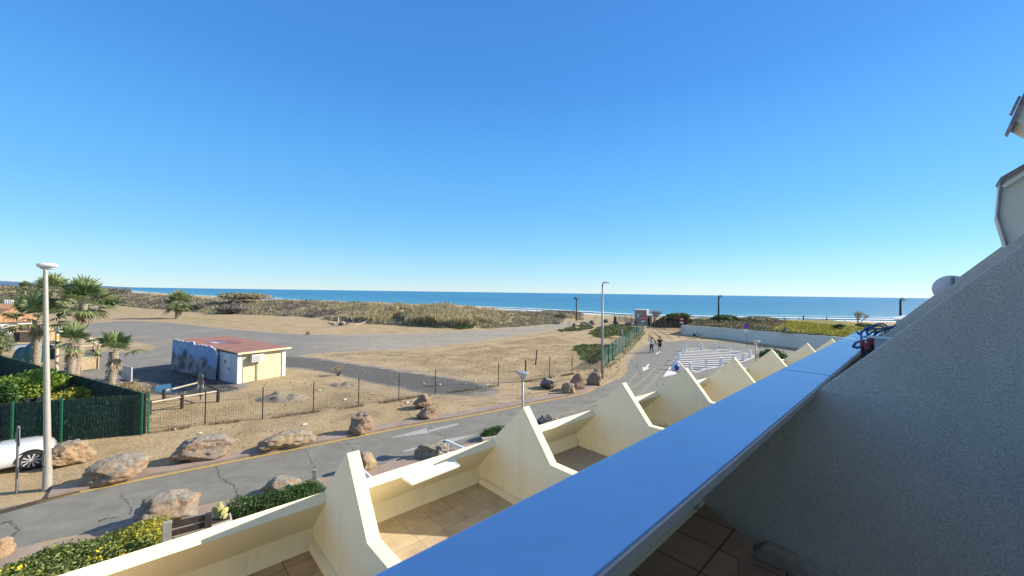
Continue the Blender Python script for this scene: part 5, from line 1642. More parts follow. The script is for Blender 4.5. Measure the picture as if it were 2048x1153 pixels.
# dune paling fence (chestnut paling)
def paling(px, zb, label, h=1.1, seed=1, Y=None):
    rr = random.Random(seed)
    P = smooth_line([AT(x, 640, y) for x, y in px], 10)
    root = thing('paling_fence', label, 'fence', (P[0].x, P[0].y, zb))
    mb = MB(); L = 0; prev = None
    for i in range(len(P) - 1):
        seg = (P[i + 1] - P[i]); n = max(1, int(seg.length / 0.14))
        for k in range(n):
            p = P[i] + seg * (k / n); hh = h * rr.uniform(0.85, 1.12)
            q = Vector((p.x, p.y, zb)); tl = Vector((rr.uniform(-.05, .05), rr.uniform(-.05, .05), 0))
            mb.box(q + Vector((0, 0, hh / 2)) + tl * .5, (0.06, 0.03, hh), rz=rr.uniform(-.5, .5))
    mb.build('pales', M_woodd2, root)
    for i in range(0, len(P), 5):
        q = Vector((P[i].x, P[i].y, zb)); mb = MB(); mb.tube([q, q + Vector((rr.uniform(-.04, .04), 0, h * 1.35))], 0.06, 7); mb.build('post', M_woodd2, root)
M_woodd2 = simple('grey_brown_paling', (0.16, 0.12, 0.09), 0.9, var=0.5, scale=4)
paling([(1309, 75), (1360, 72), (1420, 73), (1500, 75), (1570, 76)], 0.0, 'grey brown paling fence behind the sandy turning area', 1.75, 1)
paling([(1229, 92), (1250, 90), (1272, 86)], 0.0, 'short paling fence between stone pillar and stone building', 1.2, 2)

n = 20000
px_ = rng.uniform(1306, 1572, n); Y_ = rng.uniform(77, 84, n); X_ = (px_ - 1024) / F * Y_
hh_ = np.interp(px_, [1306, 1330, 1400, 1560, 1572], [0.6, 1.9, 1.5, 1.5, 0.9]) * (0.55 + 0.7 * vnoise(X_, Y_, 0.35))
Z_ = rng.random(n) ** 0.7 * hh_ + 0.1
o = raw_mesh('coastal_brush', *leaf_quads(np.stack([X_, Y_, Z_], 1), rng.normal(size=(n, 3)) + np.array([0, -.5, .5]), np.full(n, 0.36), 0.5), foliage('dark_brush_leaf', [(0.045, 0.045, 0.03), (0.10, 0.095, 0.06), (0.17, 0.15, 0.10)], .1))
tag(o, 'dark tangled brush behind the grey brown paling fence', 'brush', kind='stuff')
# ------------------------------------------------------------------ planted bank and white wall on the right
wb = [G(x, y) for x, y in [(1362, 669), (1420, 675), (1500, 684.5), (1600, 697), (1690, 709)]]
wb = wb + [wb[-1] + (wb[-1] - wb[-2]) * 2.2]
wl = smooth_line(wb, 6)
WT = [1.42, 1.95]
def wall_top(i): return 1.50 + 0.42 * min(1, i / 24)
mb = MB()
ol = offset_line(wl, 0.26)
n = len(wl)
vs = []
for i, (p, q) in enumerate(zip(wl, ol)):
    h = wall_top(i)
    vs += [(p.x, p.y, -0.05), (q.x, q.y, -0.05), (q.x, q.y, h), (p.x, p.y, h)]
fs = []
for i in range(n - 1):
    a = i * 4
    fs += [(a, a + 4, a + 7, a + 3), (a + 1, a + 2, a + 6, a + 5), (a + 3, a + 7, a + 6, a + 2)]
fs += [(0, 3, 2, 1), (n * 4 - 4, n * 4 - 3, n * 4 - 2, n * 4 - 1)]
mb.add(vs, fs)
M_wwall = render_mat('white_wall_render', (0.82, 0.76, 0.66), 0.3, 40, 0.12)
tag(mb.build('retaining_wall', M_wwall), 'long curved white retaining wall below the ice plant bank', 'wall')

def bank_h(X, Y):
    P = np.stack([np.ravel(X), np.ravel(Y)], 1)
    d = segdist([(p.x, p.y) for p in ol], P, closed=False)
    tt = np.clip((50 - P[:, 1]) / 18 + 0.5, 0, 1)
    base = 1.40 + 0.45 * sst((66 - P[:, 1]) / 16)
    hmp = 0.55 * np.exp(-(((P[:, 0] - 37.0) / 6.0) ** 2 + ((P[:, 1] - 74) / 3.0) ** 2)) 
    back = 1 - sst((P[:, 1] - 82) / 12)
    return (base - 0.1 + 0.35 * sst(d / 9) * vnoise(P[:, 0], P[:, 1], 0.18) + 0.08 * vnoise(P[:, 0], P[:, 1], 0.9)) * back - 0.6 * (1 - back)
def build_bank():
    # strip grid from the wall backwards to the beach
    W = len(ol); K = 70
    vs = []
    dirv = Vector((0.62, 0.78, 0))
    for i, p in enumerate(ol):
        for k in range(K):
            s = (k / (K - 1)) ** 1.2 * 48
            q = p + dirv * s
            vs.append((q.x, q.y))
    P = np.array(vs); z = bank_h(P[:, 0], P[:, 1])
    z.reshape(W, K)[:, 0] = [wall_top(i) - 0.06 for i in range(W)]
    # taper at the left end where the sand ramps up
    zz = z.reshape(W, K); zz[0, :] = -0.1
    v = np.concatenate([P, zz.reshape(-1, 1)], 1)
    i, j = np.meshgrid(np.arange(W - 1), np.arange(K - 1), indexing='ij'); a = i * K + j
    f = np.stack([a, a + K, a + K + 1, a + 1], -1).reshape(-1, 4)
    m = NT('bank_soil'); v_ = m.coord(); n = m.noise(v_, 1.2, 6, 0.7); n2 = m.noise(v_, 6, 4, .7)
    c = m.ramp(n, [(0.3, (0.16, 0.13, 0.06)), (0.5, (0.24, 0.22, 0.07)), (0.7, (0.32, 0.24, 0.12))]); m.bsdf(c, 0.95, spec=.1, normal=m.bump(n2, 1, .1))
    tag(raw_mesh('planted_bank', v, f, m.mat, smooth=True), kind='structure')
build_bank()
def bank_cover():
    dirv = np.array([0.62, 0.78])
    op = np.array([(p.x, p.y) for p in ol])
    n = 95000
    k = rng.random(n) * (len(op) - 1.001); i = k.astype(int); fr = (k - i)[:, None]
    base = op[i] * (1 - fr) + op[i + 1] * fr
    s = rng.random(n) ** 1.3 * 34
    P = base + dirv * s[:, None]
    z = bank_h(P[:, 0], P[:, 1])
    ok = (P[:, 1] < 92) & (z > 0.4)
    P, z, k, s = P[ok], z[ok], k[ok], s[ok]
    z = z + 0.02 + rng.random(len(P)) * 0.2 * vnoise(P[:, 0], P[:, 1], 0.8)
    nn = rng.normal(size=(len(P), 3)); nn[:, 2] = np.abs(nn[:, 2]) + .6
    pxp = 1024 + F * P[:, 0] / P[:, 1]
    f_ = vnoise(P[:, 0], P[:, 1], 0.22) * 0.6 + 0.4 * vnoise(P[:, 0], P[:, 1], 0.8)
    sel = np.where(s < 1.3 + 1.2 * f_, 1, np.where(pxp > 1555 + 60 * (f_ - .5), 2, np.where(f_ > 0.56, 3, 1)))
    F_iced = foliage('red_ice_plant_leaf', [(0.16, 0.13, 0.06), (0.28, 0.17, 0.08), (0.36, 0.26, 0.13), (0.20, 0.20, 0.08)], .15)
    F_greyc = foliage('grey_green_cover_leaf', [(0.05, 0.065, 0.035), (0.11, 0.13, 0.06), (0.19, 0.20, 0.10)], .15)
    for q, mt, lab in ((1, F_greyc, 'grey green ground cover along the top of the white wall'), (2, F_icey, 'bright yellow green ice plant carpet on the bank'), (3, F_iced, 'reddish brown ice plant patches on the bank')):
        m_ = sel == q
        v, f = leaf_quads(np.concatenate([P[m_], z[m_][:, None]], 1), nn[m_], np.full(m_.sum(), 0.24), 0.55)
        tag(raw_mesh('bank_ground_cover', v, f, mt), lab, 'ground cover', kind='stuff')
bank_cover()
# green domed bushes behind the paling fence
px_bush(1326, 1388, 624, 648, 'green dome shaped bush behind the paling fence, left of the middle pole', F_ice, 6000, 0.3, 91, base=79, name='coastal_bush', lumps=14)
px_bush(1418, 1482, 627, 650, 'wide green dome bush around the foot of the middle pole', F_ice, 6000, 0.3, 92, base=78, name='coastal_bush', lumps=14)
px_bush(1478, 1562, 630, 650, 'brownish low bush at the right end of the paling fence', F_dune, 5000, 0.3, 93, base=79, name='coastal_bush', lumps=14)
px_bush(1384, 1424, 633, 650, 'tan dry bush between the two green dome bushes', F_reed, 2500, 0.3, 94, base=78, name='coastal_bush', lumps=10)
px_bush(1664, 1694, 647, 660, 'dark green low bush on the yellow bank', F_hedge, 900, 0.2, 95, base=58, name='coastal_bush', lumps=8)
px_bush(1712, 1752, 646, 657, 'wide dark green bush below the small leafless shrub', F_hedge, 1600, 0.2, 96, base=60, name='coastal_bush', lumps=8)

# beach posts
for i, (x, yt, yb, r, lab) in enumerate([(1568, 633, 648, 0.06, 'thin leaning stake left of the beach posts'), (1598, 636, 647, 0.06, 'short leaning stake next to the thick beach post'), (1607, 632, 648, 0.13, 'thick dark beach post left of the bather'), (1653.5, 635.5, 648.5, 0.13, 'thick dark beach post right of the bather'), (1661, 642, 650, 0.05, 'tiny stake right of the bather'), (1690, 640.5, 650, 0.06, 'thin stake before the small leafless shrub')]):
    Y = 84; t = AT(x, yt, Y); mb = MB(); mb.tube([Vector((t.x + (0.15 if i in (0, 1) else 0), t.y, -0.4)), t], [r, r * 0.9], 7)
    tag(mb.build('beach_post', M_woodd), lab, 'post', 'dark posts along the beach')
# agave on the wall
def agave(c, r, label, seed):
    rr = random.Random(seed); root = thing('agave_plant', label, 'plant', c); c = Vector(c)
    mb = MB()
    for i in range(34):
        az = i * 2.4; el = R(rr.uniform(-15, 80)); d = Vector((math.cos(az) * math.cos(el), math.sin(az) * math.cos(el), math.sin(el)))
        L = r * rr.uniform(0.7, 1.1); s = Vector((-math.sin(az), math.cos(az), 0)); w_ = 0.09 * r
        mid = c + d * L * 0.5; tip = c + d * L + Vector((0, 0, -0.12 * L)); up = Vector((0, 0, 0.03))
        mb.add([c - s * w_ * .6, mid - s * w_, tip, mid + s * w_, c + s * w_ * .6, mid - up * 2], [(0, 1, 5), (1, 2, 5), (2, 3, 5), (3, 4, 5), (0, 5, 4)])
    mb.build('leaf_rosette', foliage('agave_leaf', [(0.16, 0.20, 0.13), (0.30, 0.35, 0.24), (0.45, 0.46, 0.33)], .1), root)
    mb = MB(); mb.lathe(c, [(0.12, -0.12), (0.14, 0.0), (0.05, 0.12)], 8); mb.build('stem', M_wood, root)
c = AT(1570, 659, 50.5); agave((c.x, c.y, 1.95), 1.0, 'spiky pale agave overhanging the top of the white wall', 5)

# ------------------------------------------------------------------ hut with painted panel
C0 = G(473.8, 768.5); C1 = G(569.8, 751.5); ax = (C1 - C0).normalized(); ay = Vector((-ax.y, ax.x, 0))
LA = (C1 - C0).length; LB = 9.3
def HP(a, b_, z): return C0 + ax * a + ay * b_ + Vector((0, 0, z))
hut = thing('beach_hut', 'low cream hut with red metal roof and white door beside the car park', 'hut', C0)
M_hut = NT('cream_pebbledash'); v = M_hut.coord(); vr = M_hut.vor(v, 9.0); nz = M_hut.noise(v, 1.5, 4, .6); nz2 = M_hut.noise(v, 12, 4, .7)
cc = M_hut.ramp(nz, [(0.3, (0.62, 0.55, 0.36)), (0.7, (0.72, 0.64, 0.43))]); cc = M_hut.mix(M_hut.ramp(nz2, [(0.62, 0.0), (0.70, 0.55)]), cc, (0.30, 0.26, 0.17))
M_hut.bsdf(cc, .9, spec=.2, normal=M_hut.bump(M_hut.math('MULTIPLY', vr, 1.0), 0.6, 0.05)); M_hut = M_hut.mat
M_hutw = simple('pale_blue_white_paint', (0.66, 0.67, 0.68), 0.8, var=0.08)
def hz(a): return 2.12
mb = MB(); mb.prism([HP(0.02, 0.02, 0), HP(LA - 0.02, 0.02, 0), HP(LA - 0.02, LB, 0), HP(0.02, LB, 0)], (0, 0, 2.05)); mb.build('wall', M_hut, hut)
for (a0, b0, sx, sy) in [(0.14, -0.01, 0.30, 0.06), (LA - 0.12, -0.01, 0.26, 0.06)]:
    mb = MB(); q = HP(a0, b0, 1.02); mb.box(q, (sx, sy, 2.04), rz=math.atan2(ax.y, ax.x)); mb.build('corner_pilaster', M_hutw, hut)
mb = MB(); q = HP(-0.02, 1.3, 1.02); mb.box(q, (0.06, 2.6, 2.04), rz=math.atan2(ax.y, ax.x)); mb.build('side_wall_render', M_hutw, hut)
M_roof = NT('faded_red_roof'); v = M_roof.coord(rot=(0, 0, -math.atan2(ax.y, ax.x)))
wv = M_roof.n('ShaderNodeTexWave', wave_type='BANDS', bands_direction='X', wave_profile='SAW'); M_roof.l(v, wv.inputs[0]); wv.inputs['Scale'].default_value = 0.55
nz = M_roof.noise(v, 1.2, 5, .65); cc = M_roof.ramp(nz, [(0.3, (0.27, 0.135, 0.10)), (0.7, (0.37, 0.195, 0.145))])
cc = M_roof.mix(M_roof.ramp(wv.outputs['Fac'], [(0.0, 0.45), (0.06, 0.0)]), cc, (0.18, 0.085, 0.07))
M_roof.bsdf(cc, .75, spec=.3, normal=M_roof.bump(wv.outputs['Fac'], .3, .02)); M_roof = M_roof.mat
ov = 0.28
mb = MB(); rp_ = [HP(-0.10, -ov, 2.10), HP(LA + 0.25, -ov, 2.10), HP(LA + 0.25, LB + 0.1, 2.34), HP(-0.10, LB + 0.1, 2.34)]
mb.prism(rp_, (0, 0, 0.06)); mb.build('roof', M_roof, hut)
M_fas = simple('chipped_cream_fascia', (0.66, 0.60, 0.40), 0.8, var=.25, scale=9)
mb = MB(); mb.box(HP(LA / 2 + 0.075, -ov - 0.02, 2.12), (LA + 0.40, 0.05, 0.13), rz=math.atan2(ax.y, ax.x)); mb.build('fascia', M_fas, hut)
mb = MB(); q = HP(-0.065, 1.22, 0.0); mb.box(HP(-0.075, 1.25, 0.97), (0.05, 0.86, 1.90), rz=math.atan2(ax.y, ax.x)); door = mb.build('door', simple('white_door_paint', (0.74, 0.74, 0.75), .5, var=.05), hut)
mb = MB(); mb.box(HP(-0.115, 0.92, 0.98), (0.04, 0.05, 0.14), rz=math.atan2(ax.y, ax.x)); mb.build('handle', M_black, door)
mb = MB(); mb.box(HP(-0.108, 1.50, 1.42), (0.02, 0.14, 0.24), rz=math.atan2(ax.y, ax.x)); mb.build('vent', M_black, door)
mb = MB()
for (bb, zz, sy, sz) in ((0.79, 0.98, .06, 1.96), (1.71, 0.98, .06, 1.96), (1.25, 1.95, .98, .06)):
    mb.box(HP(-0.062, bb, zz), (0.03, sy, sz), rz=math.atan2(ax.y, ax.x))
mb.build('door_frame', M_hutw, hut)
# air conditioner
mb = MB(); mb.box(HP(1.15, -0.23, 1.66), (0.80, 0.32, 0.52), rz=math.atan2(ax.y, ax.x)); ac = mb.build('air_conditioner', simple('ac_casing', (0.74, 0.73, 0.69), .45, var=.05), hut, bevel=.015)
mb = MB(); mb.box(HP(1.05, -0.395, 1.66), (0.46, 0.015, 0.42), rz=math.atan2(ax.y, ax.x)); mb.build('fan_grille', simple('ac_grille', (0.42, 0.41, 0.38), .6), ac)
mb = MB(); mb.tube([HP(1.25, -0.05, 1.42), HP(1.25, -0.05, 0.0)], 0.03, 8); mb.tube([HP(1.25, -0.20, 1.42), HP(1.25, -0.05, 1.30)], 0.025, 6); mb.build('drain_pipe', M_poleg, hut)
mb = MB(); mb.tube([HP(0.32, -0.06, 2.05), HP(0.32, -0.06, 0.0)], 0.018, 6); mb.build('cable', M_poleg, hut)

# oval stain of the faded emblem on the roof
def ell(a, b_, ra, rb, rot=0):
    out = []
    for k in range(40):
        t = 2 * math.pi * k / 40; x = math.cos(t) * ra; y = math.sin(t) * rb
        A_ = a + x * math.cos(rot) - y * math.sin(rot); B_ = b_ + x * math.sin(rot) + y * math.cos(rot)
        out.append(HP(A_, B_, 2.166 + (B_ + ov) / (LB + ov + .1) * 0.24))
    return out
def flat(nm, pts, dz, mat, par):
    mb = MB(); mb.add([p + Vector((0, 0, dz)) for p in pts], [tuple(range(len(pts)))]); return mb.build(nm, mat, par)
flat('painted_oval', ell(1.75, 5.5, 0.62, 1.5, 0.2), 0.004, simple('dark_red_stain', (0.22, 0.10, 0.10), .8), hut)
flat('painted_oval', ell(1.15, 5.9, 0.45, 1.1, 0.2), 0.008, simple('violet_grey_stain', (0.22, 0.17, 0.25), .8), hut)
flat('white_mark', ell(0.95, 5.6, 0.13, 0.45, 0.2), 0.012, M_signw, hut)

# wavy painted panel leaning against the hut
M_mural = NT('weathered_mural_paint'); v = M_mural.coord(); sp3 = M_mural.n('ShaderNodeSeparateXYZ'); M_mural.l(v, sp3.inputs[0])
n1 = M_mural.noise(v, 0.55, 4, .5, .6); n2 = M_mural.noise(v, 1.2, 4, .55, .4); n3 = M_mural.noise(v, 7, 3, .6)
lv = M_mural.math('ADD', sp3.outputs[2], M_mural.math('MULTIPLY', M_mural.math('SUBTRACT', n1, .5), 2.4))
skyc = M_mural.ramp(n2, [(0.35, (0.20, 0.33, 0.56)), (0.65, (0.36, 0.48, 0.66))])
land = M_mural.ramp(n2, [(0.34, (0.10, 0.11, 0.15)), (0.46, (0.17, 0.18, 0.22)), (0.56, (0.36, 0.35, 0.36)), (0.70, (0.24, 0.22, 0.22))])
cc = M_mural.mix(M_mural.math('MULTIPLY', M_mural.math('SUBTRACT', lv, 1.12), 3.5, True), land, skyc)
cc = M_mural.mix(M_mural.ramp(n3, [(0.60, 0.0), (0.72, 0.5)]), cc, (0.5, 0.5, 0.5))
M_mural.bsdf(cc, .75, spec=.3); M_mural = M_mural.mat
mur = thing('painted_panel', 'large wavy topped panel painted with a blue landscape, fixed along the hut side', 'mural', HP(-0.5, 5.5, 0))
K = 90; vs = []; rr = random.Random(4)
tops = [2.42 + 0.025 * math.sin(i * 0.35) + 0.02 * math.sin(i * .9) - (0.55 * max(0, (i - 78) / 12) ** 2) - (0.10 if i > 40 else 0) for i in range(K)][::1]
for i in range(K):
    f = i / (K - 1); b_ = 9.55 - f * 7.2
    off = -0.42 + 0.10 * math.sin(f * 19) + 0.05 * math.sin(f * 41 + 1) + 0.22 * f
    h = tops[i] + 0.03 * rr.uniform(-1, 1)
    bot = 0.02
    if i > 78: pass
    vs.append((HP(off - 0.10, b_, bot), HP(off, b_, h), HP(off + 0.04, b_, h), HP(off - 0.06, b_, bot)))
V = [p for q in vs for p in q]
fs = []
for i in range(K - 1):
    a = i * 4
    fs += [(a, a + 4, a + 5, a + 1), (a + 1, a + 5, a + 6, a + 2), (a + 2, a + 6, a + 7, a + 3), (a + 3, a + 7, a + 4, a)]
fs += [(0, 1, 2, 3), (4 * K - 4, 4 * K - 1, 4 * K - 2, 4 * K - 3)]
mb = MB(); mb.add(V, fs); mb.build('panel_sheet', M_mural, mur, smooth=True, angle=50)
mb = MB()
for i in range(K - 1):
    a = vs[i][1]; c_ = vs[i + 1][1]; mb.add([a, c_, c_ + Vector((0, 0, .03)) + ax * .02, a + Vector((0, 0, .03)) + ax * .02, vs[i][2] + Vector((0, 0, .02)) + ax * .03, vs[i + 1][2] + Vector((0, 0, .02)) + ax * .03], [(0, 1, 2, 3), (3, 2, 5, 4)])
mb.build('white_rim', M_signw, mur)

# ------------------------------------------------------------------ folding barrier, shelter, parasol
b = G(250, 762)
root = thing('folding_barrier', 'white folding panel frame lying open on the asphalt beside the palm', 'barrier', b)
mb = MB(); p = [G(243, 758), G(263, 763)]
mb.prism([p[0] + Vector((0, 0, .05)), p[1] + Vector((0, 0, .05)), p[1] + Vector((0, 0, 0.95)), p[0] + Vector((0, 0, 0.95))], (0.02, 0.03, 0)); mb.build('panel', simple('dirty_white_panel', (0.62, 0.62, 0.58), .6, var=.15), root)
mb = MB()
for q in p: mb.tube([q, q + Vector((0, 0, 1.0))], 0.025, 6)
mb.tube([p[0] + Vector((0, 0, .97)), p[1] + Vector((0, 0, .97))], 0.025, 6)
e0, e1 = G(230, 756), G(248, 771)
mb.tube([p[0] + Vector((0, 0, .95)), e0], 0.02, 6); mb.tube([e0, e1, p[1]], 0.03, 6); mb.tube([e0, G(240, 762)], .02, 6); mb.build('frame', M_signw, root)

root = thing('wooden_shelter', 'open timber stall frame with ridge roof beams behind the palms', 'shelter', G(178, 741))
q = [G(162, 744), G(196, 739), G(187, 728), G(166, 731)]
hs_ = [1.95, 2.0, 2.0, 1.95]
for a, h in zip(q, hs_): mb = MB(); mb.box(a + Vector((0, 0, h / 2)), (0.10, 0.10, h)); mb.build('post', M_wood, root)
mb = MB()
for a, c_ in ((0, 1), (1, 2), (2, 3), (3, 0)): mb.tube([q[a] + Vector((0, 0, 1.95)), q[c_] + Vector((0, 0, 1.95))], .05, 4)
m0 = (q[0] + q[1]) / 2 + Vector((0, 0, 2.3)); m1 = (q[2] + q[3]) / 2 + Vector((0, 0, 2.3))
mb.tube([q[0] + Vector((-.3, 0, 1.9)), m0, q[1] + Vector((.3, 0, 1.9))], .055, 4); mb.tube([q[3] + Vector((-.3, 0, 1.9)), m1, q[2] + Vector((.3, 0, 1.9))], .055, 4); mb.tube([m0, m1], .055, 4)
mb.build('roof_beams', M_woodl, root)
mb = MB(); mb.prism([q[0] + Vector((0.05, 0, .08)), q[1] + Vector((-.05, 0, .08)), q[1] + Vector((-.05, 0, 1.0)), q[0] + Vector((.05, 0, 1.0))], (0, 0.04, 0)); mb.build('counter_panel', M_wood, root)
mb = MB(); mb.prism([q[0] + Vector((0, -.1, 1.02)), q[1] + Vector((0, -.1, 1.02)), q[1] + Vector((0, .3, 1.02)), q[0] + Vector((0, .3, 1.02))], (0, 0, .04)); mb.build('counter_top', M_woodl, root)

b = G(113, 742); root = thing('utility_post', 'thin concrete post with yellow band between the palms', 'post', b)
t = AT(114, 664, b.y); mb = MB(); mb.tube([b, t], .10, 8); mb.build('pole', M_woodl, root); mb = MB(); q_ = AT(114, 678, b.y); mb.tube([q_, q_ + Vector((0, 0, .25))], .108, 8); mb.build('yellow_band', simple('yellow_band_paint', (.7, .5, .05), .6), root)
mb = MB(); mb.box(AT(118, 659, b.y), (0.5, .3, .35), rot=Euler((0, .4, 0)).to_matrix()); mb.build('lamp_head', M_lampw, root, bevel=.05)

# folded turquoise canvas shelter
c = AT(62, 716, 34)
root = thing('canvas_tent', 'half open turquoise canvas windbreak behind the left palm', 'tent', (c.x, c.y, 0))
mb = MB(); vs = []
c1 = AT(42, 735, 34); c2 = AT(93, 728, 34)
for i in range(13):
    a = math.pi * i / 12
    for k in range(9):
        f = k / 8; x = c1.x + (c2.x - c1.x) * f; r_ = 1.35 * math.sin(max(.25, f) * math.pi * .62 + .25)
        vs.append((x, c.y - 0.9 * math.cos(a) * r_ * .8, 0.0 + r_ * math.sin(a) * 1.35))
mb.add(vs, [(i * 9 + k, i * 9 + k + 1, i * 9 + 10 + k, i * 9 + 9 + k) for i in range(12) for k in range(8)])
M_turq = simple('turquoise_canvas', (0.03, 0.30, 0.25), .7, var=.15); M_petrol = simple('petrol_canvas', (0.03, 0.12, 0.13), .7, var=.2)
mb.build('canopy', M_petrol, root, smooth=True)
mb = MB(); mb.lathe(AT(86, 716, 33.4), [(0.0, -0.02), (1.05, 0.0), (0.0, 0.02)], 20, Euler((R(78), 0, R(15))).to_matrix() @ Matrix.Diagonal((0.42, 1.0, 1)).to_3x3()); mb.build('front_flap', M_turq, root)
# palisade poles and debris near the hamlet
mb = MB(); a_, c_ = G(-20, 703), G(60, 700)
mb.prism([a_, c_, c_ + Vector((0, .2, 0)), a_ + Vector((0, .2, 0))], (0, 0, .45)); tag(mb.build('low_wall', M_hutw), 'low whitewashed wall at the far left below the palms', 'wall')
mb = MB(); a_, c_ = G(28, 691), G(150, 694)
mb.prism([a_, c_, c_ + Vector((0, .2, 0)), a_ + Vector((0, .2, 0))], (0, 0, .16)); tag(mb.build('low_kerb', M_hutw), 'pale kerb on the ground behind the left palms', 'kerb')

# ------------------------------------------------------------------ houses at far left
def house(c, w_, d_, h, rh, rz, label, seed, wallm, roofm, gable=True):
    c = Vector(c); root = thing('house', label, 'house', c, 0, 'small houses on the far left')
    m = Matrix.Rotation(rz, 3, 'Z')
    def L(x, y, z): return c + m @ Vector((x, y, z))
    mb = MB(); mb.prism([L(-w_/2, -d_/2, -.1), L(w_/2, -d_/2, -.1), L(w_/2, d_/2, -.1), L(-w_/2, d_/2, -.1)], (0, 0, h + .1)); wl_ = mb.build('wall', wallm, root)
    o = .35; mb = MB()
    a = [L(-w_/2 - o, -d_/2 - o, h), L(w_/2 + o, -d_/2 - o, h), L(w_/2 + o, d_/2 + o, h), L(-w_/2 - o, d_/2 + o, h)]
    r1, r2 = L(-w_/2 + (0 if gable else w_ * .25) - (o if gable else 0), 0, h + rh), L(w_/2 - (0 if gable else w_ * .25) + (o if gable else 0), 0, h + rh)
    mb.add(a + [r1, r2], [(0, 1, 5, 4), (2, 3, 4, 5), (0, 4, 3), (1, 2, 5), (0, 3, 2, 1)]); mb.build('roof', roofm, root)
    for k in (-.25, .25):
        mb = MB(); q = L(w_ * k, -d_/2 - .02, h * .55); mb.box(q, (.9, .06, 1.1), rz=rz); mb.build('window', M_black if k < 0 else M_poleg, root)
    mb = MB(); mb.box(L(0, -d_/2 - .03, 1.0), (.95, .07, 2.0), rz=rz); mb.build('door', M_wood, root)
M_tiler = NT('canal_tile_roof'); v = M_tiler.coord(); wv = M_tiler.n('ShaderNodeTexWave', wave_type='BANDS', bands_direction='X'); M_tiler.l(v, wv.inputs[0]); wv.inputs['Scale'].default_value = 3.0
nz = M_tiler.noise(v, 2.5, 5, .7); cc = M_tiler.ramp(nz, [(.3, (.30, .16, .09)), (.7, (.52, .32, .19))]); M_tiler.bsdf(cc, .9, spec=.2, normal=M_tiler.bump(wv.outputs['Fac'], .8, .06)); M_tiler = M_tiler.mat
M_hw = simple('off_white_render', (.66, .64, .60), .9, var=.12, scale=1)
c = G(18, 668); house((c.x, 50.5, 0), 6.2, 5.0, 2.1, 2.1, R(40), 'small house with orange tile gable roof at the left edge behind the olive tree', 1, M_hw, M_tiler)
c = AT(-22, 650, 47); house((c.x, 47.5, 0), 6.0, 5.0, 2.2, 1.6, R(-15), 'house with low orange tile roof cut by the left picture edge', 2, M_hw, M_tiler)
c = AT(60, 655, 46); house((c.x, 46.5, 0), 2.4, 2.2, 1.2, .8, R(10), 'little lean-to with yellowish tile roof beside the left palm', 3, M_wood, simple('ochre_tile', (.55, .36, .20), .9, var=.3))
for i, (x, y, Y, w__, h, lab) in enumerate([(28, 573, 330, 12, 3.2, 'tiny white far building on the horizon at left'), (62, 571, 420, 14, 3.0, 'tiny pale far building beside the distant palm'), (4, 568, 300, 12, 4.6, 'tiny brown roofed far building at the left edge')]):
    c = AT(x, y, Y); house((c.x, Y, 0), w__, 8, h, 1.3, 0, lab, 5 + i, M_hw, M_hw if i == 1 else M_tiler, False)
# white picket posts
root = thing('white_post_row', 'row of short white posts on the far left scrubland', 'fence', AT(18, 598, 105))
for k in range(5):
    t = AT(10 + k * 3.9, 590, 105); mb = MB(); mb.box((t.x, t.y, 1.2), (0.26, .2, 3.0)); mb.build('post', M_signw, root)
# ship on horizon? (a few pale specks of the far coast town)
# ------------------------------------------------------------------ stone building at the beach
c0, c1 = G(1269, 650), G(1293, 651.2); u = (c1 - c0).normalized(); vv = Vector((-u.y, u.x, 0))
Y0 = c0.y; WA = (c1 - c0).length
htop = AT(1270, 619.5, c0.y).z
root = thing('stone_kiosk', 'small square pinkish stone building at the beach entrance', 'building', c0)
M_pst = NT('pinkish_stone'); v = M_pst.coord(); br = M_pst.n('ShaderNodeTexBrick'); mp = M_pst.n('ShaderNodeMapping'); mp.inputs['Rotation'].default_value = (R(90), 0, 0)
M_pst.l(v, mp.inputs[0]); M_pst.l(mp.outputs[0], br.inputs['Vector']); br.inputs['Scale'].default_value = 1.6; br.inputs['Color1'].default_value = (.50, .36, .28, 1); br.inputs['Color2'].default_value = (.42, .30, .24, 1); br.inputs['Mortar'].default_value = (.36, .28, .23, 1); br.inputs['Mortar Size'].default_value = .012
M_pst.bsdf(br.outputs[0], .9, spec=.2); M_pst = M_pst.mat
mb = MB(); mb.prism([c0, c1, c1 + vv * 2.6, c0 + vv * 2.6], (0, 0, htop - .12)); mb.build('wall', M_pst, root)
mb = MB(); mb.prism([c0 - u * .1 - vv * .1 + Vector((0, 0, htop - .12)), c1 + u * .1 - vv * .1 + Vector((0, 0, htop - .12)), c1 + u * .1 + vv * 2.7 + Vector((0, 0, htop - .12)), c0 - u * .1 + vv * 2.7 + Vector((0, 0, htop - .12))], (0, 0, .14)); mb.build('roof_slab', M_hutw, root)
mb = MB(); mb.prism([c1 + u * 0.02 - vv * .0, c1 + u * 1.1, c1 + u * 1.1 + vv * .4, c1 + u * .02 + vv * .4], (0, 0, 2.15)); mb.build('side_buttress', M_pst, root)
mb = MB(); mb.box(c0 + u * WA * .32 + Vector((0, -.04, 2.0)), (.62, .05, .62)); mb.build('notice_board', M_signw, root)
mb = MB(); mb.box(c0 + u * WA * .10 + Vector((0, -.03, .55)), (.5, .05, .5)); mb.build('service_hatch', M_black, root)
mb = MB(); q = c1 + u * .55 + Vector((0, -.03, .9)); mb.box(q, (.5, .05, 1.7)); mb.build('doorway', simple('dark_recess', (.06, .045, .04), .9), root)
b = G(1230, 649); mb = MB(); mb.box(b + Vector((0, 0, .85)), (.5, .5, 1.7)); tag(mb.build('stone_pillar', M_woodd2, bevel=.05), 'short weathered pillar at the left end of the beach paling', 'pillar')
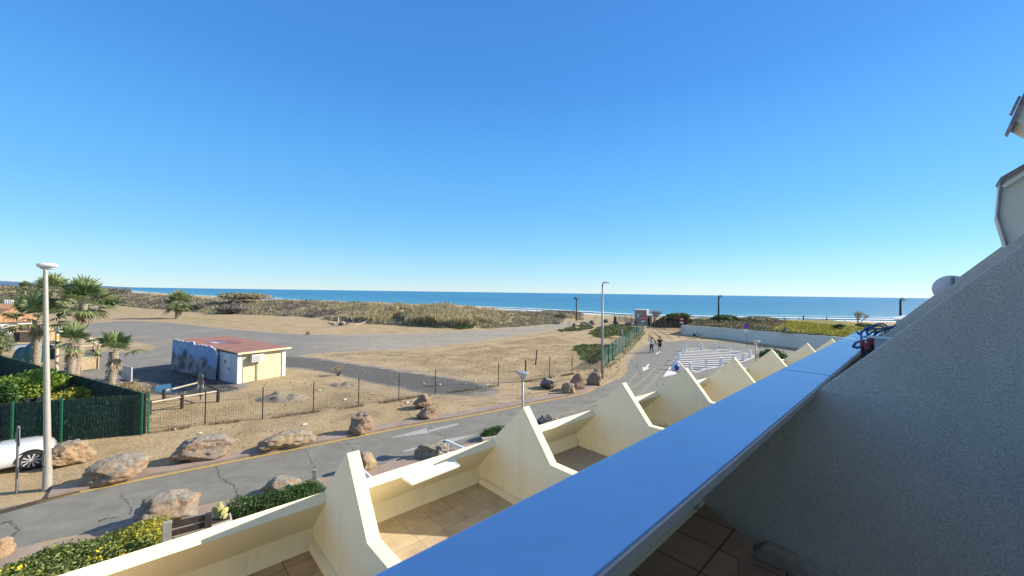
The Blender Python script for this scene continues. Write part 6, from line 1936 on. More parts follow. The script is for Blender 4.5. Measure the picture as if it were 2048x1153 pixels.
# driftwood tripod
b = G(1192, 643); root = thing('driftwood_tripod', 'three driftwood poles leaning together before the surf', 'driftwood', b)
ap = b + Vector((-.1, 0, 1.35))
for dx, dy in ((-.75, 0), (.85, .1), (.1, .7)): mb = MB(); mb.tube([b + Vector((dx, dy, 0)), ap + Vector((dx * -.08, 0, .1))], .05, 6); mb.build('pole', M_woodl, root)
# two pale stakes with a bar
b = G(1138, 659); root = thing('tree_stake', 'pair of pale wooden stakes joined by a bar on the green strip', 'stake', b)
for dx in (-.17, .2): mb = MB(); mb.tube([b + Vector((dx, 0, 0)), b + Vector((dx, 0, 1.5))], .05, 6); mb.build('stake', M_woodl, root)
mb = MB(); mb.box(b + Vector((0, 0, 1.15)), (.45, .04, .08)); mb.build('bar', M_woodl, root)
b = G(1148, 653); root = thing('rubbish_bag', 'small black bag standing on the track edge near the pale stakes', 'bag', b)
bm = bmesh.new(); bmesh.ops.create_icosphere(bm, subdivisions=3, radius=1)
for v in bm.verts: v.co = Vector((v.co.x * .22 * (1.3 - v.co.z * .5) + v.co.z * .12, v.co.y * .2, (v.co.z + 1) * .30)) * (1 + .15 * mnoise.noise(v.co * 3))
me = bpy.data.meshes.new('bag_body'); bm.to_mesh(me); bm.free(); me.shade_smooth(); me.materials.append(M_black); o = bpy.data.objects.new('bag_body', me); COL.objects.link(o); o.parent = root
mb = MB(); mb.lathe(b + Vector((.12, 0, .58)), [(.03, 0), (.07, .08)], 8); mb.build('knotted_neck', M_black, root)
# driftwood heap at the dune foot
root = thing('driftwood_heap', 'heap of dark and pale driftwood at the foot of the reeds', 'driftwood', G(678, 650))
for i in range(9):
    a = G(664 + rnd.uniform(0, 26), 649 + rnd.uniform(-2, 3)); d_ = Vector((rnd.uniform(-1, 1), rnd.uniform(-.5, .5), rnd.uniform(.0, .7))).normalized() * rnd.uniform(.8, 1.9)
    mb = MB(); mb.tube([a, a + d_ * .5 + Vector((0, 0, .1)), a + d_], [.13, .11, .05], 6); mb.build('log', M_woodd if i % 2 else M_woodl, root)
a = G(712, 650); mb = MB(); mb.tube([a, G(728, 648) + Vector((0, 0, .25)), G(742, 644) + Vector((0, 0, .6))], [.06, .08, .04], 6); tag(mb.build('driftwood_branch', M_woodl), 'long pale bent branch lying before the reeds', 'driftwood')
# dark gravel mounds and brush in the lot
def mound(px, py, w_, h, label, seed, nm='gravel_mound', mt=None):
    c = G(px, py); bm = bmesh.new(); bmesh.ops.create_grid(bm, x_segments=40, y_segments=40, size=1)
    for v in bm.verts:
        r_ = v.co.length; k = max(0, 1 - r_ ** 2)
        v.co.z = h * k ** 1.2 * (0.8 + .5 * mnoise.noise(v.co * 2.5 + Vector((seed, 0, 0)))) + .05 * k * mnoise.noise(v.co * 9) - 0.04
        v.co.x *= w_; v.co.y *= w_ * .6
    me = bpy.data.meshes.new(nm); bm.to_mesh(me); bm.free(); me.shade_smooth(); me.materials.append(mt or M_mound); o = bpy.data.objects.new(nm, me); COL.objects.link(o); o.location = (c.x, c.y, -.01)
    tag(o, label, 'mound')
M_mound = simple('grey_rubble_soil', (.27, .23, .17), .95, var=.4, scale=6, bump=1, bscale=20)
mound(565, 797, 1.7, .45, 'low greyish rubble mound inside the wire fence', 1)
mound(690, 770, 1.2, .25, 'flat earthy mound around the dead shrub', 2)
M_brush = simple('brush_soil', (.22, .17, .11), .95, var=.4, scale=6, bump=1, bscale=20)
mound(265, 772, 1.2, .35, 'low earth bank at the palm foot beside the screen fence', 3, mt=M_brush)
# loose litter stones
mb = MB()
LP = [(880, 770), (848, 768), (932, 769), (952, 763), (982, 760), (975, 770), (1105, 756), (722, 780), (640, 782), (560, 800), (690, 800), (815, 806), (350, 860), (400, 868), (610, 850)]
for x, y in LP:
    p = G(x, y); mb.box(p + Vector((0, 0, .03)), (rnd.uniform(.08, .2), rnd.uniform(.05, .12), .05), rz=rnd.uniform(0, 3))
tag(mb.build('litter', M_signw), 'scattered pale litter and stones around the fence gap', 'litter', kind='stuff')
mb = MB(); rr = random.Random(9)
for i in range(900):
    x = rr.uniform(-24, 12); y = rr.uniform(13, 40); r_ = rr.uniform(.015, .05) * (1 + (y - 13) / 20)
    mb.lathe((x, y, -0.02), [(r_, 0), (r_ * .8, r_ * .6), (r_ * .2, r_ * .9)], 5)
o = mb.build('pebbles', simple('grey_tan_pebble', (.27, .22, .16), .9, var=.4, scale=.7)); tag(o, 'small pebbles scattered over the dry ground', 'pebbles', kind='stuff')
# ------------------------------------------------------------------ people
def skin_mesh(name, pts, edges, mat, parent, root_i=0, sub=2):
    """continuous limb surface grown round a skeleton; pts: (x, y, z, radius)"""
    me = bpy.data.meshes.new(name)
    me.from_pydata([p[:3] for p in pts], edges, [])
    o = bpy.data.objects.new(name + '_tmp', me); COL.objects.link(o)
    md = o.modifiers.new('skin', 'SKIN'); md.use_smooth_shade = True
    for i, sv_ in enumerate(me.skin_vertices[0].data):
        r = pts[i][3]; sv_.radius = r if isinstance(r, tuple) else (r, r); sv_.use_root = (i == root_i)
    sb = o.modifiers.new('sub', 'SUBSURF'); sb.levels = sub; sb.render_levels = sub
    dg = bpy.context.evaluated_depsgraph_get(); dg.update()
    nm = bpy.data.meshes.new_from_object(o.evaluated_get(dg))
    nm.name = name
    bpy.data.objects.remove(o)
    nm.shade_smooth(); nm.materials.clear(); nm.materials.append(mat)
    ob = bpy.data.objects.new(name, nm); COL.objects.link(ob); ob.parent = parent
    return ob

M_skin = simple('tanned_skin', (0.42, 0.24, 0.16), .55, var=.06)
M_hair = simple('dark_hair', (0.03, 0.02, 0.015), .8)
def person(loc, rz, label, J, shirt, legs, sleeves=True, shorts=False, shoes=M_black):
    """J: joints in body frame, x right, y forward"""
    root = thing('person', label, 'person', loc, rz, None)
    pts = []; E = []
    idx = {}
    order = [('pelvis', .115), ('belly', .115), ('chest', .13), ('neck', .055), ('chin', .075), ('head', .098), ('crown', .075),
             ('ls', .062), ('le', .045), ('lw', .030), ('lh', .036), ('rs', .062), ('re', .045), ('rw', .030), ('rh', .036),
             ('lhip', .092), ('lk', .062), ('la', .042), ('lt', .038), ('rhip', .092), ('rk', .062), ('ra', .042), ('rt', .038)]
    for i, (k, r) in enumerate(order):
        idx[k] = i; p = J[k]; rr_ = (r * 1.35, r * .9) if k in ('chest', 'belly', 'pelvis') else r
        pts.append((p[0], p[1], p[2], rr_))
    for a, b in (('pelvis', 'belly'), ('belly', 'chest'), ('chest', 'neck'), ('neck', 'chin'), ('chin', 'head'), ('head', 'crown'), ('chest', 'ls'), ('ls', 'le'), ('le', 'lw'), ('lw', 'lh'), ('chest', 'rs'), ('rs', 're'), ('re', 'rw'), ('rw', 'rh'), ('pelvis', 'lhip'), ('lhip', 'lk'), ('lk', 'la'), ('la', 'lt'), ('pelvis', 'rhip'), ('rhip', 'rk'), ('rk', 'ra'), ('ra', 'rt')):
        E.append((idx[a], idx[b]))
    body = skin_mesh('body', pts, E, M_skin, root)
    V = lambda k: Vector(J[k])
    # fingers and face details as one small mesh on the body
    mb = MB()
    for s, w_, h in ((-1, 'lw', 'lh'), (1, 'rw', 'rh')):
        d = (V(h) - V(w_)).normalized(); sd = d.cross(Vector((1, 0, 0)) if abs(d.x) < .7 else Vector((0, 1, 0))).normalized()
        for k in range(4):
            b = V(h) + d * .02 + sd * (k - 1.5) * .019; L = (.062, .078, .072, .055)[k]
            mb.tube([b, b + d * L * .5 + Vector((s * -.004, .006, 0)), b + d * L + Vector((s * -.012, .016, 0))], [.009, .0085, .007], 6)
        b = V(w_) + d * .03 + sd * -.03; mb.tube([b, b + d * .035 + sd * -.02, b + d * .06 + sd * -.022], [.011, .010, .008], 6)
    hd = V('head')
    mb.tube([hd + Vector((0, .09, .02)), hd + Vector((0, .118, -.02))], [.010, .016], 6)
    for s in (-1, 1): mb.lathe(hd + Vector((s * .098, 0, -.01)), [(.01, -.03), (.022, 0), (.012, .03)], 8)
    root_o = root
    mb2 = mb
    vs = mb2.v; me = bpy.data.meshes.new('hands_and_ears'); me.from_pydata([tuple(v) for v in vs], [], mb2.f); me.shade_smooth(); me.materials.append(M_skin)
    o = bpy.data.objects.new('hands_and_ears', me); COL.objects.link(o); o.parent = root
    # hair
    bm = bmesh.new(); bmesh.ops.create_icosphere(bm, subdivisions=3, radius=.113)
    for v in bm.verts:
        if v.co.y > .03 and v.co.z < .05: v.co.y = .03 + (v.co.y - .03) * .1; v.co.x *= .9
        if v.co.z < -.05: v.co *= .7
        v.co.z *= 1.08
    me = bpy.data.meshes.new('hair'); bm.to_mesh(me); bm.free(); me.shade_smooth(); me.materials.append(M_hair)
    o = bpy.data.objects.new('hair', me); COL.objects.link(o); o.parent = root; o.location = hd + Vector((0, -.012, .03))
    if shirt:
        pr = [(*J['pelvis'][:2], J['pelvis'][2] + .02, (.185, .135)), (*J['belly'], (.175, .130)), (*J['chest'], (.20, .145)), (J['neck'][0], J['neck'][1], J['neck'][2] - .05, .085)]
        ee = [(0, 1), (1, 2), (2, 3)]
        for s_, e_ in (('ls', 'le'), ('rs', 're')):
            n0 = len(pr); m_ = V(s_).lerp(V(e_), .75)
            pr += [(*J[s_], .085), (*m_, .068)]; ee += [(2, n0), (n0, n0 + 1)]
        skin_mesh('shirt', pr, ee, shirt, root)
    pr = [(*J['pelvis'], (.175, .13))]; ee = []
    for h_, k_, a_ in (('lhip', 'lk', 'la'), ('rhip', 'rk', 'ra')):
        n0 = len(pr)
        if shorts: m_ = V(h_).lerp(V(k_), .85); pr += [(*J[h_], .115), (*m_, .105)]; ee += [(0, n0), (n0, n0 + 1)]
        else: m_ = V(k_).lerp(V(a_), .93); pr += [(*J[h_], .108), (*J[k_], .078), (*m_, .060)]; ee += [(0, n0), (n0, n0 + 1), (n0 + 1, n0 + 2)]
    skin_mesh('shorts' if shorts else 'trousers', pr, ee, legs, root)
    for a_, t_ in (('la', 'lt'), ('ra', 'rt')):
        q0 = V(a_) + Vector((0, -.05, -.045)); q1 = V(t_) + Vector((0, .05, -.01))
        skin_mesh('shoe', [(q0.x, q0.y, q0.z, .052), ((q0.x + q1.x) / 2, (q0.y + q1.y) / 2, (q0.z + q1.z) / 2, .050), (q1.x, q1.y, q1.z, .042)], [(0, 1), (1, 2)], shoes, root, sub=1)
    return root
def joints(stride=.16, larm=None, rarm=None):
    J = dict(pelvis=(0, 0, .95), belly=(0, .01, 1.12), chest=(0, 0, 1.32), neck=(0, 0, 1.49), chin=(0, .03, 1.56), head=(0, .015, 1.64), crown=(0, 0, 1.70),
             ls=(-.20, 0, 1.40), le=(-.26, -.06, 1.13), lw=(-.27, .04, .90), lh=(-.27, .07, .83), rs=(.20, 0, 1.40), re=(.26, .04, 1.13), rw=(.27, .16, .92), rh=(.265, .20, .86),
             lhip=(-.09, 0, .90), lk=(-.10, stride * .7, .50), la=(-.10, stride * .9, .10), lt=(-.11, stride * .9 + .14, .045), rhip=(.09, 0, .90), rk=(.10, -stride * .1, .49), ra=(.10, -stride * 1.1, .12), rt=(.11, -stride * 1.1 + .12, .045))
    if larm: J.update(le=larm[0], lw=larm[1], lh=larm[2])
    if rarm: J.update(re=rarm[0], rw=rarm[1], rh=rarm[2])
    return J
M_whitec = simple('white_cotton', (.72, .73, .75), .9, var=.05); M_blackc = simple('black_cotton', (.015, .015, .018), .9); M_navy = simple('dark_denim', (.02, .025, .04), .9)
person(G(1303, 706.5), .05, 'person in white top and dark trousers walking with the left arm raised', joints(.16, ((-.36, .05, 1.56), (-.32, .08, 1.80), (-.33, .09, 1.88))), M_whitec, M_navy)
person(G(1319.5, 704), -.05, 'person in black t-shirt and black shorts walking beside the other', joints(.12), M_blackc, M_blackc, shorts=True, shoes=M_whitec)
c = AT(1645.5, 643, 96); person((c.x, c.y, -.55), .4, 'bare backed person seen beyond the yellow bank on the beach', joints(.1), None, simple('dark_red_shorts', (.15, .03, .03), .9), shorts=True)

# ------------------------------------------------------------------ bicycle by the white wall
b = G(1395, 677.5) ; b = b + Vector((0, -.2, 0))
wdir = (wl[6] - wl[3]); wdir.z = 0; wdir.normalize()
root = thing('bicycle', 'dark bicycle with a bag leaning against the left end of the white wall', 'bicycle', b)
def ring(mb, c, r, t, ax_, seg=28):
    up = Vector((0, 0, 1)); pts = [c + (ax_ * math.cos(2 * math.pi * k / seg) + up * math.sin(2 * math.pi * k / seg)) * r for k in range(seg + 1)]
    mb.tube(pts, t, 6, False)
wc = [b - wdir * .52 + Vector((0, 0, .34)), b + wdir * .52 + Vector((0, 0, .34))]
for c in wc:
    mb = MB(); ring(mb, c, .33, .022, wdir); w_ = mb.build('wheel', M_black, root)
    mb = MB()
    for k in range(10): a = math.pi * k / 10; d = wdir * math.cos(a) + Vector((0, 0, math.sin(a))); mb.tube([c - d * .32, c + d * .32], .003, 3, False)
    mb.lathe(c, [(.03, -.03), (.03, .03)], 8); mb.build('spokes', M_alu, w_)
mb = MB(); S = b - wdir * .14 + Vector((0, 0, .85)); Hh = b + wdir * .36 + Vector((0, 0, .88)); BBk = b - wdir * .05 + Vector((0, 0, .30))
for p_, q_ in ((S, BBk), (BBk, Hh - Vector((0, 0, .12))), (S - Vector((0, 0, .1)), Hh), (wc[0], S - Vector((0, 0, .12))), (wc[0], BBk), (wc[1], Hh + Vector((0, 0, .08)))): mb.tube([p_, q_], .02, 6)
mb.build('frame', M_black, root)
sdv = Vector((-wdir.y, wdir.x, 0)); mb = MB(); t_ = Hh + Vector((0, 0, .16)); mb.tube([t_ - sdv * .28 - wdir * .08, t_, t_ + sdv * .28 - wdir * .08], .014, 6); mb.build('handlebar', M_alu, root)
mb = MB(); mb.box(S + Vector((0, 0, .08)), (.26, .13, .06), rz=math.atan2(wdir.y, wdir.x)); mb.build('saddle', M_black, root, bevel=.02)
mb = MB(); mb.box(wc[0] + Vector((0, 0, .18)) + sdv * -.16, (.38, .16, .38), rz=math.atan2(wdir.y, wdir.x)); mb.build('pannier', M_black, root, bevel=.05)

# ------------------------------------------------------------------ white car
M_carp = simple('white_car_paint', (.80, .81, .83), .25, var=.01, coat=1.0)
M_cglass = simple('dark_car_glass', (.015, .02, .025), .05, var=.02)
M_rim = simple('silver_alloy', (.62, .63, .65), .35, .2, var=.03); M_tyre = simple('tyre_rubber', (.02, .02, .02), .85)
fw = G(62, 940)
crz = R(46); cu = Vector((math.cos(crz), math.sin(crz), 0)); cs = Vector((-cu.y, cu.x, 0))
# car frame: origin below the front axle on the near side; x forward
O = Vector((fw.x, fw.y, 0)) + cs * 0.10
def CP(x, y, z): return O + cu * x + cs * (y + .82) + Vector((0, 0, z))
car = thing('parked_car', 'white low coupe parked in front of the green screen fence at the left edge', 'car', CP(-1.2, 0, 0))
def car_loft(stations, mk, smooth=True):
    rings = [mk(*s) for s in stations]; n = len(rings[0]); mb = MB()
    vs = [p for r in rings for p in r]; fs = []
    for i in range(len(rings) - 1):
        for k in range(n): a = i * n + k; b2 = i * n + (k + 1) % n; fs.append((a, b2, b2 + n, a + n))
    fs += [tuple(range(n))[::-1], tuple(range((len(rings) - 1) * n, len(rings) * n))]
    return mb.add(vs, fs)
def sec(x, w_, zb, zt, crown=.05):
    prof = [(.86, zb), (.97, zb + .08), (1.0, zb + (zt - zb) * .45), (.985, zb + (zt - zb) * .72), (.93, zt - .035), (.80, zt), (.45, zt + crown * .8), (0, zt + crown)]
    L_ = [CP(x, -w_ * a, z) for a, z in prof]; R_ = [CP(x, w_ * a, z) for a, z in prof[:-1]][::-1]
    return L_ + R_
st = [(-3.25, .70, .42, .62), (-3.20, .80, .28, .76), (-2.9, .87, .20, .84), (-2.3, .90, .18, .85), (-1.2, .90, .18, .83), (-.45, .90, .18, .80), (.0, .90, .22, .775), (.25, .86, .22, .72), (.42, .77, .24, .62), (.50, .62, .30, .50)]
car_loft(st, sec).build('body', M_carp, car, smooth=True, angle=50)
def gsec(x, wb_, wt_, zb, zt):
    return [CP(x, -wb_, zb), CP(x, -(wb_ + wt_) / 2, (zb + zt) / 2), CP(x, -wt_, zt), CP(x, 0, zt + .03), CP(x, wt_, zt), CP(x, (wb_ + wt_) / 2, (zb + zt) / 2), CP(x, wb_, zb)]
car_loft([(-3.1, .70, .66, .78, .80), (-2.7, .78, .62, .78, 1.06), (-2.3, .80, .60, .78, 1.15), (-1.8, .80, .60, .78, 1.13), (-1.4, .80, .62, .76, 1.02), (-.80, .80, .74, .74, .83)], gsec).build('windows', M_cglass, car, smooth=True, angle=50)
car_loft([(-2.75, .63, .60, 1.03, 1.06), (-2.3, .615, .59, 1.135, 1.165), (-1.8, .615, .59, 1.115, 1.145), (-1.5, .62, .60, 1.04, 1.07)], gsec).build('roof', M_carp, car, smooth=True)
for xx in (0.0, -2.45):
    for sgn in (-1, 1):
        c = CP(xx, sgn * .80, .325)
        q = (cs).to_track_quat('Z', 'Y').to_matrix()
        mb = MB(); mb.lathe(c, [(.20, -.115), (.30, -.115), (.325, -.09), (.325, .09), (.30, .115), (.20, .115)], 32, q); wh = mb.build('wheel', M_tyre, car, smooth=True, angle=40)
        mb = MB(); mb.lathe(c, [(.215, -.10), (.235, -.118), (.235, .118), (.215, .10)], 28, q)
        for k in range(10):
            a = 2 * math.pi * k / 10; d = cu * math.cos(a) + Vector((0, 0, math.sin(a))); e_ = cu * -math.sin(a) + Vector((0, 0, math.cos(a)))
            o_ = cs * (sgn * .125)
            mb.prism([c + o_ + d * .04 - e_ * .012, c + o_ + d * .225 - e_ * .026, c + o_ + d * .225 + e_ * .026, c + o_ + d * .04 + e_ * .012], cs * (-sgn * .02))
        mb.lathe(c + cs * (sgn * .11), [(.05, -.03), (.05, .03)], 12, q); mb.build('rim', M_rim, wh)
        mb = MB(); pts = [CP(xx, sgn * .893, .325) + (cu * math.cos(t) + Vector((0, 0, math.sin(t)))) * .375 for t in [math.pi * k / 16 - .12 for k in range(18)]]
        mb.tube(pts, .022, 6); mb.build('wheel_arch', M_black, car)
        mb = MB(); mb.lathe(CP(xx, sgn * .86, .325), [(.36, -.03), (.36, .035)], 28, q); mb.build('arch_recess', M_black, car)
for sgn in (-1, 1):
    mb = MB(); lamp_head_long(mb, CP(.24, sgn * .72, .64), .34, .10, .11, crz - sgn * .5); mb.build('headlight', M_cglass, car, smooth=True)
    mb = MB(); lamp_head_long(mb, CP(-1.05, sgn * .93, .84), .12, .18, .12, crz); mb.build('wing_mirror', M_carp, car, smooth=True)
mb = MB(); mb.box(CP(-1.65, -.902, .70), (.18, .02, .03), rz=crz); mb.build('door_handle', M_rim, car)

# ------------------------------------------------------------------ garden bits below the terraces
M_gpost = simple('grey_stained_post', (.30, .30, .29), .8, var=.2)
a_, c_ = G(333, 1125), G(415, 1101); u = (c_ - a_).normalized()
root = thing('wooden_gate', 'dark slatted wooden garden gate with grey post at the near kerb', 'gate', a_)
mb = MB(); mb.box(a_ + Vector((0, 0, .48)), (.16, .14, .96), rz=math.atan2(u.y, u.x)); mb.build('post', M_gpost, root, bevel=.008)
mb = MB(); mb.box(c_ + Vector((0, 0, .46)), (.14, .14, .92), rz=math.atan2(u.y, u.x)); mb.build('post', M_woodd, root, bevel=.008)
for z in (.18, .42, .66, .84):
    mb = MB(); mb.box((a_ + c_) / 2 + Vector((0, 0, z)), ((c_ - a_).length - .1, .045, .13), rz=math.atan2(u.y, u.x)); mb.build('slat', M_woodd, root)
mb = MB(); mb.tube([a_ + u * .25 + Vector((0, 0, .95)), a_ + u * .7 + Vector((0, 0, .93))], .02, 6); mb.build('latch', M_poleg, root)
b = G(439, 1072)
root = thing('cactus_planter', 'pale stone planter holding a small prickly pear beside the dark gate', 'planter', b)
mb = MB(); rzp = math.atan2(u.y, u.x) + .1
q = b + Vector((0, 0, .22)); mb.box(q, (.46, .40, .44), rz=rzp, taper=1.1); mb.build('stone_trough', simple('pale_concrete', (.50, .48, .44), .9, var=.15, bump=.3), root, bevel=.02)
mb = MB(); mb.box(b + Vector((0, 0, .44)), (.42, .36, .03), rz=rzp); mb.build('potting_soil', M_woodd, root)
mb = MB()
def pad(mb, c, r, tilt, rz): mb.lathe(c, [(r * math.sin(t) , -r * 1.35 * math.cos(t)) for t in [math.pi * k / 8 + .001 for k in range(9)]], 14, Euler((0, tilt, rz)).to_matrix() @ Matrix.Diagonal((1, .22, 1)).to_3x3())
for (dx, dz, r_, t_) in [(-.05, .60, .13, .2), (-.20, .80, .12, -.5), (.02, .86, .12, .15), (.20, .76, .12, .7), (-.02, 1.04, .09, -.1), (.16, .50, .09, .5), (.24, .56, .08, 1.0)]:
    pad(mb, b + Vector((dx * .62, 0, .46 + (dz - .46) * .62)), r_ * .68, t_, rzp + t_ * .5)
mb.build('cactus_pads', simple('cactus_green_yellow', (.42, .47, .16), .6, c2=(.62, .60, .26), var=.3, scale=3), root, smooth=True)
b = G(629, 984); mb = MB(); mb.box(b + Vector((0, 0, .35)), (.13, .13, .75), rz=.4); tag(mb.build('garden_post', M_gpost, bevel=.008), 'short grey square post at the right end of the clipped hedge', 'post')
for (x0, y0, x1, y1, lab) in [(716, 936, 738, 956, 'white railing board peeping beside the golden boulder'), (893, 885, 922, 898, 'white railing board beside the dark grey pitted boulder')]:
    a2, c2 = G(x0, y0, .62), G(x1, y1, .62); u2 = (c2 - a2).normalized(); s2_ = Vector((-u2.y, u2.x, 0))
    root = thing('white_railing', lab, 'railing', (a2.x, a2.y, 0), 0, 'white railings of the ground gardens')
    c2 = a2 + u2 * 1.5
    mb = MB(); mb.prism([a2 - s2_ * .03, c2 - s2_ * .03, c2 + s2_ * .03, a2 + s2_ * .03], (0, 0, .10)); mb.build('top_rail', M_white, root)
    for k in (.05, .95):
        q = a2.lerp(c2, k); mb = MB(); mb.box((q.x, q.y, .31), (.05, .05, .62)); mb.build('post', M_white, root)
a2 = G(972, 886); mb = MB(); mb.box(G(985, 884) + Vector((0, 0, .12)), (1.0, .2, .24), rz=.5); tag(mb.build('stone_kerb', simple('kerb_stone', (.42, .38, .32), .9, var=.3, scale=10)), 'short rough stone kerb under the small hedge corner', 'kerb')
# white plastic tray on the terrace parapet
zt_ = 3.30
P4 = [G(804, 955, zt_), G(824, 968, zt_), G(919, 931, zt_), G(906, 920, zt_)]
root = thing('plastic_tray', 'flat white plastic tray hooked on the inner edge of the second terrace parapet', 'tray', P4[0])
mb = MB(); mb.prism(P4, (0, 0, -.035)); mb.build('tray_base', M_white, root, bevel=.004)
mb = MB()
for i in range(4):
    p_, q_ = P4[i], P4[(i + 1) % 4]; mb.tube([p_, q_], .010, 6)
mb.build('raised_rim', M_white, root)
# plants in the dark terrace bay
t3, n3 = tips[3]
zf = CAMH - 4.36
for i in range(5):
    c = B(t3 + .6 + .55 * i, n3 + .2 - .25 * (i % 2), zf)
    mb = MB()
    for k in range(14):
        az = k * 2.4; d = Vector((math.cos(az) * .5, math.sin(az) * .5, 1)).normalized(); s = Vector((-math.sin(az), math.cos(az), 0)) * .018; L = .34 + .12 * math.sin(k * 3 + i)
        mb.add([c - s, c + s, c + d * L], [(0, 1, 2)])
    tag(mb.build('potted_grass', F_yel), ['spiky yellow green tuft in the dark terrace bay, nearest', 'second spiky tuft in the dark terrace bay', 'middle spiky tuft in the dark terrace bay', 'fourth spiky tuft in the dark terrace bay', 'farthest spiky tuft in the dark terrace bay'][i], 'plant', 'tufts in the dark terrace bay')

# ------------------------------------------------------------------ things around our own coping
def RT(px, py, t):
    v = ray(px, py); k = t / (v.x * D.x + v.y * D.y); p = v * k; return Vector((p.x, p.y, CAMH + p.z))
c = RT(1904, 579, 8.6)
root = thing('satellite_dish', 'back of a pale round satellite dish behind the second grey partition', 'satellite dish', c)
Yc = c.y; r_ = 26 / F * Yc
fv = Vector((.62, .70, .15)).normalized(); q = fv.to_track_quat('Z', 'Y').to_matrix()
mb = MB(); mb.lathe(c, [(.001, 0), (r_ * .4, .012), (r_ * .75, .04), (r_ * 1.02, .085), (r_ * 1.0, .09), (r_ * .7, .055), (.001, .02)], 36, q); mb.build('reflector', simple('pale_dish_paint', (.62, .62, .66), .5, var=.04), root, smooth=True, angle=50)
mb = MB(); mb.box(c - fv * .035, (.03, .03, r_ * 1.9)); mb.build('mounting_rib', M_poleg, root)
mb = MB(); mb.tube([c - fv * .04, c - fv * .06 + Vector((.02, 0, -.8))], .02, 8); mb.build('mast', M_poleg, root)
M_dkr = simple('black_foam_rubber', (.025, .025, .03), .8); M_rcap = simple('red_end_cap', (.28, .045, .05), .6)
for (x, y, r_, tt, lab) in [(1725, 687, .017, 5.0, 'thin black tube with red cap, left of the three by the coping'), (1734.5, 692, .018, 4.9, 'shorter black tube with red cap, middle of the three by the coping'), (1741.5, 683, .023, 5.1, 'thickest black tube with red cap, right of the three by the coping')]:
    t_ = RT(x, y, tt); bt = t_ + Vector((.07, -.03, -1.25)); bt = Vector((bt.x, bt.y, t_.z - 1.2))
    root = thing('capped_tube', lab, 'tube', bt, 0, 'black tubes with red caps')
    mb = MB(); mb.tube([bt, t_], r_, 14); mb.build('tube', M_dkr, root, smooth=True, angle=40)
    mb = MB(); d = (t_ - bt).normalized(); mb.tube([t_ - d * .03, t_ + d * .03], r_ * 1.08, 14); mb.build('cap', M_rcap, root, smooth=True, angle=40)
c = RT(1760, 677, 6.35)
root = thing('metal_cabinet', 'small pale grey box standing in the corner behind the capped tubes', 'box', c)
rzb = math.atan2(D.y, D.x)
mb = MB(); mb.box((c.x, c.y, c.z - .35), (.26, .22, .70), rz=rzb); mb.build('casing', simple('pale_grey_casing', (.52, .53, .55), .6), root, bevel=.01)
mb = MB(); mb.box((c.x, c.y, c.z + .004), (.28, .24, .02), rz=rzb); mb.build('lid', simple('pale_grey_lid', (.58, .59, .62), .5), root, bevel=.005)
M_rope = simple('blue_rope', (.04, .11, .28), .7, var=.3, scale=40)
c = RT(1757, 668, 6.9); rr = random.Random(3)
root = thing('blue_hose', 'tangled blue hose coiled at the far end of the blue coping', 'hose', c)
for k in range(6):
    mb = MB(); cc_ = c + Vector((rr.uniform(-.12, .12), rr.uniform(-.1, .1), rr.uniform(-.05, .06))); R0 = rr.uniform(.09, .16)
    e_ = Euler((rr.uniform(.2, 1.4), rr.uniform(-.5, .5), rr.uniform(0, 3))).to_matrix()
    mb.tube([cc_ + e_ @ Vector((math.cos(a) * R0 * 1.3, math.sin(a) * R0 * .7, .03 * math.sin(a * 3))) for a in [2 * math.pi * i / 20 * .93 for i in range(21)]], .011, 7); mb.build('coil', M_rope, root, smooth=True)
c = RT(1716, 688, 5.05)
mb = MB(); mb.tube([c + Vector((-.05, 0, -.03)), c + Vector((-.02, 0, .01)), c + Vector((.05, 0, .035)), c + Vector((.10, 0, .03)), c + Vector((.06, 0, -.02)), c + Vector((-.01, 0, -.04)), c + Vector((-.05, 0, -.03))], .011, 8)
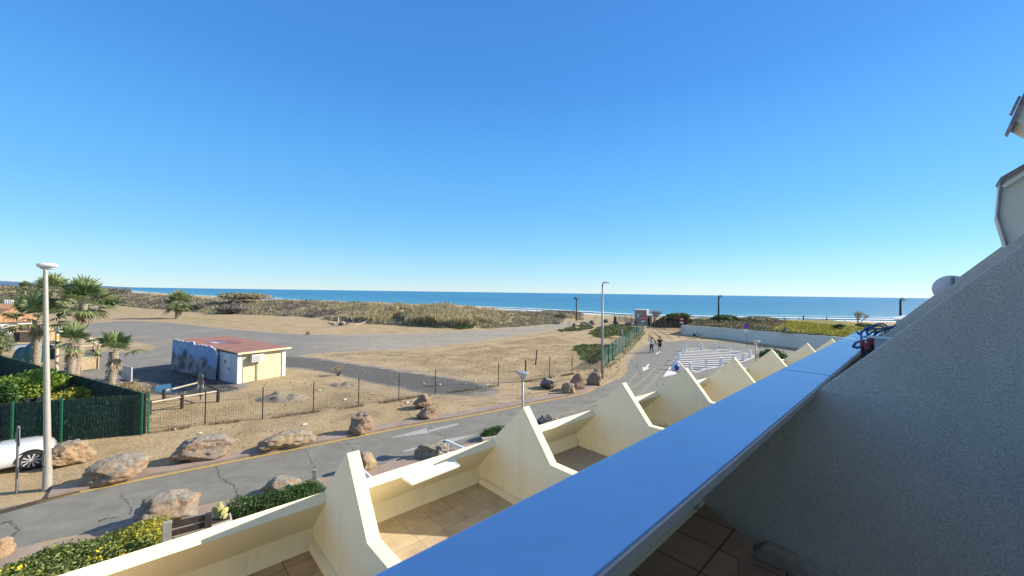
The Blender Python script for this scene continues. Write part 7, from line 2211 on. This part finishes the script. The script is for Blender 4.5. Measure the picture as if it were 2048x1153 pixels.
tag(mb.build('blue_strap_loop', M_rope, smooth=True), 'short blue strap loop left of the three capped tubes', 'strap')
c = RT(1384, 1008, 3.05); c.z = CAMH - 1.60
root = thing('drain_fitting', 'small pale bracket on the tiles under the coping', 'fitting', c)
mb = MB(); mb.lathe(c, [(.045, -.02), (.05, .0), (.03, .03)], 12); mb.build('cup', M_alu, root); mb = MB(); mb.tube([c, c + Vector((.02, .03, .12))], .012, 6); mb.build('stub', M_alu, root)
# dark object resting against the partition beyond
c = RT(1783, 667, 7.6); mb = MB(); mb.tube([c, c + Vector((-.2, .15, -.25))], .02, 6); tag(mb.build('dark_rod', M_black), 'thin dark rod against the partition above the blue hose', 'rod')
# white table in the terrace gap
c = G(1510, 738, 3.3)

# ------------------------------------------------------------------ white pyramid roof building to the right
e0 = AT(1789, 639, 46)
root = thing('beach_bar', 'low white building with pyramid roof partly hidden at right', 'building', (e0.x + 4, e0.y, 0))
h_ = e0.z; mz = Matrix.Rotation(R(-44), 3, 'Z')
def KP(x, y, z): return Vector((e0.x, e0.y, 0)) + mz @ Vector((x, y, 0)) + Vector((0, 0, z))
mb = MB(); mb.prism([KP(.25, .25, 0), KP(8, .25, 0), KP(8, 7, 0), KP(.25, 7, 0)], (0, 0, h_)); mb.build('wall', M_hw, root)
mb = MB(); mb.add([KP(0, 0, h_), KP(8.3, 0, h_), KP(8.3, 7.3, h_), KP(0, 7.3, h_), KP(4.1, 3.6, h_ + 1.3)], [(0, 1, 4), (1, 2, 4), (2, 3, 4), (3, 0, 4), (3, 2, 1, 0)]); mb.build('roof', M_white, root)
mb = MB(); mb.prism([KP(0, -.04, h_ - .09), KP(8.3, -.04, h_ - .09), KP(8.3, -.001, h_ - .09), KP(0, -.001, h_ - .09)], (0, 0, .09)); mb.build('gutter', M_poleg, root)
mb = MB(); mb.prism([KP(1.2, .18, h_ * .4), KP(2.4, .18, h_ * .4), KP(2.4, .24, h_ * .4), KP(1.2, .24, h_ * .4)], (0, 0, .9)); mb.build('window', M_cglass, root)
